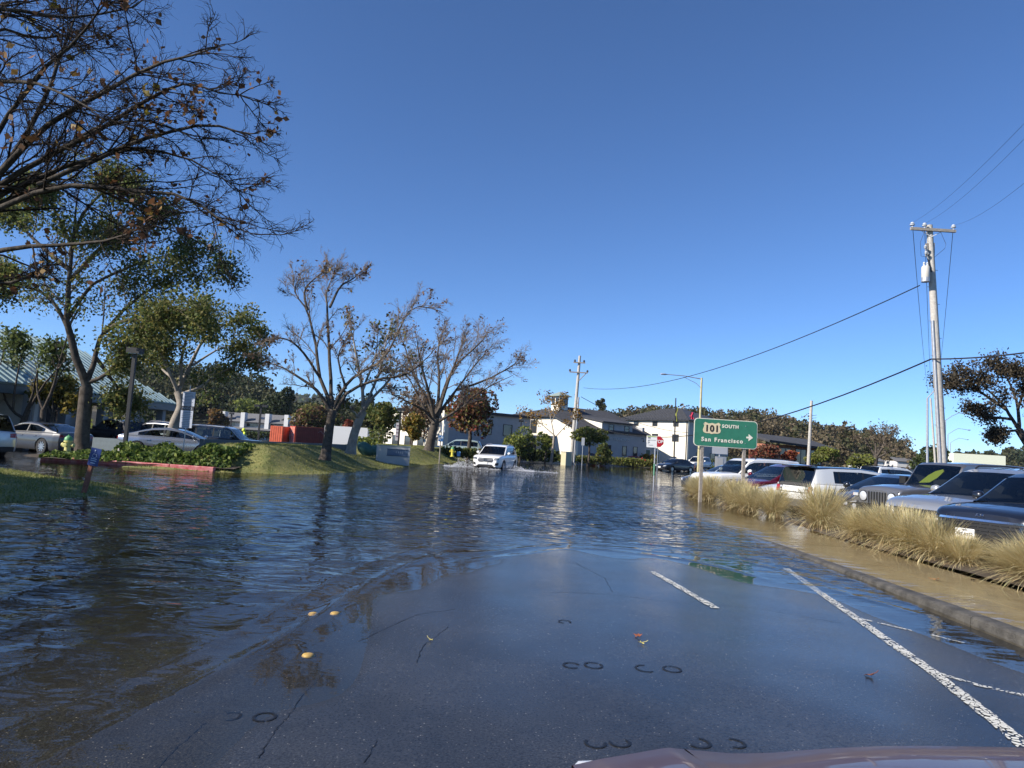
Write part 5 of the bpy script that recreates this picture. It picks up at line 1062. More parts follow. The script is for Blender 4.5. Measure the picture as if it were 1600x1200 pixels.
mb.prism([(-.30, 0), (.02, .03), (.20, .16), (.34, .34), (.30, .40), (.10, .34), (-.08, .22)], lambda a, b: Vector((0, a, b)), lambda a, b: Vector((.03, a, b))); o = mb.obj('sunshade', ym, None); o.location = (jl[0] + p.x, jl[1] + p.y, p.z - .05); o.rotation_euler = (0, -.35, hd); tag(o, 'yellow green folded sunshade on the off-roader dashboard', 'sunshade')
# the rest of the row
hd = rad(198); car('parked_car', 'dark saloon half hidden by the large fountain grass', dict(SEDAN), paint('charcoal', (.018, .020, .026), .4), nose_at(1296, 785, 19.6, hd, 4.75), hd, 'car', GR, extra=sedan_face(M_lens), z=-.06)
HATCH = dict(SUV, L=4.7, W=1.94, deck=[(-2.35, .78), (-2.31, .98), (-2.22, 1.03), (.9, 1.0), (1.05, .98), (1.75, .90), (2.1, .83), (2.26, .76), (2.35, .62)], roof=[(1.25, .99), (.4, 1.45), (.1, 1.52), (-.5, 1.57), (-1.6, 1.55), (-2.15, 1.50), (-2.33, 1.02)], rearx=-1.95, plan=[(-2.35, .86), (-2.28, .93), (-2.0, .98), (-1.4, 1), (1.4, 1), (1.9, .96), (2.2, .88), (2.35, .68)], win=(-1.55, 1.05), clad=False)
def hatch_tail(t, patch, both, side, sx, hw, deck):
    M_w = MATS['paint_snow']
    patch('tail_panel', [(-.82, .70), (.82, .70), (.82, .92), (-.82, .92)], M_black, -1, off=.008); patch('tail_insert', [(-.52, .725), (.52, .725), (.52, .90), (-.52, .90)], M_w, -1, off=.016)
    for s in (1, -1): h = patch('tail_light', [(s * .66, .715), (s * .80, .715), (s * .80, .905), (s * .66, .905)], M_red, -1, off=.02); patch('reverse_light', [(s * .55, .83), (s * .64, .83), (s * .64, .89), (s * .55, .89)], M_lens, -1, off=.02, nu=2, nv=1); patch('reverse_light', [(s * .55, .73), (s * .64, .73), (s * .64, .79), (s * .55, .79)], M_lens, -1, off=.02, nu=2, nv=1)
    patch('rear_bumper', [(-.7, .28), (.7, .28), (.72, .50), (-.72, .50)], M_alloy, -1); text('A I T O', .07, M_steeldark, t, facing((sx(0, .85, -1) - .02, .3, .845), (0, -1, 0), (0, 0, 1)), .003, 'emblem')
    mb = MB(); mb.box((-2.16, 0, 1.535), (.34, 1.24, .035)); mb.obj('roof_spoiler', M_black, t); both('headlight', [(.5, .66), (.8, .68), (.8, .76), (.5, .74)], M_lens, 1)
hd = rad(17); p = at(1240, 765, 22.6); car('parked_car', 'white hatchback with black roof, parked tail to the grass', HATCH, paint('snow', (.72, .73, .72), .0, .3), (p.x + math.cos(hd) * 2.35, p.y + math.sin(hd) * 2.35), hd, 'car', GR, extra=hatch_tail, z=-.08, roofm=paint('black_roof', (.010, .012, .018), .2), float_roof=True) if False else None
HATCH['float_roof'] = False
car('parked_car', 'white hatchback with black roof, parked tail to the grass', HATCH, paint('snow', (.72, .73, .72), .0, .3), (p.x + math.cos(hd) * 2.35, p.y + math.sin(hd) * 2.35), hd, 'car', GR, extra=hatch_tail, z=-.08, roofm=paint('black_roof', (.010, .012, .018), .2))
hd = rad(197); car('parked_car', 'low white saloon nosing out left of the white hatchback', dict(SEDAN, L=4.7), paint('pearl', (.75, .75, .74), .0, .3), nose_at(1196, 778, 24.6, hd, 4.75), hd, 'car', GR, extra=sedan_face(M_lensd), z=-.1)
hd = rad(196); car('parked_car', 'maroon crossover between the white saloon and the white off-roader', dict(SUV, L=4.75, W=1.92, clad=False, deck=[(-2.375, .8), (-2.33, 1.0), (-2.2, 1.05), (.9, 1.0), (1.2, .97), (1.8, .90), (2.15, .80), (2.3, .72), (2.375, .58)], roof=[(1.4, .97), (.45, 1.48), (.1, 1.58), (-.5, 1.62), (-1.2, 1.56), (-1.7, 1.40), (-2.25, 1.07)], rearx=-1.3),
    paint('maroon', (.13, .008, .016), .4, .25), nose_at(1148, 762, 27.2, hd, 4.75), hd, 'car', GR, extra=sedan_face(M_lens), z=-.12)
RUN = dict(SUV, L=4.82, W=1.92, sill=.34, wr=.39, deck=[(-2.41, .85), (-2.38, 1.08), (-2.3, 1.14), (.9, 1.13), (1.05, 1.12), (1.8, 1.08), (2.15, 1.03), (2.3, .96), (2.37, .88), (2.41, .72)], roof=[(1.05, 1.13), (.5, 1.66), (.25, 1.76), (-.5, 1.80), (-1.5, 1.80), (-2.05, 1.77), (-2.36, 1.15)], plan=[(-2.41, .84), (-2.3, .94), (-1.5, 1), (1.4, 1), (1.9, .97), (2.2, .90), (2.36, .80), (2.41, .70)], rails=M_steeldark, tumble=.16)
hd = rad(197); car('off_roader', 'big white off-roader with roof rack behind the left sign post', RUN, paint('white', (.78, .78, .76), .0, .3), nose_at(1092, 745, 30.4, hd, 4.82), hd, 'car', GR, extra=suv_face('chrome', M_lens), z=-.16)
hd = rad(197); car('parked_car', 'dark blue car beyond the white off-roader', dict(SEDAN), paint('navy', (.015, .022, .045), .4), nose_at(1074, 740, 34, hd, 4.75), hd, 'car', GR, extra=sedan_face(M_lens), z=-.15)
hd = rad(200); p = at(1275, 728, 36); car('parked_car', 'dark low car seen between white off-roader and white hatchback', dict(FAST), paint('ink', (.012, .015, .022), .4), (p.x, p.y), hd, 'car', GR, z=-.1, extra=sedan_face())
hd = rad(20); p = at(1398, 742, 46); car('off_roader', 'white roofed off-roader far back beside the bare brown tree', dict(RUN), MATS['paint_white'], (p.x, p.y), hd, 'car', GR, z=-.12, extra=suv_face())
hd = rad(20); p = at(1392, 750, 30); car('parked_car', 'black low roofed car directly behind the off-roader bonnet', dict(FAST), paint('jet', (.009, .010, .013), .3), (p.x, p.y), hd, 'car', GR, z=-.1, extra=sedan_face())
# approaching white car in the flood
MERC = dict(SUV, L=4.92, W=1.96, wr=.38, deck=[(-2.46, .82), (-2.42, 1.0), (-2.3, 1.1), (.9, 1.08), (1.08, 1.08), (1.8, 1.03), (2.15, .97), (2.33, .90), (2.43, .80), (2.46, .66)], roof=[(1.1, 1.09), (.36, 1.62), (.12, 1.70), (-.5, 1.75), (-1.5, 1.72), (-2.0, 1.64), (-2.40, 1.12)], plan=[(-2.46, .8), (-2.3, .92), (-1.5, 1), (1.4, 1), (1.9, .98), (2.2, .92), (2.38, .82), (2.46, .72)], clad=False, rails=M_alloy)
def merc_face(t, patch, both, side, sx, hw, deck):
    patch('grille', [(-.44, .60), (.44, .60), (.52, .72), (-.52, .72)], M_black, 1, off=.012); patch('grille_upper', [(-.52, .72), (.52, .72), (.46, .86), (-.46, .86)], M_black, 1, off=.012)
    for z_ in (.68, .77): patch('grille_bar', [(-.48, z_), (.48, z_), (.48, z_ + .025), (-.48, z_ + .025)], M_alloy, 1, off=.03, nv=1)
    mb = MB(); mb.lathe([(.115, 0), (.115, .02), (.095, .02), (.095, 0)], 20, c=(sx(0, .73, 1) + .03, 0, .73), axis='x', cap=False); st = mb.obj('emblem', M_chrome, t)
    for q in range(3): a_ = math.pi / 2 + q * 2 * math.pi / 3; mb = MB(); mb.tube([(sx(0, .73, 1) + .042, 0, .73), (sx(0, .73, 1) + .042, .1 * math.cos(a_), .73 + .1 * math.sin(a_))], [.018, .004], 5); mb.obj('emblem_arm', M_chrome, st)
    both('headlight', [(.56, .74), (.84, .76), (.86, .88), (.58, .87)], M_lensd, 1); both('headlight_glass', [(.60, .77), (.80, .78), (.80, .81), (.60, .80)], M_lens, 1, off=.018, nv=1)
    both('side_intake', [(.62, .40), (.82, .42), (.84, .58), (.66, .56)], M_black, 1); patch('lower_intake', [(-.62, .31), (.62, .31), (.46, .42), (-.46, .42)], M_black, 1); patch('bumper_chrome', [(-.46, .425), (.46, .425), (.44, .455), (-.44, .455)], M_alloy, 1, off=.02, nv=1)
    plate(t, patch, 1, 0, .46); both('tail_light', [(.5, .82), (.88, .80), (.88, .95), (.5, .94)], M_red, -1)
hd = rad(255); mp = nose_at(758, 725, 45.5, hd, 4.92); car('moving_car', 'white crossover driving towards the camera through the flood', MERC, paint('polar', (.80, .80, .79), .0, .3), mp, hd, 'car', None, extra=merc_face, z=-.16)
# spray thrown up by its front wheels
def spray(name, label, c, dirv, n, seed, w, h):
    rng = np.random.default_rng(seed); u = rng.random(n) ** .7; s = rng.normal(0, .22, n); d = np.array(dirv); pr = np.array([-d[1], d[0]])
    x = c[0] + d[0] * u * w + pr[0] * s * 1.6; y = c[1] + d[1] * u * w + pr[1] * s * 1.6
    jet = .45 + .55 * np.abs(np.sin(u * 17 + seed * 2.1) * np.sin(u * 41 + s * 5)); env = h * np.sin(np.clip(u * 1.15 + .12, 0, 1) * np.pi) ** .9 * jet; z = env * rng.random(n) ** 2.2 + rng.exponential(.03, n) * (rng.random(n) < .5); r = .006 + .022 * rng.random(n) ** 3
    tet = np.array([[1, 1, 1], [-1, -1, 1], [-1, 1, -1], [1, -1, -1]]) / 1.7; oc = np.array([[1, 0, 0], [-1, 0, 0], [0, 1, 0], [0, -1, 0], [0, 0, 1], [0, 0, -1]])
    V = np.stack([x, y, z], 1)[:, None] + oc[None] * (r[:, None, None] * np.array([1, 1, .8])); f0 = np.array([[0, 2, 4], [2, 1, 4], [1, 3, 4], [3, 0, 4], [2, 0, 5], [1, 2, 5], [3, 1, 5], [0, 3, 5]])
    F = (np.arange(n)[:, None, None] * 6 + f0[None]).reshape(-1, 3); return tag(np_mesh(name, V.reshape(-1, 3), F, M_spray), label, 'spray', kind='stuff')
M_spray = leafmat('spray_foam', (.78, .80, .84), (.9, .91, .93), .55)
hv = Vector((math.cos(hd), math.sin(hd))); nv = Vector((-hv.y, hv.x)); fx = Vector(mp) + hv * 1.6
spray('water_spray', 'white spray fanning out left of the approaching white car', fx - nv * .95, (-.97, -.2), 2600, 1, 2.0, .7)
spray('water_spray', 'white spray fanning out right of the approaching white car', fx + nv * .95, (.97, -.1), 2200, 2, 2.1, .45)
spray('water_spray', 'foam line trailing right from the approaching white car', fx + nv * 1.6, (.99, .05), 500, 3, 3.0, .07)
spray('water_spray', 'churned foam under the bumper of the approaching white car', fx - nv * .8 + hv * .9, (nv.x, nv.y), 600, 4, 1.8, .10)
# far vehicles at the junction
hd = rad(215); p = at(1040, 732, 76); car('moving_car', 'black saloon leaving the flooded side street', dict(SEDAN), paint('night', (.010, .012, .018), .3), (p.x + 1.0, p.y), hd, 'car', None, extra=sedan_face(M_lens, True), z=-.12)
TRK = dict(SUV, L=5.6, W=2.0, sill=.45, wr=.40, xf=1.75, xr=-1.75, deck=[(-2.8, 1.0), (-2.78, 1.22), (-2.7, 1.25), (.9, 1.2), (1.0, 1.19), (1.9, 1.15), (2.5, 1.10), (2.7, 1.02), (2.8, .85)], roof=[(1.05, 1.2), (.5, 1.75), (.3, 1.83), (-.2, 1.86), (-.7, 1.84), (-.9, 1.78), (-1.0, 1.22)], plan=[(-2.8, .94), (-2.7, .98), (1.6, 1), (2.4, .96), (2.65, .90), (2.8, .80)], win=(-.85, .9), pil=[-.2], seams=[.9, -.3], handles=[-.1], rearx=-.85)
hd = rad(222); p = at(1076, 732, 86); car('pickup_truck', 'white pickup truck waiting in the side street', TRK, MATS['paint_white'], (p.x + 1.6, p.y + 1), hd, 'pickup', None, extra=suv_face('chrome', M_lens, True, False), z=-.12)
COUPE = dict(SEDAN, L=4.5, W=1.95, deck=[(-2.25, .7), (-2.2, .92), (-2.0, .95), (.8, .86), (1.2, .82), (1.9, .68), (2.15, .58), (2.25, .45)], roof=[(1.35, .82), (.35, 1.14), (.0, 1.19), (-.4, 1.18), (-.9, 1.10), (-1.9, .95)], rearx=-.9, plan=[(-2.25, .75), (-2.0, .96), (-1.3, 1), (1.2, .98), (1.8, .93), (2.1, .82), (2.25, .6)], win=(-.9, 1.0), pil=[-.4], xf=1.35, xr=-1.3)
hd = rad(200); p = at(963, 716, 92); car('sports_car', 'blue sports car before the shaded grey wall with lettering', COUPE, paint('cobalt', (.015, .05, .20), .3), (p.x, p.y), hd, 'car', None, extra=sedan_face(), z=.3)
hd = rad(-20); p = at(994, 718, 90); car('sports_car', 'red sports car behind the clipped hedge', COUPE, paint('scarlet', (.45, .012, .010), .0), (p.x, p.y), hd, 'car', None, extra=sedan_face(), z=.1)
# left side vehicles
hd = rad(158); p = at(62, 690, 33); car('parked_car', 'dark grey streamlined saloon standing in water left of the big trunk', FAST, paint('graphite', (.024, .025, .028), .1, .4), (p.x, p.y), hd, 'car', None, extra=sedan_face(), z=-.10)
hd = rad(160); p = at(-28, 690, 26.5); car('parked_car', 'pale silver car cut off by the left edge', dict(SUV), paint('ice', (.5, .52, .55), .4), (p.x - 1.2, p.y), hd, 'car', None, extra=suv_face(), z=-.1)
hd = rad(150); p = at(5, 675, 40); car('parked_car', 'dark car behind the streamlined saloon at the left edge', dict(SEDAN), paint('slate', (.03, .034, .042), .4), (p.x - .8, p.y), hd, 'car', None, extra=sedan_face(), z=-.1)
hd = rad(150); p = at(180, 678, 46); car('parked_car', 'black crossover with red tail lamp right of the big trunk', dict(SUV), MATS['paint_black'], (p.x, p.y), hd, 'car', None, extra=suv_face(), z=.0)
hd = rad(165); p = at(243, 678, 46); car('parked_car', 'black estate car with roof rails behind the ivy', dict(SUV, rails=M_alloy), MATS['paint_black'], (p.x, p.y), hd, 'car', None, extra=suv_face(), z=.0)
hd = rad(8); p = at(276, 690, 35); car('parked_car', 'silver saloon with sloping roof behind the ivy', FAST, paint('silver2', (.36, .37, .39), .75, .25), (p.x, p.y), hd, 'car', None, extra=sedan_face(), z=-.02)
hd = rad(4); p = at(352, 690, 40); car('off_roader', 'dark blue off-roader with pale roof behind the berm wall', RUN, paint('dusk', (.03, .036, .05), .5), (p.x, p.y), hd, 'car', None, extra=suv_face('mesh'), z=-.12, roofm=paint('pale_roof', (.55, .56, .57), .3))
hd = rad(170); p = at(716, 700, 66); car('parked_car', 'pale green crossover parked under the maroon tree', dict(SUV), paint('mint', (.28, .36, .36), .3), (p.x, p.y), hd, 'car', None, extra=suv_face(), z=.2)
hd = rad(180); p = at(915, 716, 86); car('parked_car', 'dark red car parked low behind the utility pole', dict(SEDAN), MATS['paint_maroon'], (p.x, p.y), hd, 'car', None, extra=sedan_face(), z=-.1)
# ================================================================ poles, signs, street furniture
M_pole = mat('weathered_pole', (.36, .33, .29), .9, col2=(.50, .48, .44), scale=9, bump=.7, bscale=30)
M_polew = mat('pole_wood', (.22, .19, .16), .9, col2=(.36, .33, .29), scale=12, bump=.8, bscale=40)
M_ins = mat('porcelain', (.55, .58, .62), .25, coat=.6)
M_wire = mat('cable_black', (.012, .012, .013), .6)
M_green = mat('sign_green', (.035, .19, .115), .42, var=.12, scale=4)
M_signw = mat('sign_white', (.78, .74, .62), .5)
M_bluesg = mat('sign_blue', (.012, .035, .16), .4)
M_redpost = mat('redwood', (.22, .085, .05), .85, var=.3, scale=10, bump=.5)
def rrect(w, h, r, n=6):
    P = []
    for cx, cy, a0 in ((w / 2 - r, h / 2 - r, 0), (-w / 2 + r, h / 2 - r, 90), (-w / 2 + r, -h / 2 + r, 180), (w / 2 - r, -h / 2 + r, 270)):
        for q in range(n + 1): a = rad(a0 + 90 * q / n); P.append((cx + r * math.cos(a), cy + r * math.sin(a)))
    return P
def plaque(nm, poly, y0, th, m_, parent, off=(0, 0)):
    mb = MB(); mb.prism(poly, lambda a, b: Vector((a + off[0], y0, b + off[1])), lambda a, b: Vector((a + off[0], y0 + th, b + off[1]))); return mb.obj(nm, m_, parent)
# road sign
sc = (at(1085, 653, 24.7) + at(1183, 702, 24.7)) / 2; t = thing('road_sign', 'green highway direction sign on two timber posts', 'sign', (sc.x, sc.y, -.1), rad(4))
zc = sc.z + .1; w_, h_ = 2.26, .97
bd = plaque('border', rrect(w_, h_, .13), 0, .02, M_signw, t, (0, zc)); pn = plaque('panel', rrect(w_ - .045, h_ - .045, .115), -.006, .012, M_green, t, (0, zc))
hs = [(0, .5), (.16, .44), (.34, .46), (.46, .36), (.53, .38)]
sh = [(-.36, .215), (-.22, .17), (-.12, .19), (0, .215), (.12, .19), (.22, .17), (.36, .215)]
shield = [(0, .205), (.12, .175), (.20, .205), (.255, .225), (.325, .155), (.285, .09), (.31, 0), (.335, -.07), (.31, -.15), (.23, -.19), (.08, -.19), (0, -.215), (-.08, -.19), (-.23, -.19), (-.31, -.15), (-.335, -.07), (-.31, 0), (-.285, .09), (-.325, .155), (-.255, .225), (-.20, .205), (-.12, .175)]
s_ = plaque('shield', [(x * .95, z * .92) for x, z in shield], -.014, .008, mat('shield_cream', (.74, .62, .40), .5), pn, (-.50, zc + .15))
def stext(body, size, x, z, m_, par, y=-.012, sp=1.0, bold=.0, rx=(1, 0, 0)): return text(body, size, m_, par, facing((x, y, z), rx, (0, 0, 1)), .003, spacing=sp, bold=bold)
stext('101', .31, -.50, zc + .135, mat('digit_black', (.02, .018, .015), .6), s_, -.018, 1.15, .010); stext('SOUTH', .165, .155, zc + .245, M_signw, pn, sp=1.15, bold=.006); stext('San Francisco', .20, -.12, zc - .245, M_signw, pn, sp=1.32, bold=.007)
plaque('arrow', [(.0, .03), (.08, .03), (.08, .12), (.235, 0), (.08, -.12), (.08, -.03), (.0, -.03)], -.014, .008, M_signw, pn, (.74, zc - .09))
for xx in (-.80, .70):
    mb = MB(); mb.box((xx, .075, (zc + .42) / 2 - .2), (.10, .10, zc + .82)); mb.obj('post', M_polew, t)
for xx in (-.80, .70):
    for zz in (zc - .3, zc + .3): mb = MB(); mb.lathe([(.016, 0), (.016, -.012)], 8, c=(xx, -.008, zz), axis='y'); mb.obj('bolt', M_galv, t)
# stop sign
p = at(1028.5, 690, 48); t = thing('stop_sign', 'red octagonal stop sign partly behind the bus stop sign', 'sign', (p.x, p.y, -.1)); zc = p.z + .1; R_ = .405
oc = lambda r: [(r * math.cos(rad(22.5 + 45 * q)), r * math.sin(rad(22.5 + 45 * q))) for q in range(8)]
b_ = plaque('border', oc(R_), 0, .012, M_white, t, (0, zc)); pn = plaque('panel', oc(R_ - .022), -.006, .01, mat('stop_red', (.45, .012, .018), .4), t, (0, zc)); stext('STOP', .29, 0, zc, M_white, pn, -.012, .95, .006)
mb = MB(); mb.box((0, .03, (zc + .3) / 2 - .1), (.05, .04, zc + .5)); mb.obj('post', M_galv, t)
# bus stop sign
p = at(1018.5, 690, 30.5); t = thing('bus_stop_sign', 'white bus stop sign with timetable print on a grey green post', 'sign', (p.x, p.y, -.1)); zc = p.z + .1
pn = plaque('panel', rrect(.44, .50, .03), 0, .012, M_white, t, (0, zc)); plaque('header_band', rrect(.40, .035, .008, 2), -.004, .006, mat('lime_band', (.32, .42, .06), .5), pn, (0, zc + .215))
for q, (x0, x1, zz, hh) in enumerate([(-.17, -.06, .13, .05), (-.17, .17, .055, .012), (-.17, -.10, .03, .02), (-.17, -.09, -.05, .035), (-.17, -.11, -.10, .012), (-.14, .06, -.16, .014)]): plaque('print_line', [(x0, zz), (x1, zz), (x1, zz + hh), (x0, zz + hh)], -.004, .006, mat('print_grey', (.10, .11, .12), .6), pn, (0, zc))
mb = MB(); mb.tube([(.16, .035, -.3), (.16, .035, zc + .22)], .03, 8); mb.obj('post', M_galv, t); mb = MB(); mb.tube([(.16, .035, .75), (.16, .035, 1.25)], .038, 8); mb.obj('post_sleeve', mat('post_green', (.10, .25, .16), .5), t)
# leaning blue accessible parking sign on the lawn
p = gp(131, 770, .03); t = thing('parking_sign', 'blue accessible parking sign on a leaning red brown stake', 'sign', p); t.rotation_euler = (0, rad(9), 0)
mb = MB(); mb.box((0, 0, .36), (.075, .075, 1.1)); mb.obj('stake', M_redpost, t); pn = plaque('panel', rrect(.215, .36, .01, 2), -.06, .012, M_bluesg, t, (.05, .76)); wl_ = mat('sign_pale', (.45, .52, .62), .5)
mb = MB(); mb.tube([(.05 + .042 * math.cos(a), -.066, .79 + .042 * math.sin(a)) for a in np.linspace(rad(120), rad(400), 14)], .0035, 5); mb.tube([(.04, -.066, .875), (.045, -.066, .815), (.085, -.066, .81), (.10, -.066, .77), (.118, -.066, .772)], .0035, 5); mb.lathe([(.012, -.004), (.012, .004)], 8, c=(.04, -.066, .895), axis='y'); mb.obj('wheelchair_symbol', wl_, pn)
for zz, ww in ((.715, .12), (.675, .12), (.625, .09)): plaque('print_line', [(-ww / 2, 0), (ww / 2, 0), (ww / 2, .016), (-ww / 2, .016)], -.064, .006, wl_, pn, (.05, zz))
# white notice board
p = at(284, 716, 28.5); t = thing('notice_sign', 'tall white notice board full of small print in the ivy', 'sign', (p.x, p.y, .1), rad(-6)); z0 = at(284, 668, 28.5).z - .1; z1 = at(294, 612, 28.5).z - .1
mb = MB(); mb.tube([(0, .03, -.2), (0.04, .03, z1 + .25)], .022, 8); mb.obj('post', M_galv, t); gw = mat('notice_white', (.42, .45, .52), .5); H_ = z1 - z0; pk = mat('notice_print', (.10, .11, .15), .6)
a = plaque('panel', [(-.26, 0), (.26, 0), (.26, H_ * .48), (-.26, H_ * .48)], 0, .012, gw, t, (.02, z0)); bn = plaque('header_band', [(-.26, 0), (.26, 0), (.26, H_ * .11), (-.26, H_ * .11)], -.003, .012, mat('notice_black', (.03, .03, .035), .5), t, (.03, z0 + H_ * .48)); c = plaque('panel', [(-.26, 0), (.26, 0), (.26, H_ * .40), (-.26, H_ * .40)], 0, .012, gw, t, (.04, z0 + H_ * .6))
stext('NOTICE', .115, .03, z0 + H_ * .535, gw, bn, -.006)
rr_ = random.Random(3)
for par, zb_, hh_ in ((a, z0 + .04, H_ * .44), (c, z0 + H_ * .6 + .03, H_ * .36)):
    for q in range(9): ww = rr_.uniform(.25, .44); x0 = -ww / 2 + rr_.uniform(-.02, .02); plaque('print_line', [(x0, 0), (x0 + ww, 0), (x0 + ww, .018), (x0, .018)], -.005, .006, pk, par, (.03, zb_ + hh_ * q / 9))
# utility pole with crossarm and transformer
pt = at(1452, 352, 30); pb = at(1473, 722, 30); base = pb + (pb - pt) * (pb.z / (pt.z - pb.z)); base.z = -.2
t = thing('utility_pole', 'tall weathered utility pole with crossarm and grey transformer', 'utility pole', base); top = pt - base
mb = MB(); mb.tube([(0, 0, 0), top * .5, top], [.19, .165, .125], 12); mb.obj('pole', M_pole, t, 60)
mb = MB(); mb.tube([Vector((-.17, -.12, .1)), Vector((-.17, -.12, 0)) + top * .33, Vector((-.15, -.10, 0)) + top * .66], .06, 8); mb.obj('conduit', M_galv, t, 60)
az = top.z - .35; ax = top * (az / top.z)
mb = MB(); mb.box(ax + Vector((.05, -.16, .10)), (1.95, .10, .12)); arm = mb.obj('crossarm', M_polew, t)
INS = []
for dx in (-.85, -.32, .93):
    c = ax + Vector((dx, -.16, .16)); mb = MB(); mb.lathe([(.03, 0), (.03, .08), (.10, .09), (.10, .12), (.04, .14), (.09, .16), (.05, .22)], 12, c=c); mb.obj('insulator', M_ins, arm, 40); INS.append(Vector(base) + c + Vector((0, 0, .2)))
for s in (-1, 1): mb = MB(); mb.tube([ax + Vector((s * .45, -.12, .06)), ax + Vector((0, -.13, -.20))], .014, 5); mb.obj('brace', M_white, t)
for dx, dz in ((-.13, -.75), (.14, -.72)): mb = MB(); mb.box(ax + Vector((dx, -.02, dz)), (.08, .12, .55)); mb.obj('guard_board', M_polew, t)
tz = ax + Vector((-.28, -.2, -1.85)); mb = MB(); mb.lathe([(.15, -.36), (.165, -.34), (.165, .26), (.14, .31), (.06, .33)], 16, c=tz); tr = mb.obj('transformer', mat('transformer_grey', (.55, .52, .46), .5), t, 40); mb = MB(); mb.lathe([(.168, -.37), (.168, -.18)], 16, c=tz); mb.obj('base_band', M_galv, tr)
for dx in (-.07, .07): mb = MB(); mb.lathe([(.03, .3), (.05, .36), (.03, .4), (.05, .44), (.02, .5)], 10, c=tz + Vector((dx, 0, 0))); mb.obj('bushing', M_ins, tr, 40)
for dx, dz in ((-.30, -.70), (-.27, -.95)):
    mb = MB(); mb.tube([ax + Vector((-.1, -.1, dz - .25)), ax + Vector((dx, -.2, dz))], .03, 6); mb.lathe([(.04, -.06), (.07, -.02), (.04, 0), (.07, .04), (.03, .08)], 10, c=ax + Vector((dx, -.2, dz))); mb.obj('fuse_cutout', M_ins, t, 40)
mb = MB(); mb.tube([ax + Vector((-.18, -.1, -1.0)), ax + Vector((.02, -.12, -1.75))], .03, 6); mb.obj('bracket_brace', M_steeldark, t)
for q in range(10): mb = MB(); c = top * (.30 + .06 * q); s = 1 if q % 2 else -1; mb.tube([c, c + Vector((s * .26, 0, 0))], .012, 5); mb.obj('step_bolt', M_galv, t)
for k_, (dx, e) in enumerate(((-.4, -.9), (.45, -.5))): mb = MB(); c = ax + Vector((dx * .3, -.2, -.2)); mb.tube([ax + Vector((dx * .7, -.18, .14)), c + Vector((dx, 0, -.3)), c + Vector((dx * .9, 0, e)), ax + Vector((dx * .3, -.1, -1.1))], .008, 5); mb.obj('jumper_lead', M_wire, t)
POLE = base; PTOP = top
# far utility pole at the junction
pt2 = at(906, 556, 77); pb2 = at(892, 726, 77); b2 = Vector((pb2.x, 77, -.1)); t = thing('utility_pole', 'leaning pale utility pole with double crossarm at the junction', 'utility pole', b2); top2 = pt2 - b2
mb = MB(); mb.tube([(0, 0, 0), top2 * .5, top2], [.22, .19, .14], 10); mb.obj('pole', M_pole, t, 60); mb = MB(); mb.tube([Vector((.28, -.1, 0)), top2 * .62 + Vector((.22, -.1, 0))], .11, 8); mb.obj('conduit', M_galv, t, 60)
for f_, w2 in ((.935, 1.1), (.845, 2.0)):
    c = top2 * f_ + Vector((0, -.2, 0)); mb = MB(); mb.box(c, (w2 if w2 > 1.5 else 1.3, .12, .12)); ar_ = mb.obj('crossarm', M_polew, t)
    for s in (-1, 1): mb = MB(); mb.lathe([(.05, .05), (.12, .12), (.10, .25), (.05, .32)], 8, c=c + Vector((s * (w2 * .5 - .05), 0, 0))); mb.obj('insulator', M_steeldark, ar_)
mb = MB(); mb.tube([top2 * .845 + Vector((.85, -.2, 0)), top2 * .76 + Vector((0, -.1, 0))], .05, 6); mb.obj('brace', M_polew, t)
P2 = b2 + top2 * .70
# cables
def cable(label, a, b, sag, r, n=26, name='overhead_cable'):
    a, b = Vector(a), Vector(b); pts = [a.lerp(b, q / n) - Vector((0, 0, sag * 4 * (q / n) * (1 - q / n))) for q in range(n + 1)]; mb = MB(); mb.tube(pts, r, 6); return tag(mb.obj(name, M_wire, None, 60), label, 'cable')
cA = at(1455, 561, 30); cable('thick black cable from the junction to the tall pole', at(905, 655, 77), cA, 2.6, .032); cable('thick black cable leaving the tall pole at the right edge', cA, at(1700, 535, 24), .15, .032)
cable('thin service cable from the transformer to the junction pole', at(912, 606, 77), at(1437, 446, 30), 1.55, .022)
for q, i_ in enumerate(INS):
    e_ = [at(1650, 140, 12), at(1650, 165, 12), at(1660, 235, 12)][q]; cable(['upper left primary wire running off to the top right', 'middle primary wire running off to the top right', 'right primary wire running off to the right edge'][q], i_, e_, .25, .0035)
    cable(['left faint wire from the crossarm to the far poles', 'middle faint wire from the crossarm to the far poles', 'right faint wire from the crossarm to the far poles'][q], i_, at([1452, 1456, 1462][q], 618, 110), 1.4, .012)
cable('slack service line from the junction pole to the three storey block', at(908, 620, 77), at(1075, 676, 92), .8, .03)
# street light with long arm over the junction
p = at(1091, 735, 66); base = Vector((p.x, p.y, -.1)); t = thing('street_light', 'tall street light with long arm over the junction behind the road sign', 'street light', base); h = at(1092, 590, 66).z + .1
mb = MB(); mb.tube([(0, 0, 0), (0, 0, h)], [.13, .09], 10); mb.obj('pole', mat('yellowed_pole', (.45, .40, .22), .6, var=.2, scale=3), t, 60); mb = MB(); mb.tube([(0, 0, h - .12), (-1.6, 0, h + .08), (-3.3, 0, h + .12)], [.05, .04, .035], 7); ar_ = mb.obj('arm', M_galv, t, 60)
mb = MB(); mb.tube([(0, 0, h - 1.0), (-.5, 0, h - .55), (-1.7, 0, h - .02)], .025, 6); mb.obj('arm_brace', M_galv, t, 60); mb = MB(); mb.lathe([(.04, -.35), (.13, -.2), (.15, .1), (.06, .35)], 12, c=(-3.55, 0, h + .12), axis='x'); mb.v = [(v[0], v[1], (v[2] - h - .12) * .55 + h + .12) for v in mb.v]; mb.obj('lamp_head', M_galv, ar_, 60)
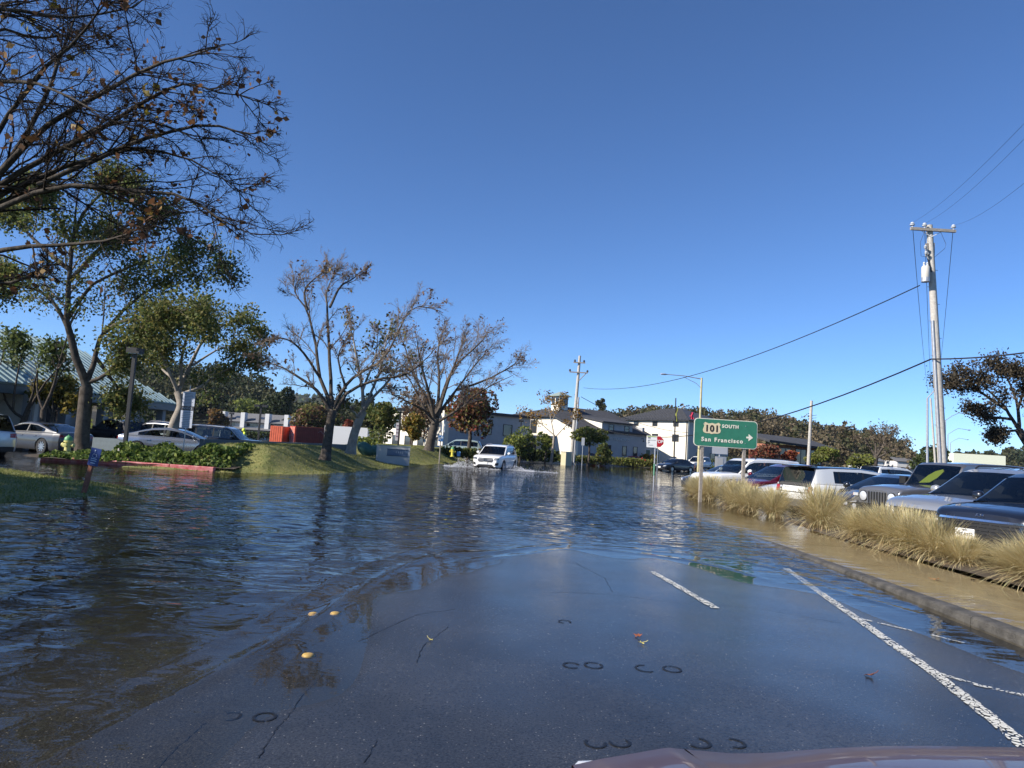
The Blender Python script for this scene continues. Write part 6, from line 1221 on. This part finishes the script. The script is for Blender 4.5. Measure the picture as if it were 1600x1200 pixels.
# thin poles further back
def simple_pole(label, px0, py0, px1, py1, Y, r, m_, arm=None, name='utility_pole', cat='utility pole'):
    a, b = at(px0, py0, Y), at(px1, py1, Y); base = b + (b - a) * ((b.z + .2) / max(a.z - b.z, .1)); t = thing(name, label, cat, base); mb = MB(); mb.tube([(0, 0, 0), a - base], [r, r * .7], 8); mb.obj('pole', m_, t, 60)
    if arm:
        e = at(arm[0], arm[1], Y) - base; tp = a - base; md = tp.lerp(e, .5) + Vector((0, 0, .18 * (e - tp).length)); mb = MB(); mb.tube([tp, tp.lerp(md, .5) + Vector((0, 0, .1)), md, e], r * .4, 6); o = mb.obj('arm', M_galv, t, 60); mb = MB(); mb.lathe([(.05, -.3), (.12, 0), (.05, .3)], 8, c=e, axis='x'); mb.obj('lamp_head', M_galv, o)
    return t
t = simple_pole('thin grey pole with side bracket right of the red bushes', 1268, 626, 1263, 728, 58, .16, M_pole); 
for q in range(4): mb = MB(); c = Vector((.12, 0, at(1268, 650 + q * 4, 58).z + .2)); mb.tube([c, c + Vector((.5, 0, .1))], .02, 5); mb.obj('bracket', M_galv, t)
simple_pole('slim light pole left of the tall utility pole', 1449, 622, 1449, 722, 52, .10, M_galv, (1495, 600), 'street_light', 'street light')
simple_pole('pale pole just right of the slim light pole', 1454, 622, 1459, 690, 70, .12, M_pole)
simple_pole('far street light with curved arm right of the tall pole', 1477, 657, 1477, 720, 90, .10, M_galv, (1520, 649), 'street_light', 'street light')
simple_pole('second far street light right of the tall pole', 1481, 679, 1481, 722, 130, .10, M_galv, (1514, 672), 'street_light', 'street light')
simple_pole('third and farthest street light right of the tall pole', 1485, 692, 1485, 722, 170, .11, M_galv, (1512, 687), 'street_light', 'street light')
simple_pole('slim dark flagpole before the three storey block', 1056, 622, 1053, 722, 80, .09, M_steeldark, None, 'flagpole', 'flagpole')
def flag(label, px, py, Y, w, h, m_):
    p = at(px, py, Y); t = thing('flag', label, 'flag', p); mb = MB(); P = [[Vector((w * u + .06 * math.sin(9 * v), .08 * math.sin(7 * u + 3 * v), -h * v)) for u in np.linspace(0, 1, 5)] for v in np.linspace(0, 1, 10)]; mb.grid(P); mb.grid([[q + Vector((0, .012, 0)) for q in r] for r in P]); mb.obj('cloth', m_, t, 60); mb = MB(); mb.tube([(0, 0, .1), (0, 0, -h)], .03, 6); mb.obj('staff', M_steeldark, t)
flag('small limp red flag beside the street light', 1079, 644, 82, .35, .8, mat('flag_red', (.5, .015, .06), .7)); flag('narrow yellow green banner hanging by the flagpole', 1057, 636, 79, .14, 1.6, mat('banner_lime', (.30, .32, .05), .7))
# grey signal cabinet and sign backs beneath the road sign
p = at(1126, 716, 48); t = thing('signal_cabinet', 'grey steel cabinet on a pole beneath the road sign', 'cabinet', (p.x, p.y, -.1)); mb = MB(); mb.box((0, 0, .9), (.62, .5, 1.8)); mb.obj('housing', M_galv, t); mb = MB(); mb.box((-.1, -.262, .95), (.40, .02, 1.5)); mb.obj('door', mat('cabinet_grey', (.32, .33, .34), .5), t); mb = MB(); mb.tube([(.0, .3, 0), (0, .3, 3.2)], .05, 8); mb.obj('post', M_galv, t); mb = MB(); mb.box((0, .24, 2.25), (1.05, .02, .55)); mb.obj('sign_back', mat('sign_back', (.45, .46, .48), .5, .3), t)
p = at(885, 713, 70); t = thing('utility_box', 'beige utility box at the foot of the junction pole', 'utility box', (p.x, p.y, 0), rad(35)); mb = MB(); mb.box((0, 0, .65), (.75, .75, 1.3)); mb.obj('housing', mat('beige_box', (.50, .45, .30), .6), t); mb = MB(); mb.box((0, 0, 1.33), (.82, .82, .06)); mb.obj('lid', M_galv, t)
p = at(911, 690, 70); t = thing('road_sign', 'small grey sign seen from behind right of the junction pole', 'sign', (p.x, p.y, 0)); mb = MB(); mb.tube([(0, 0, 0), (0, 0, p.z + .4)], .03, 6); mb.obj('post', M_galv, t); mb = MB(); mb.box((0, -.03, p.z), (.30, .02, .75)); mb.obj('panel', MATS['sign_back'], t)
# blue street signs by the berm
p = at(686, 726, 50); t = thing('street_sign', 'light blue pictogram sign on a post beside the broad sycamore', 'sign', (p.x, p.y, -.1)); hz = at(688, 660, 50).z + .1; mb = MB(); mb.tube([(0, 0, 0), (0, 0, hz)], .04, 8); mb.obj('post', M_polew, t); z_ = at(688, 685, 50).z + .1; pn = plaque('panel', rrect(.34, .44, .02, 2), -.06, .02, mat('sign_sky', (.16, .38, .68), .5), t, (0, z_)); plaque('symbol', [(-.12, .05), (.10, .16), (.13, .02), (0, -.03), (-.03, -.16), (-.10, -.12)], -.066, .008, M_white, pn, (0, z_)); mb = MB(); mb.box((.02, -.03, z_ + .75), (.06, .05, .6)); mb.box((.2, -.03, z_ + .75), (.08, .02, .6)); mb.obj('sign_edge', M_white, t)
p = at(716, 720, 54); t = thing('street_sign', 'small blue sign on a short post by the spray', 'sign', (p.x, p.y, .0)); mb = MB(); mb.tube([(0, 0, 0), (0, 0, .7)], .03, 6); mb.obj('post', M_polew, t); plaque('panel', rrect(.26, .36, .02, 2), -.05, .02, MATS['sign_sky'], t, (0, .72))
# hydrants
def hydrant(label, p, col, capc):
    t = thing('fire_hydrant', label, 'hydrant', p); m_ = mat('hydrant_' + label[:6].strip(), col, .5, var=.12, scale=9); mb = MB(); mb.lathe([(.17, 0), (.17, .05), (.115, .07), (.11, .50), (.16, .52), (.16, .56), (.12, .58)], 16); mb.obj('barrel', m_, t, 40)
    mb = MB(); mb.lathe([(.15, .58), (.14, .68), (.08, .74), (.03, .76), (.03, .80)], 16); mb.obj('bonnet', mat('hydrant_cap', capc, .5), t, 40)
    for ax_, s in (('x', 1), ('x', -1), ('y', -1)): mb = MB(); mb.lathe([(.065, s * .08), (.065, s * .18), (.085, s * .18), (.085, s * .23), (.03, s * .24)], 12, c=(0, 0, .40), axis=ax_); mb.obj('outlet', m_, t, 40)
hp_ = at(105, 706, 27.5); hydrant('yellow fire hydrant with green bonnet beside the big trunk', (hp_.x, hp_.y, .13), (.62, .58, .22), (.10, .30, .12)); hp_ = at(707, 708, 56); hydrant('bright yellow fire hydrant near the pale green crossover', (hp_.x, hp_.y, .45), (.65, .55, .08), (.65, .55, .08))
# red kerb of the island
t = thing('red_kerb', 'weathered red painted kerb in front of the ivy', 'kerb'); M_rk = mat('red_kerb_paint', (.36, .035, .045), .6, col2=(.50, .20, .19), scale=5, bump=.3, bscale=40); a = Vector((-16.75, 25.72, 0)); b = Vector((-10.2, 24.98, 0)); nq = 4
for q in range(nq):
    p0, p1 = a.lerp(b, q / nq), a.lerp(b, (q + 1) / nq); d = (p1 - p0).normalized(); R = Matrix.Rotation(math.atan2(d.y, d.x), 3, 'Z'); mb = MB(); mb.box((p0 + p1) / 2 + Vector((0, .09, -.02)), ((p1 - p0).length - .012, .18, .36), R); o = mb.obj('kerb_stone', M_rk, t); m2 = o.modifiers.new('edge', 'BEVEL'); m2.width = .02; m2.segments = 2
# lamp posts
def lamp_post(label, pxb, pyb, pxt, pyt, Y, zb, r, heads=1, conc=True, hs=.5):
    b = at(pxb, pyb, Y); b.z = zb; h = at(pxt, pyt, Y).z - zb; t = thing('lamp_post', label, 'lamp post', b); mb = MB(); mb.box((0, 0, h / 2), (r * 2, r * 2, h)); mb.obj('post', M_steeldark, t)
    if conc: mb = MB(); mb.lathe([(.27, -.3), (.27, .40), (.24, .43)], 16); mb.obj('footing', M_concrete, t, 40); mb = MB(); mb.box((0, 0, .45), (.26, .26, .05)); mb.obj('base_plate', M_steeldark, t)
    for s in ([0] if heads == 1 else [-1, 1]):
        mb = MB(); mb.box((s * hs * .8, 0, h), (hs, hs * .8, .22)); o = mb.obj('lamp_head', M_steeldark, t); mb = MB(); mb.box((s * hs * .8, 0, h - .118), (hs * .8, hs * .6, .015)); mb.obj('lens', M_lens, o)
    return t
lamp_post('black square lamp post on concrete footing in the ivy', 194, 708, 208, 548, 27.6, .12, .065, 1); lamp_post('twin headed lamp post left of the red container', 403, 690, 409, 634, 72, -.05, .08, 2); lamp_post('dark lamp post before the townhouses', 358, 690, 359, 646, 90, -.05, .08, 1, False)
t = lamp_post('black lamp post with banner behind the monument sign', 622, 700, 627, 640, 52, .6, .06, 1, False); mb = MB(); mb.box((-.1, -.02, 1.5), (.32, .03, 1.3)); bn = mb.obj('banner', mat('banner_grey', (.42, .40, .42), .6), t)
for q in range(4): mb = MB(); mb.box((-.1, -.04, 1.15 + q * .26), (.24, .012, .07)); mb.obj('print_line', mat('banner_plum', (.12, .06, .11), .6), bn)
lamp_post('slim lamp post in front of the cream wall', 811, 716, 813, 658, 74, .0, .05, 1, False)
# monument sign on the berm
p = at(614, 721, 41); t = thing('monument_sign', 'pale grey monument sign with rounded end and blue panel on the berm', 'sign', (p.x, p.y, .30), rad(10)); M_mon = mat('monument_grey', (.42, .43, .43), .85, var=.06, scale=2)
pl_ = [(.92, -.28), (.92, .28)] + [(-.70 + .28 * math.cos(a), .28 * math.sin(a)) for a in np.linspace(rad(90), rad(270), 12)]
mb = MB(); mb.prism(pl_, lambda a, b: Vector((a, b, -.25)), lambda a, b: Vector((a, b, .82))); mb.obj('body', M_mon, t, 40); mb = MB(); mb.prism([(x * 1.03, y * 1.06) for x, y in pl_], lambda a, b: Vector((a, b, .82)), lambda a, b: Vector((a, b, .87))); mb.obj('coping', mat('mon_green', (.22, .28, .27), .7), t)
mb = MB(); mb.box((.20, -.283, .47), (1.15, .02, .34)); rc = mb.obj('sign_panel', mat('mon_blue', (.09, .14, .22), .5), t); mb = MB(); mb.box((.20, -.29, .655), (1.2, .04, .03)); mb.box((.20, -.29, .285), (1.2, .04, .03)); mb.obj('trim', mat('mon_dark', (.04, .07, .12), .6), t); text('1 7 9 0', .15, mat('mon_txt', (.5, .55, .6), .5), rc, facing((.32, -.298, .47), (1, 0, 0), (0, 0, 1)), .004)
# green canvas bundles beside it
for q, (px_, py_, sc_, lb) in enumerate([(574, 706, 1.0, 'pointed green canvas bundle left of the monument sign'), (588, 706, .8, 'rounded green canvas bundle touching the monument sign')]):
    p = at(px_, py_, 44); rng = np.random.default_rng(q + 60); mb = MB(); P = []
    for i in range(10):
        v_ = i / 9; r = .5 * sc_ * math.sin(math.pi * (.12 + .80 * v_)) ** .7; P.append([Vector((r * math.cos(a) * 1.1 - (.35 * v_ * v_ if q == 0 else .05 * v_), r * .7 * math.sin(a), .8 * sc_ * v_ - .1 + .03 * math.sin(3 * a + 5 * v_))) for a in np.linspace(0, 2 * math.pi, 17)])
    mb.grid(P); o = mb.obj('canvas_bundle', mat('canvas_green', (.045, .12, .10), .85, var=.2, scale=4), None, 60); o.location = (p.x, p.y, .55); tag(o, lb, 'canvas bundle')
# red shipping container, open door leaf, white box trailer
p = at(459, 697, 97); t = thing('shipping_container', 'red shipping container with graffiti on its shaded side', 'container', (p.x, p.y, -.05), rad(33)); M_con = mat('container_red', (.62, .12, .05), .55, var=.2, scale=2); M_con_shade = mat('container_side_shaded', (.22, .035, .03), .6, var=.25, scale=1.5)  # long side is a darker copy of the door red, shade put in
mb = MB(); mb.box((3.05, 1.22, 1.3), (6.0, 2.36, 2.5)); mb.obj('box', M_con_shade, t)
for q in range(22): mb = MB(); mb.box((.2 + q * .27, -.0, 1.3), (.13, .06, 2.35)); mb.obj('corrugation', M_con_shade, t)
for y0 in (.62, 1.82):
    mb = MB(); mb.box((.02, y0, 1.3), (.08, 1.14, 2.4)); dr = mb.obj('door', M_con, t)
    for yy in (-.3, .3): mb = MB(); mb.tube([(-.05, y0 + yy, .15), (-.05, y0 + yy, 2.45)], .03, 6); mb.obj('lock_rod', M_white, dr)
    for zz in (.6, 1.1, 1.6, 2.1): mb = MB(); mb.box((-.03, y0, zz), (.04, 1.0, .08)); mb.obj('door_rib', M_con, dr)
for yy in (.05, 2.39):
    for zz in (.06, 2.54): mb = MB(); mb.box((3.05, yy, zz), (6.1, .10, .12)); mb.obj('rail', M_con, t)
mb = MB(); mb.tube([(3.2, -.045, 1.9), (3.6, -.045, 2.1), (3.9, -.045, 1.7), (4.2, -.045, 2.0), (4.5, -.045, 1.6), (4.8, -.045, 2.1), (5.1, -.045, 1.8)], .02, 5); mb.obj('graffiti', mat('chalk', (.5, .42, .40), .8), t)
p = at(441, 697, 96); t = thing('container', 'second red container end just left of the graffiti container', 'container', (p.x - 1.1, p.y + .5, -.05), rad(-4)); mb = MB(); mb.box((0, 1.5, 1.22), (1.75, 3.0, 2.4)); mb.obj('box', M_con, t)
for q in range(6): mb = MB(); mb.box((-.75 + q * .3, -.0, 1.22), (.12, .07, 2.3)); mb.obj('corrugation', M_con, t)
p = at(540, 698, 75); t = thing('box_trailer', 'white box trailer between the two berm trunks', 'trailer', (p.x, p.y, 0), rad(6)); mb = MB(); mb.box((0, 1, 1.5), (4.6, 2.2, 2.1)); o = mb.obj('box', M_white, t); mb = MB(); mb.box((0, 1, .38), (4.5, 2.0, .12)); mb.obj('chassis', M_steeldark, t); a_, b_, c_ = wheel_mesh(.37, .24, 10, False)
for xx in (-.4, 1.5): w = bpy.data.objects.new('wheel', a_); COL.objects.link(w); w.parent = t; w.location = (xx, 0.05, .30); w.rotation_euler = (0, 0, math.pi)
for xx in (-2.2, 2.2): mb = MB(); mb.box((xx, -.11, 1.5), (.08, .03, 2.1)); mb.obj('corner_trim', M_galv, t)
# worker in yellow rainwear: one skinned body
def person(label, loc, rz):
    J = dict(pel=(0, 0, .92), sp=(.05, 0, 1.15), ch=(.10, 0, 1.36), nk=(.15, 0, 1.50), hd=(.20, 0, 1.60), ht=(.24, 0, 1.74), sl=(.09, .19, 1.40), el=(.16, .26, 1.14), wl=(.30, .20, .98), sr=(.09, -.19, 1.40), er=(.14, -.27, 1.14), wr=(.26, -.22, .96), hl=(0, .10, .88), kl=(.05, .12, .48), al=(-.02, .12, .08), tl=(.14, .13, .05), hr=(0, -.10, .88), kr=(-.03, -.12, .48), ar=(-.10, -.12, .08), tr=(.06, -.13, .05))
    rads = dict(pel=.17, sp=.17, ch=.18, nk=.08, hd=.115, ht=.08, sl=.085, el=.065, wl=.045, sr=.085, er=.065, wr=.045, hl=.11, kl=.085, al=.06, tl=.05, hr=.11, kr=.085, ar=.06, tr=.05)
    K = list(J); E = [('pel', 'sp'), ('sp', 'ch'), ('ch', 'nk'), ('nk', 'hd'), ('hd', 'ht'), ('ch', 'sl'), ('sl', 'el'), ('el', 'wl'), ('ch', 'sr'), ('sr', 'er'), ('er', 'wr'), ('pel', 'hl'), ('hl', 'kl'), ('kl', 'al'), ('al', 'tl'), ('pel', 'hr'), ('hr', 'kr'), ('kr', 'ar'), ('ar', 'tr')]
    me = bpy.data.meshes.new('body'); me.from_pydata([J[k] for k in K], [(K.index(a), K.index(b)) for a, b in E], []); t = thing('person', label, 'person', loc, rz); o = link('body', me, mat('rainwear_yellow', (.62, .72, .05), .6), t); md = o.modifiers.new('skin', 'SKIN'); me.skin_vertices[0].data[0].use_root = True
    for k in K: me.skin_vertices[0].data[K.index(k)].radius = (rads[k], rads[k])
    s2 = o.modifiers.new('sub', 'SUBSURF'); s2.levels = 1; s2.render_levels = 1
    mb = MB(); mb.lathe([(.16, 1.60), (.15, 1.70), (.10, 1.79), (.03, 1.82)], 12, c=(.20, 0, 0)); mb.obj('hood', MATS['rainwear_yellow'], t, 60); mb = MB(); mb.lathe([(.03, -.05), (.085, 0), (.03, .05)], 10, c=(.31, 0, 1.62), axis='x'); mb.obj('face', mat('skin', (.42, .26, .19), .6), t, 60)
    for s in (1, -1):
        for q in range(4): mb = MB(); mb.tube([(.29 + .0 * q, s * .21 + (q - 1.5) * .022, .95), (.31, s * .21 + (q - 1.5) * .022, .90), (.33, s * .21 + (q - 1.5) * .02, .86)], .010, 5); mb.obj('finger', MATS['skin'], t, 60)
    mb = MB(); mb.lathe([(.185, 1.18), (.19, 1.24)], 14, c=(.06, 0, 0), cap=False); mb.obj('reflective_band', M_white, t)
pp = at(383, 690, 62); person('person in bright yellow hooded rainwear walking past the container', (pp.x, pp.y, -.12), rad(200))
# small things on the road ---------------------------------------------------
def rz(x, y): return float(road_z(np.array(x), np.array(y)))
M_yel = mat('yellow_ceramic', (.52, .33, .07), .55, col2=(.30, .21, .09), scale=30)
for (px_, py_, lb) in ((482, 1021, 'yellow domed road marker nearest the camera'), (490, 956, 'left of the two farther yellow domed road markers'), (524, 956, 'right of the two farther yellow domed road markers')):
    p = gp(px_, py_, .01); z = rz(p.x, p.y); mb = MB(); mb.lathe([(.044, -.004), (.044, .003), (.037, .013), (.022, .018), (.0, .02)], 18); o = mb.obj('road_marker', M_yel, None, 60); o.location = (p.x, p.y, max(z, -.02)); tag(o, lb, 'road marker', 'yellow domed road markers')
M_ring = mat('old_adhesive', (.007, .007, .008), .5)
for q, (px_, py_, w_) in enumerate([(893, 1045, .11), (927, 1045, .12), (1008, 1049, .13), (1050, 1050, .12), (930, 1166, .10), (968, 1165, .10), (1092, 1168, .11), (1148, 1169, .10), (360, 1114, .10), (414, 1116, .11), (882, 975, .10)]):
    p = gp(px_, py_, .015); P = []
    for a in np.linspace(rad(20 + 31 * q), rad(20 + 31 * q + random.choice((230, 290, 350))), 20):
        x, y = p.x + w_ * .5 * math.cos(a), p.y + w_ * .55 * math.sin(a); d = .008; P.append([Vector((p.x + (w_ * .5 - d) * math.cos(a), p.y + (w_ * .55 - d) * math.sin(a), rz(x, y) + .003)), Vector((x, y, rz(x, y) + .0035)), Vector((p.x + (w_ * .5 + d) * math.cos(a), p.y + (w_ * .55 + d) * math.sin(a), rz(x, y) + .003))])
    mb = MB(); mb.grid(P); o = mb.obj('adhesive_ring', M_ring, None, 60); tag(o, ['dark glue ring left of the pair in mid road', 'dark glue ring right of the pair in mid road', 'broken dark glue ring right of the mid road pair', 'faint broken glue ring farthest right in mid road', 'dark glue ring left of the pair just above the bonnet', 'dark glue ring right of the pair just above the bonnet', 'dark glue ring above the bonnet seam', 'dark glue ring right of the bonnet seam', 'dark glue ring left of the pair near the lower left waterline', 'dark glue ring right of the pair near the lower left waterline', 'small dark glue ring near the brown leaf'][q], 'glue ring', 'glue rings left by lost road markers')
# worn white lines
def worn_mat():
    m = bpy.data.materials.new('worn_line'); m.use_nodes = True; N = m.node_tree.nodes; L = m.node_tree.links; b = N['Principled BSDF']; b.inputs['Base Color'].default_value = (.66, .64, .56, 1); b.inputs['Roughness'].default_value = .5
    tc = N.new('ShaderNodeTexCoord'); v = N.new('ShaderNodeTexVoronoi'); v.inputs['Scale'].default_value = 26; v.feature = 'DISTANCE_TO_EDGE'; n = N.new('ShaderNodeTexNoise'); n.inputs['Scale'].default_value = 9; n.inputs['Detail'].default_value = 5
    L.new(tc.outputs['Object'], v.inputs['Vector']); L.new(tc.outputs['Object'], n.inputs['Vector']); r = N.new('ShaderNodeMapRange'); r.inputs[1].default_value = .3; r.inputs[2].default_value = .62; r.inputs[3].default_value = .0; r.inputs[4].default_value = .16; L.new(n.outputs[0], r.inputs[0])
    g = N.new('ShaderNodeMath'); g.operation = 'GREATER_THAN'; L.new(v.outputs[0], g.inputs[0]); L.new(r.outputs[0], g.inputs[1]); t = N.new('ShaderNodeBsdfTransparent'); mx = N.new('ShaderNodeMixShader'); L.new(g.outputs[0], mx.inputs[0]); L.new(t.outputs[0], mx.inputs[1]); L.new(b.outputs[0], mx.inputs[2]); L.new(mx.outputs[0], N['Material Output'].inputs[0]); return m
M_line = worn_mat()
def line(nm, pts, w, parent):
    P = []; pts = [Vector((p.x, p.y, 0)) for p in pts]; tot = []
    for a, b in zip(pts, pts[1:]):
        n = max(2, int((b - a).length / .08))
        for q in range(n): tot.append(a.lerp(b, q / n))
    tot.append(pts[-1])
    for i, p in enumerate(tot):
        d = (tot[min(i + 1, len(tot) - 1)] - tot[max(i - 1, 0)]).normalized(); s = Vector((-d.y, d.x, 0)) * (w / 2 * (1 + random.uniform(-.12, .12))); P.append([Vector(((p + s * k).x, (p + s * k).y, rz((p + s * k).x, (p + s * k).y) + .005)) for k in (-1, 0, 1)])
    mb = MB(); mb.grid(P); return tag(mb.obj(nm, M_line, None, 60), kind='structure')
line('edge_line', [gp(1640, 1200, .02), gp(1590, 1158, .02), gp(1460, 1052, .015), gp(1340, 968, .01), gp(1258, 908, 0), gp(1228, 885, 0)], .10, None); line('stall_line', [gp(1458, 1050, .015), gp(1530, 1072, .01), gp(1640, 1098, .0)], .055, None)
line('stall_line', [gp(1325, 962, .01), gp(1362, 972, .005)], .05, None); line('stall_line', [gp(1372, 974, .003), gp(1428, 987, 0)], .05, None); line('stall_line', [gp(1456, 992, 0), gp(1506, 1004, 0)], .05, None); line('lane_dash', [gp(1118, 952, .01), gp(1060, 918, .01), gp(1018, 895, .005)], .09, None)
# cracks and patch seams
M_crack = mat('crack_tar', (.006, .006, .007), .5)
def crack(pts, w, seed):
    rr = random.Random(seed); P = [gp(*p, .01) for p in pts]; tot = []
    for a, b in zip(P, P[1:]):
        for q in range(10): c = a.lerp(b, q / 10); tot.append(Vector((c.x + rr.uniform(-.007, .007), c.y + rr.uniform(-.007, .007), 0)))
    rows = []
    for i, p in enumerate(tot):
        d = (tot[min(i + 1, len(tot) - 1)] - tot[max(i - 1, 0)]).normalized(); s = Vector((-d.y, d.x, 0)) * w * rr.uniform(.2, 1); rows.append([Vector(((p - s).x, (p - s).y, rz(p.x, p.y) + .0025)), Vector(((p + s).x, (p + s).y, rz(p.x, p.y) + .0025))])
    mb = MB(); mb.grid(rows); tag(mb.obj('road_crack', M_crack, None), kind='structure')
crack([(505, 1050), (480, 1075), (455, 1110), (430, 1140), (400, 1190)], .0035, 1); crack([(320, 1125), (280, 1160), (240, 1200)], .003, 2); crack([(590, 1160), (565, 1200)], .0035, 3); crack([(850, 925), (960, 932), (1080, 945), (1180, 950), (1330, 978)], .0035, 4); crack([(700, 980), (660, 1010), (650, 1040)], .004, 5); crack([(900, 880), (945, 905), (958, 930)], .0035, 6); crack([(560, 1000), (650, 960), (720, 950)], .003, 7)
# fallen leaves
def leaf(label, px_, py_, s, m_, z=None, seed=0):
    rr = random.Random(seed); p = gp(px_, py_, .03); zz = rz(p.x, p.y) + .006 if z is None else z; pts = []
    for q in range(15): a = 2 * math.pi * q / 15; r = s * ((1.0 if q % 3 == 0 else .55) + rr.uniform(-.1, .1)); pts.append(Vector((r * math.cos(a), r * .8 * math.sin(a), .25 * r * abs(math.sin(a * 1.5)) + rr.uniform(0, .006))))
    mb = MB(); mb.add(pts + [Vector((0, 0, .004))], [(i, (i + 1) % 15, 15) for i in range(15)]); mb.tube([(0, 0, .005), (-s * 1.2, -s * .3, .02), (-s * 1.6, -s * .2, .035)], .0022, 4); o = mb.obj('fallen_leaf', m_, None, 60); o.location = (p.x, p.y, zz); o.rotation_euler = (rr.uniform(-.3, .3), rr.uniform(-.3, .3), rr.uniform(0, 6)); tag(o, label, 'leaf', 'fallen leaves on the road and pavement')
lb_ = mat('dead_leaf', (.20, .055, .018), .7, var=.3, scale=30); ly_ = mat('yellow_leaf', (.50, .42, .12), .6, var=.2, scale=30)
leaf('curled orange brown leaf in the middle of the wet road', 997, 996, .05, lb_, None, 1); leaf('small yellow leaf just below the curled brown one', 1002, 1007, .028, ly_, None, 2); leaf('red brown leaf left of the white edge line', 1358, 1057, .042, lb_, None, 3); leaf('tan leaf on the flooded pavement', 1464, 902, .06, mat('tan_leaf', (.36, .16, .05), .7), .0, 4); leaf('dark leaf on the pavement by the grass', 1520, 903, .045, mat('dark_leaf', (.05, .03, .018), .7), .0, 5); leaf('pale scrap of leaf on the road left of centre', 674, 997, .02, ly_, None, 6)
# bonnet of the car the photograph is taken from
M_bon = mat('bonnet_paint', (.10, .055, .065), .4, .3, coat=.4); t = thing('camera_car', 'mauve car bonnet along the bottom edge at the right', 'car', (.25, .2, 0)); off = Vector((-.25, -.2, 0))
prof = [(895, 1196), (940, 1186), (1000, 1176), (1045, 1168), (1072, 1171), (1140, 1177), (1200, 1177), (1300, 1169), (1400, 1165), (1500, 1166), (1600, 1168), (1700, 1174), (1800, 1184)]
def bon(lo, hi, nm, m_, dz=0.0):
    rows = []
    for q in np.linspace(lo, hi, 16):
        x = float(np.interp(q, range(len(prof)), [p[0] for p in prof])); y = float(np.interp(q, range(len(prof)), [p[1] for p in prof])); e = at(x, y, 1.75 - .10 * abs(q - 7) / 6) + off; r = []
        for u in np.linspace(-1, 1, 13):
            if u < 0: r.append(Vector((e.x - .01 * u, e.y + .16 * math.sin(-u * 1.4), e.z - .55 * u * u)))
            else: r.append(Vector((e.x + (.04 if q < 4 else .0) * u, e.y - .95 * u, e.z + .22 * u - .10 * u * u + dz)))
        rows.append(r)
    mb = MB(); mb.grid(rows); mb.grid([[p - Vector((0, 0, .012)) for p in r] for r in rows]); return mb.obj(nm, m_, t, 60)
bon(0, 3.85, 'wing', M_bon); bon(4.0, 12, 'bonnet', M_bon); bon(3.86, 3.99, 'panel_gap', M_black, -.02)
e = at(925, 1194, 1.70) + off; mb = MB(); mb.lathe([(.0, -.05), (.02, -.03), (.024, .02), (.01, .07)], 14, c=e + Vector((0, .01, -.02)), axis='x'); mb.obj('headlight', M_lens, t, 60)
# thin sea air: far ridges fade a little to blue
hz = MB(); hz.box((0, 885, 48), (3700, 1930, 100)); hm = bpy.data.materials.new('haze_air'); hm.use_nodes = True; hn = hm.node_tree.nodes; hn.remove(hn['Principled BSDF'])
pv = hn.new('ShaderNodeVolumePrincipled'); pv.inputs['Color'].default_value = (.80, .88, 1.0, 1); pv.inputs['Density'].default_value = .00009; pv.inputs['Anisotropy'].default_value = .2
hm.node_tree.links.new(pv.outputs[0], hn['Material Output'].inputs['Volume']); ho = hz.obj('haze', hm); tag(ho, 'thin bluish air over the whole scene', 'haze', kind='stuff')
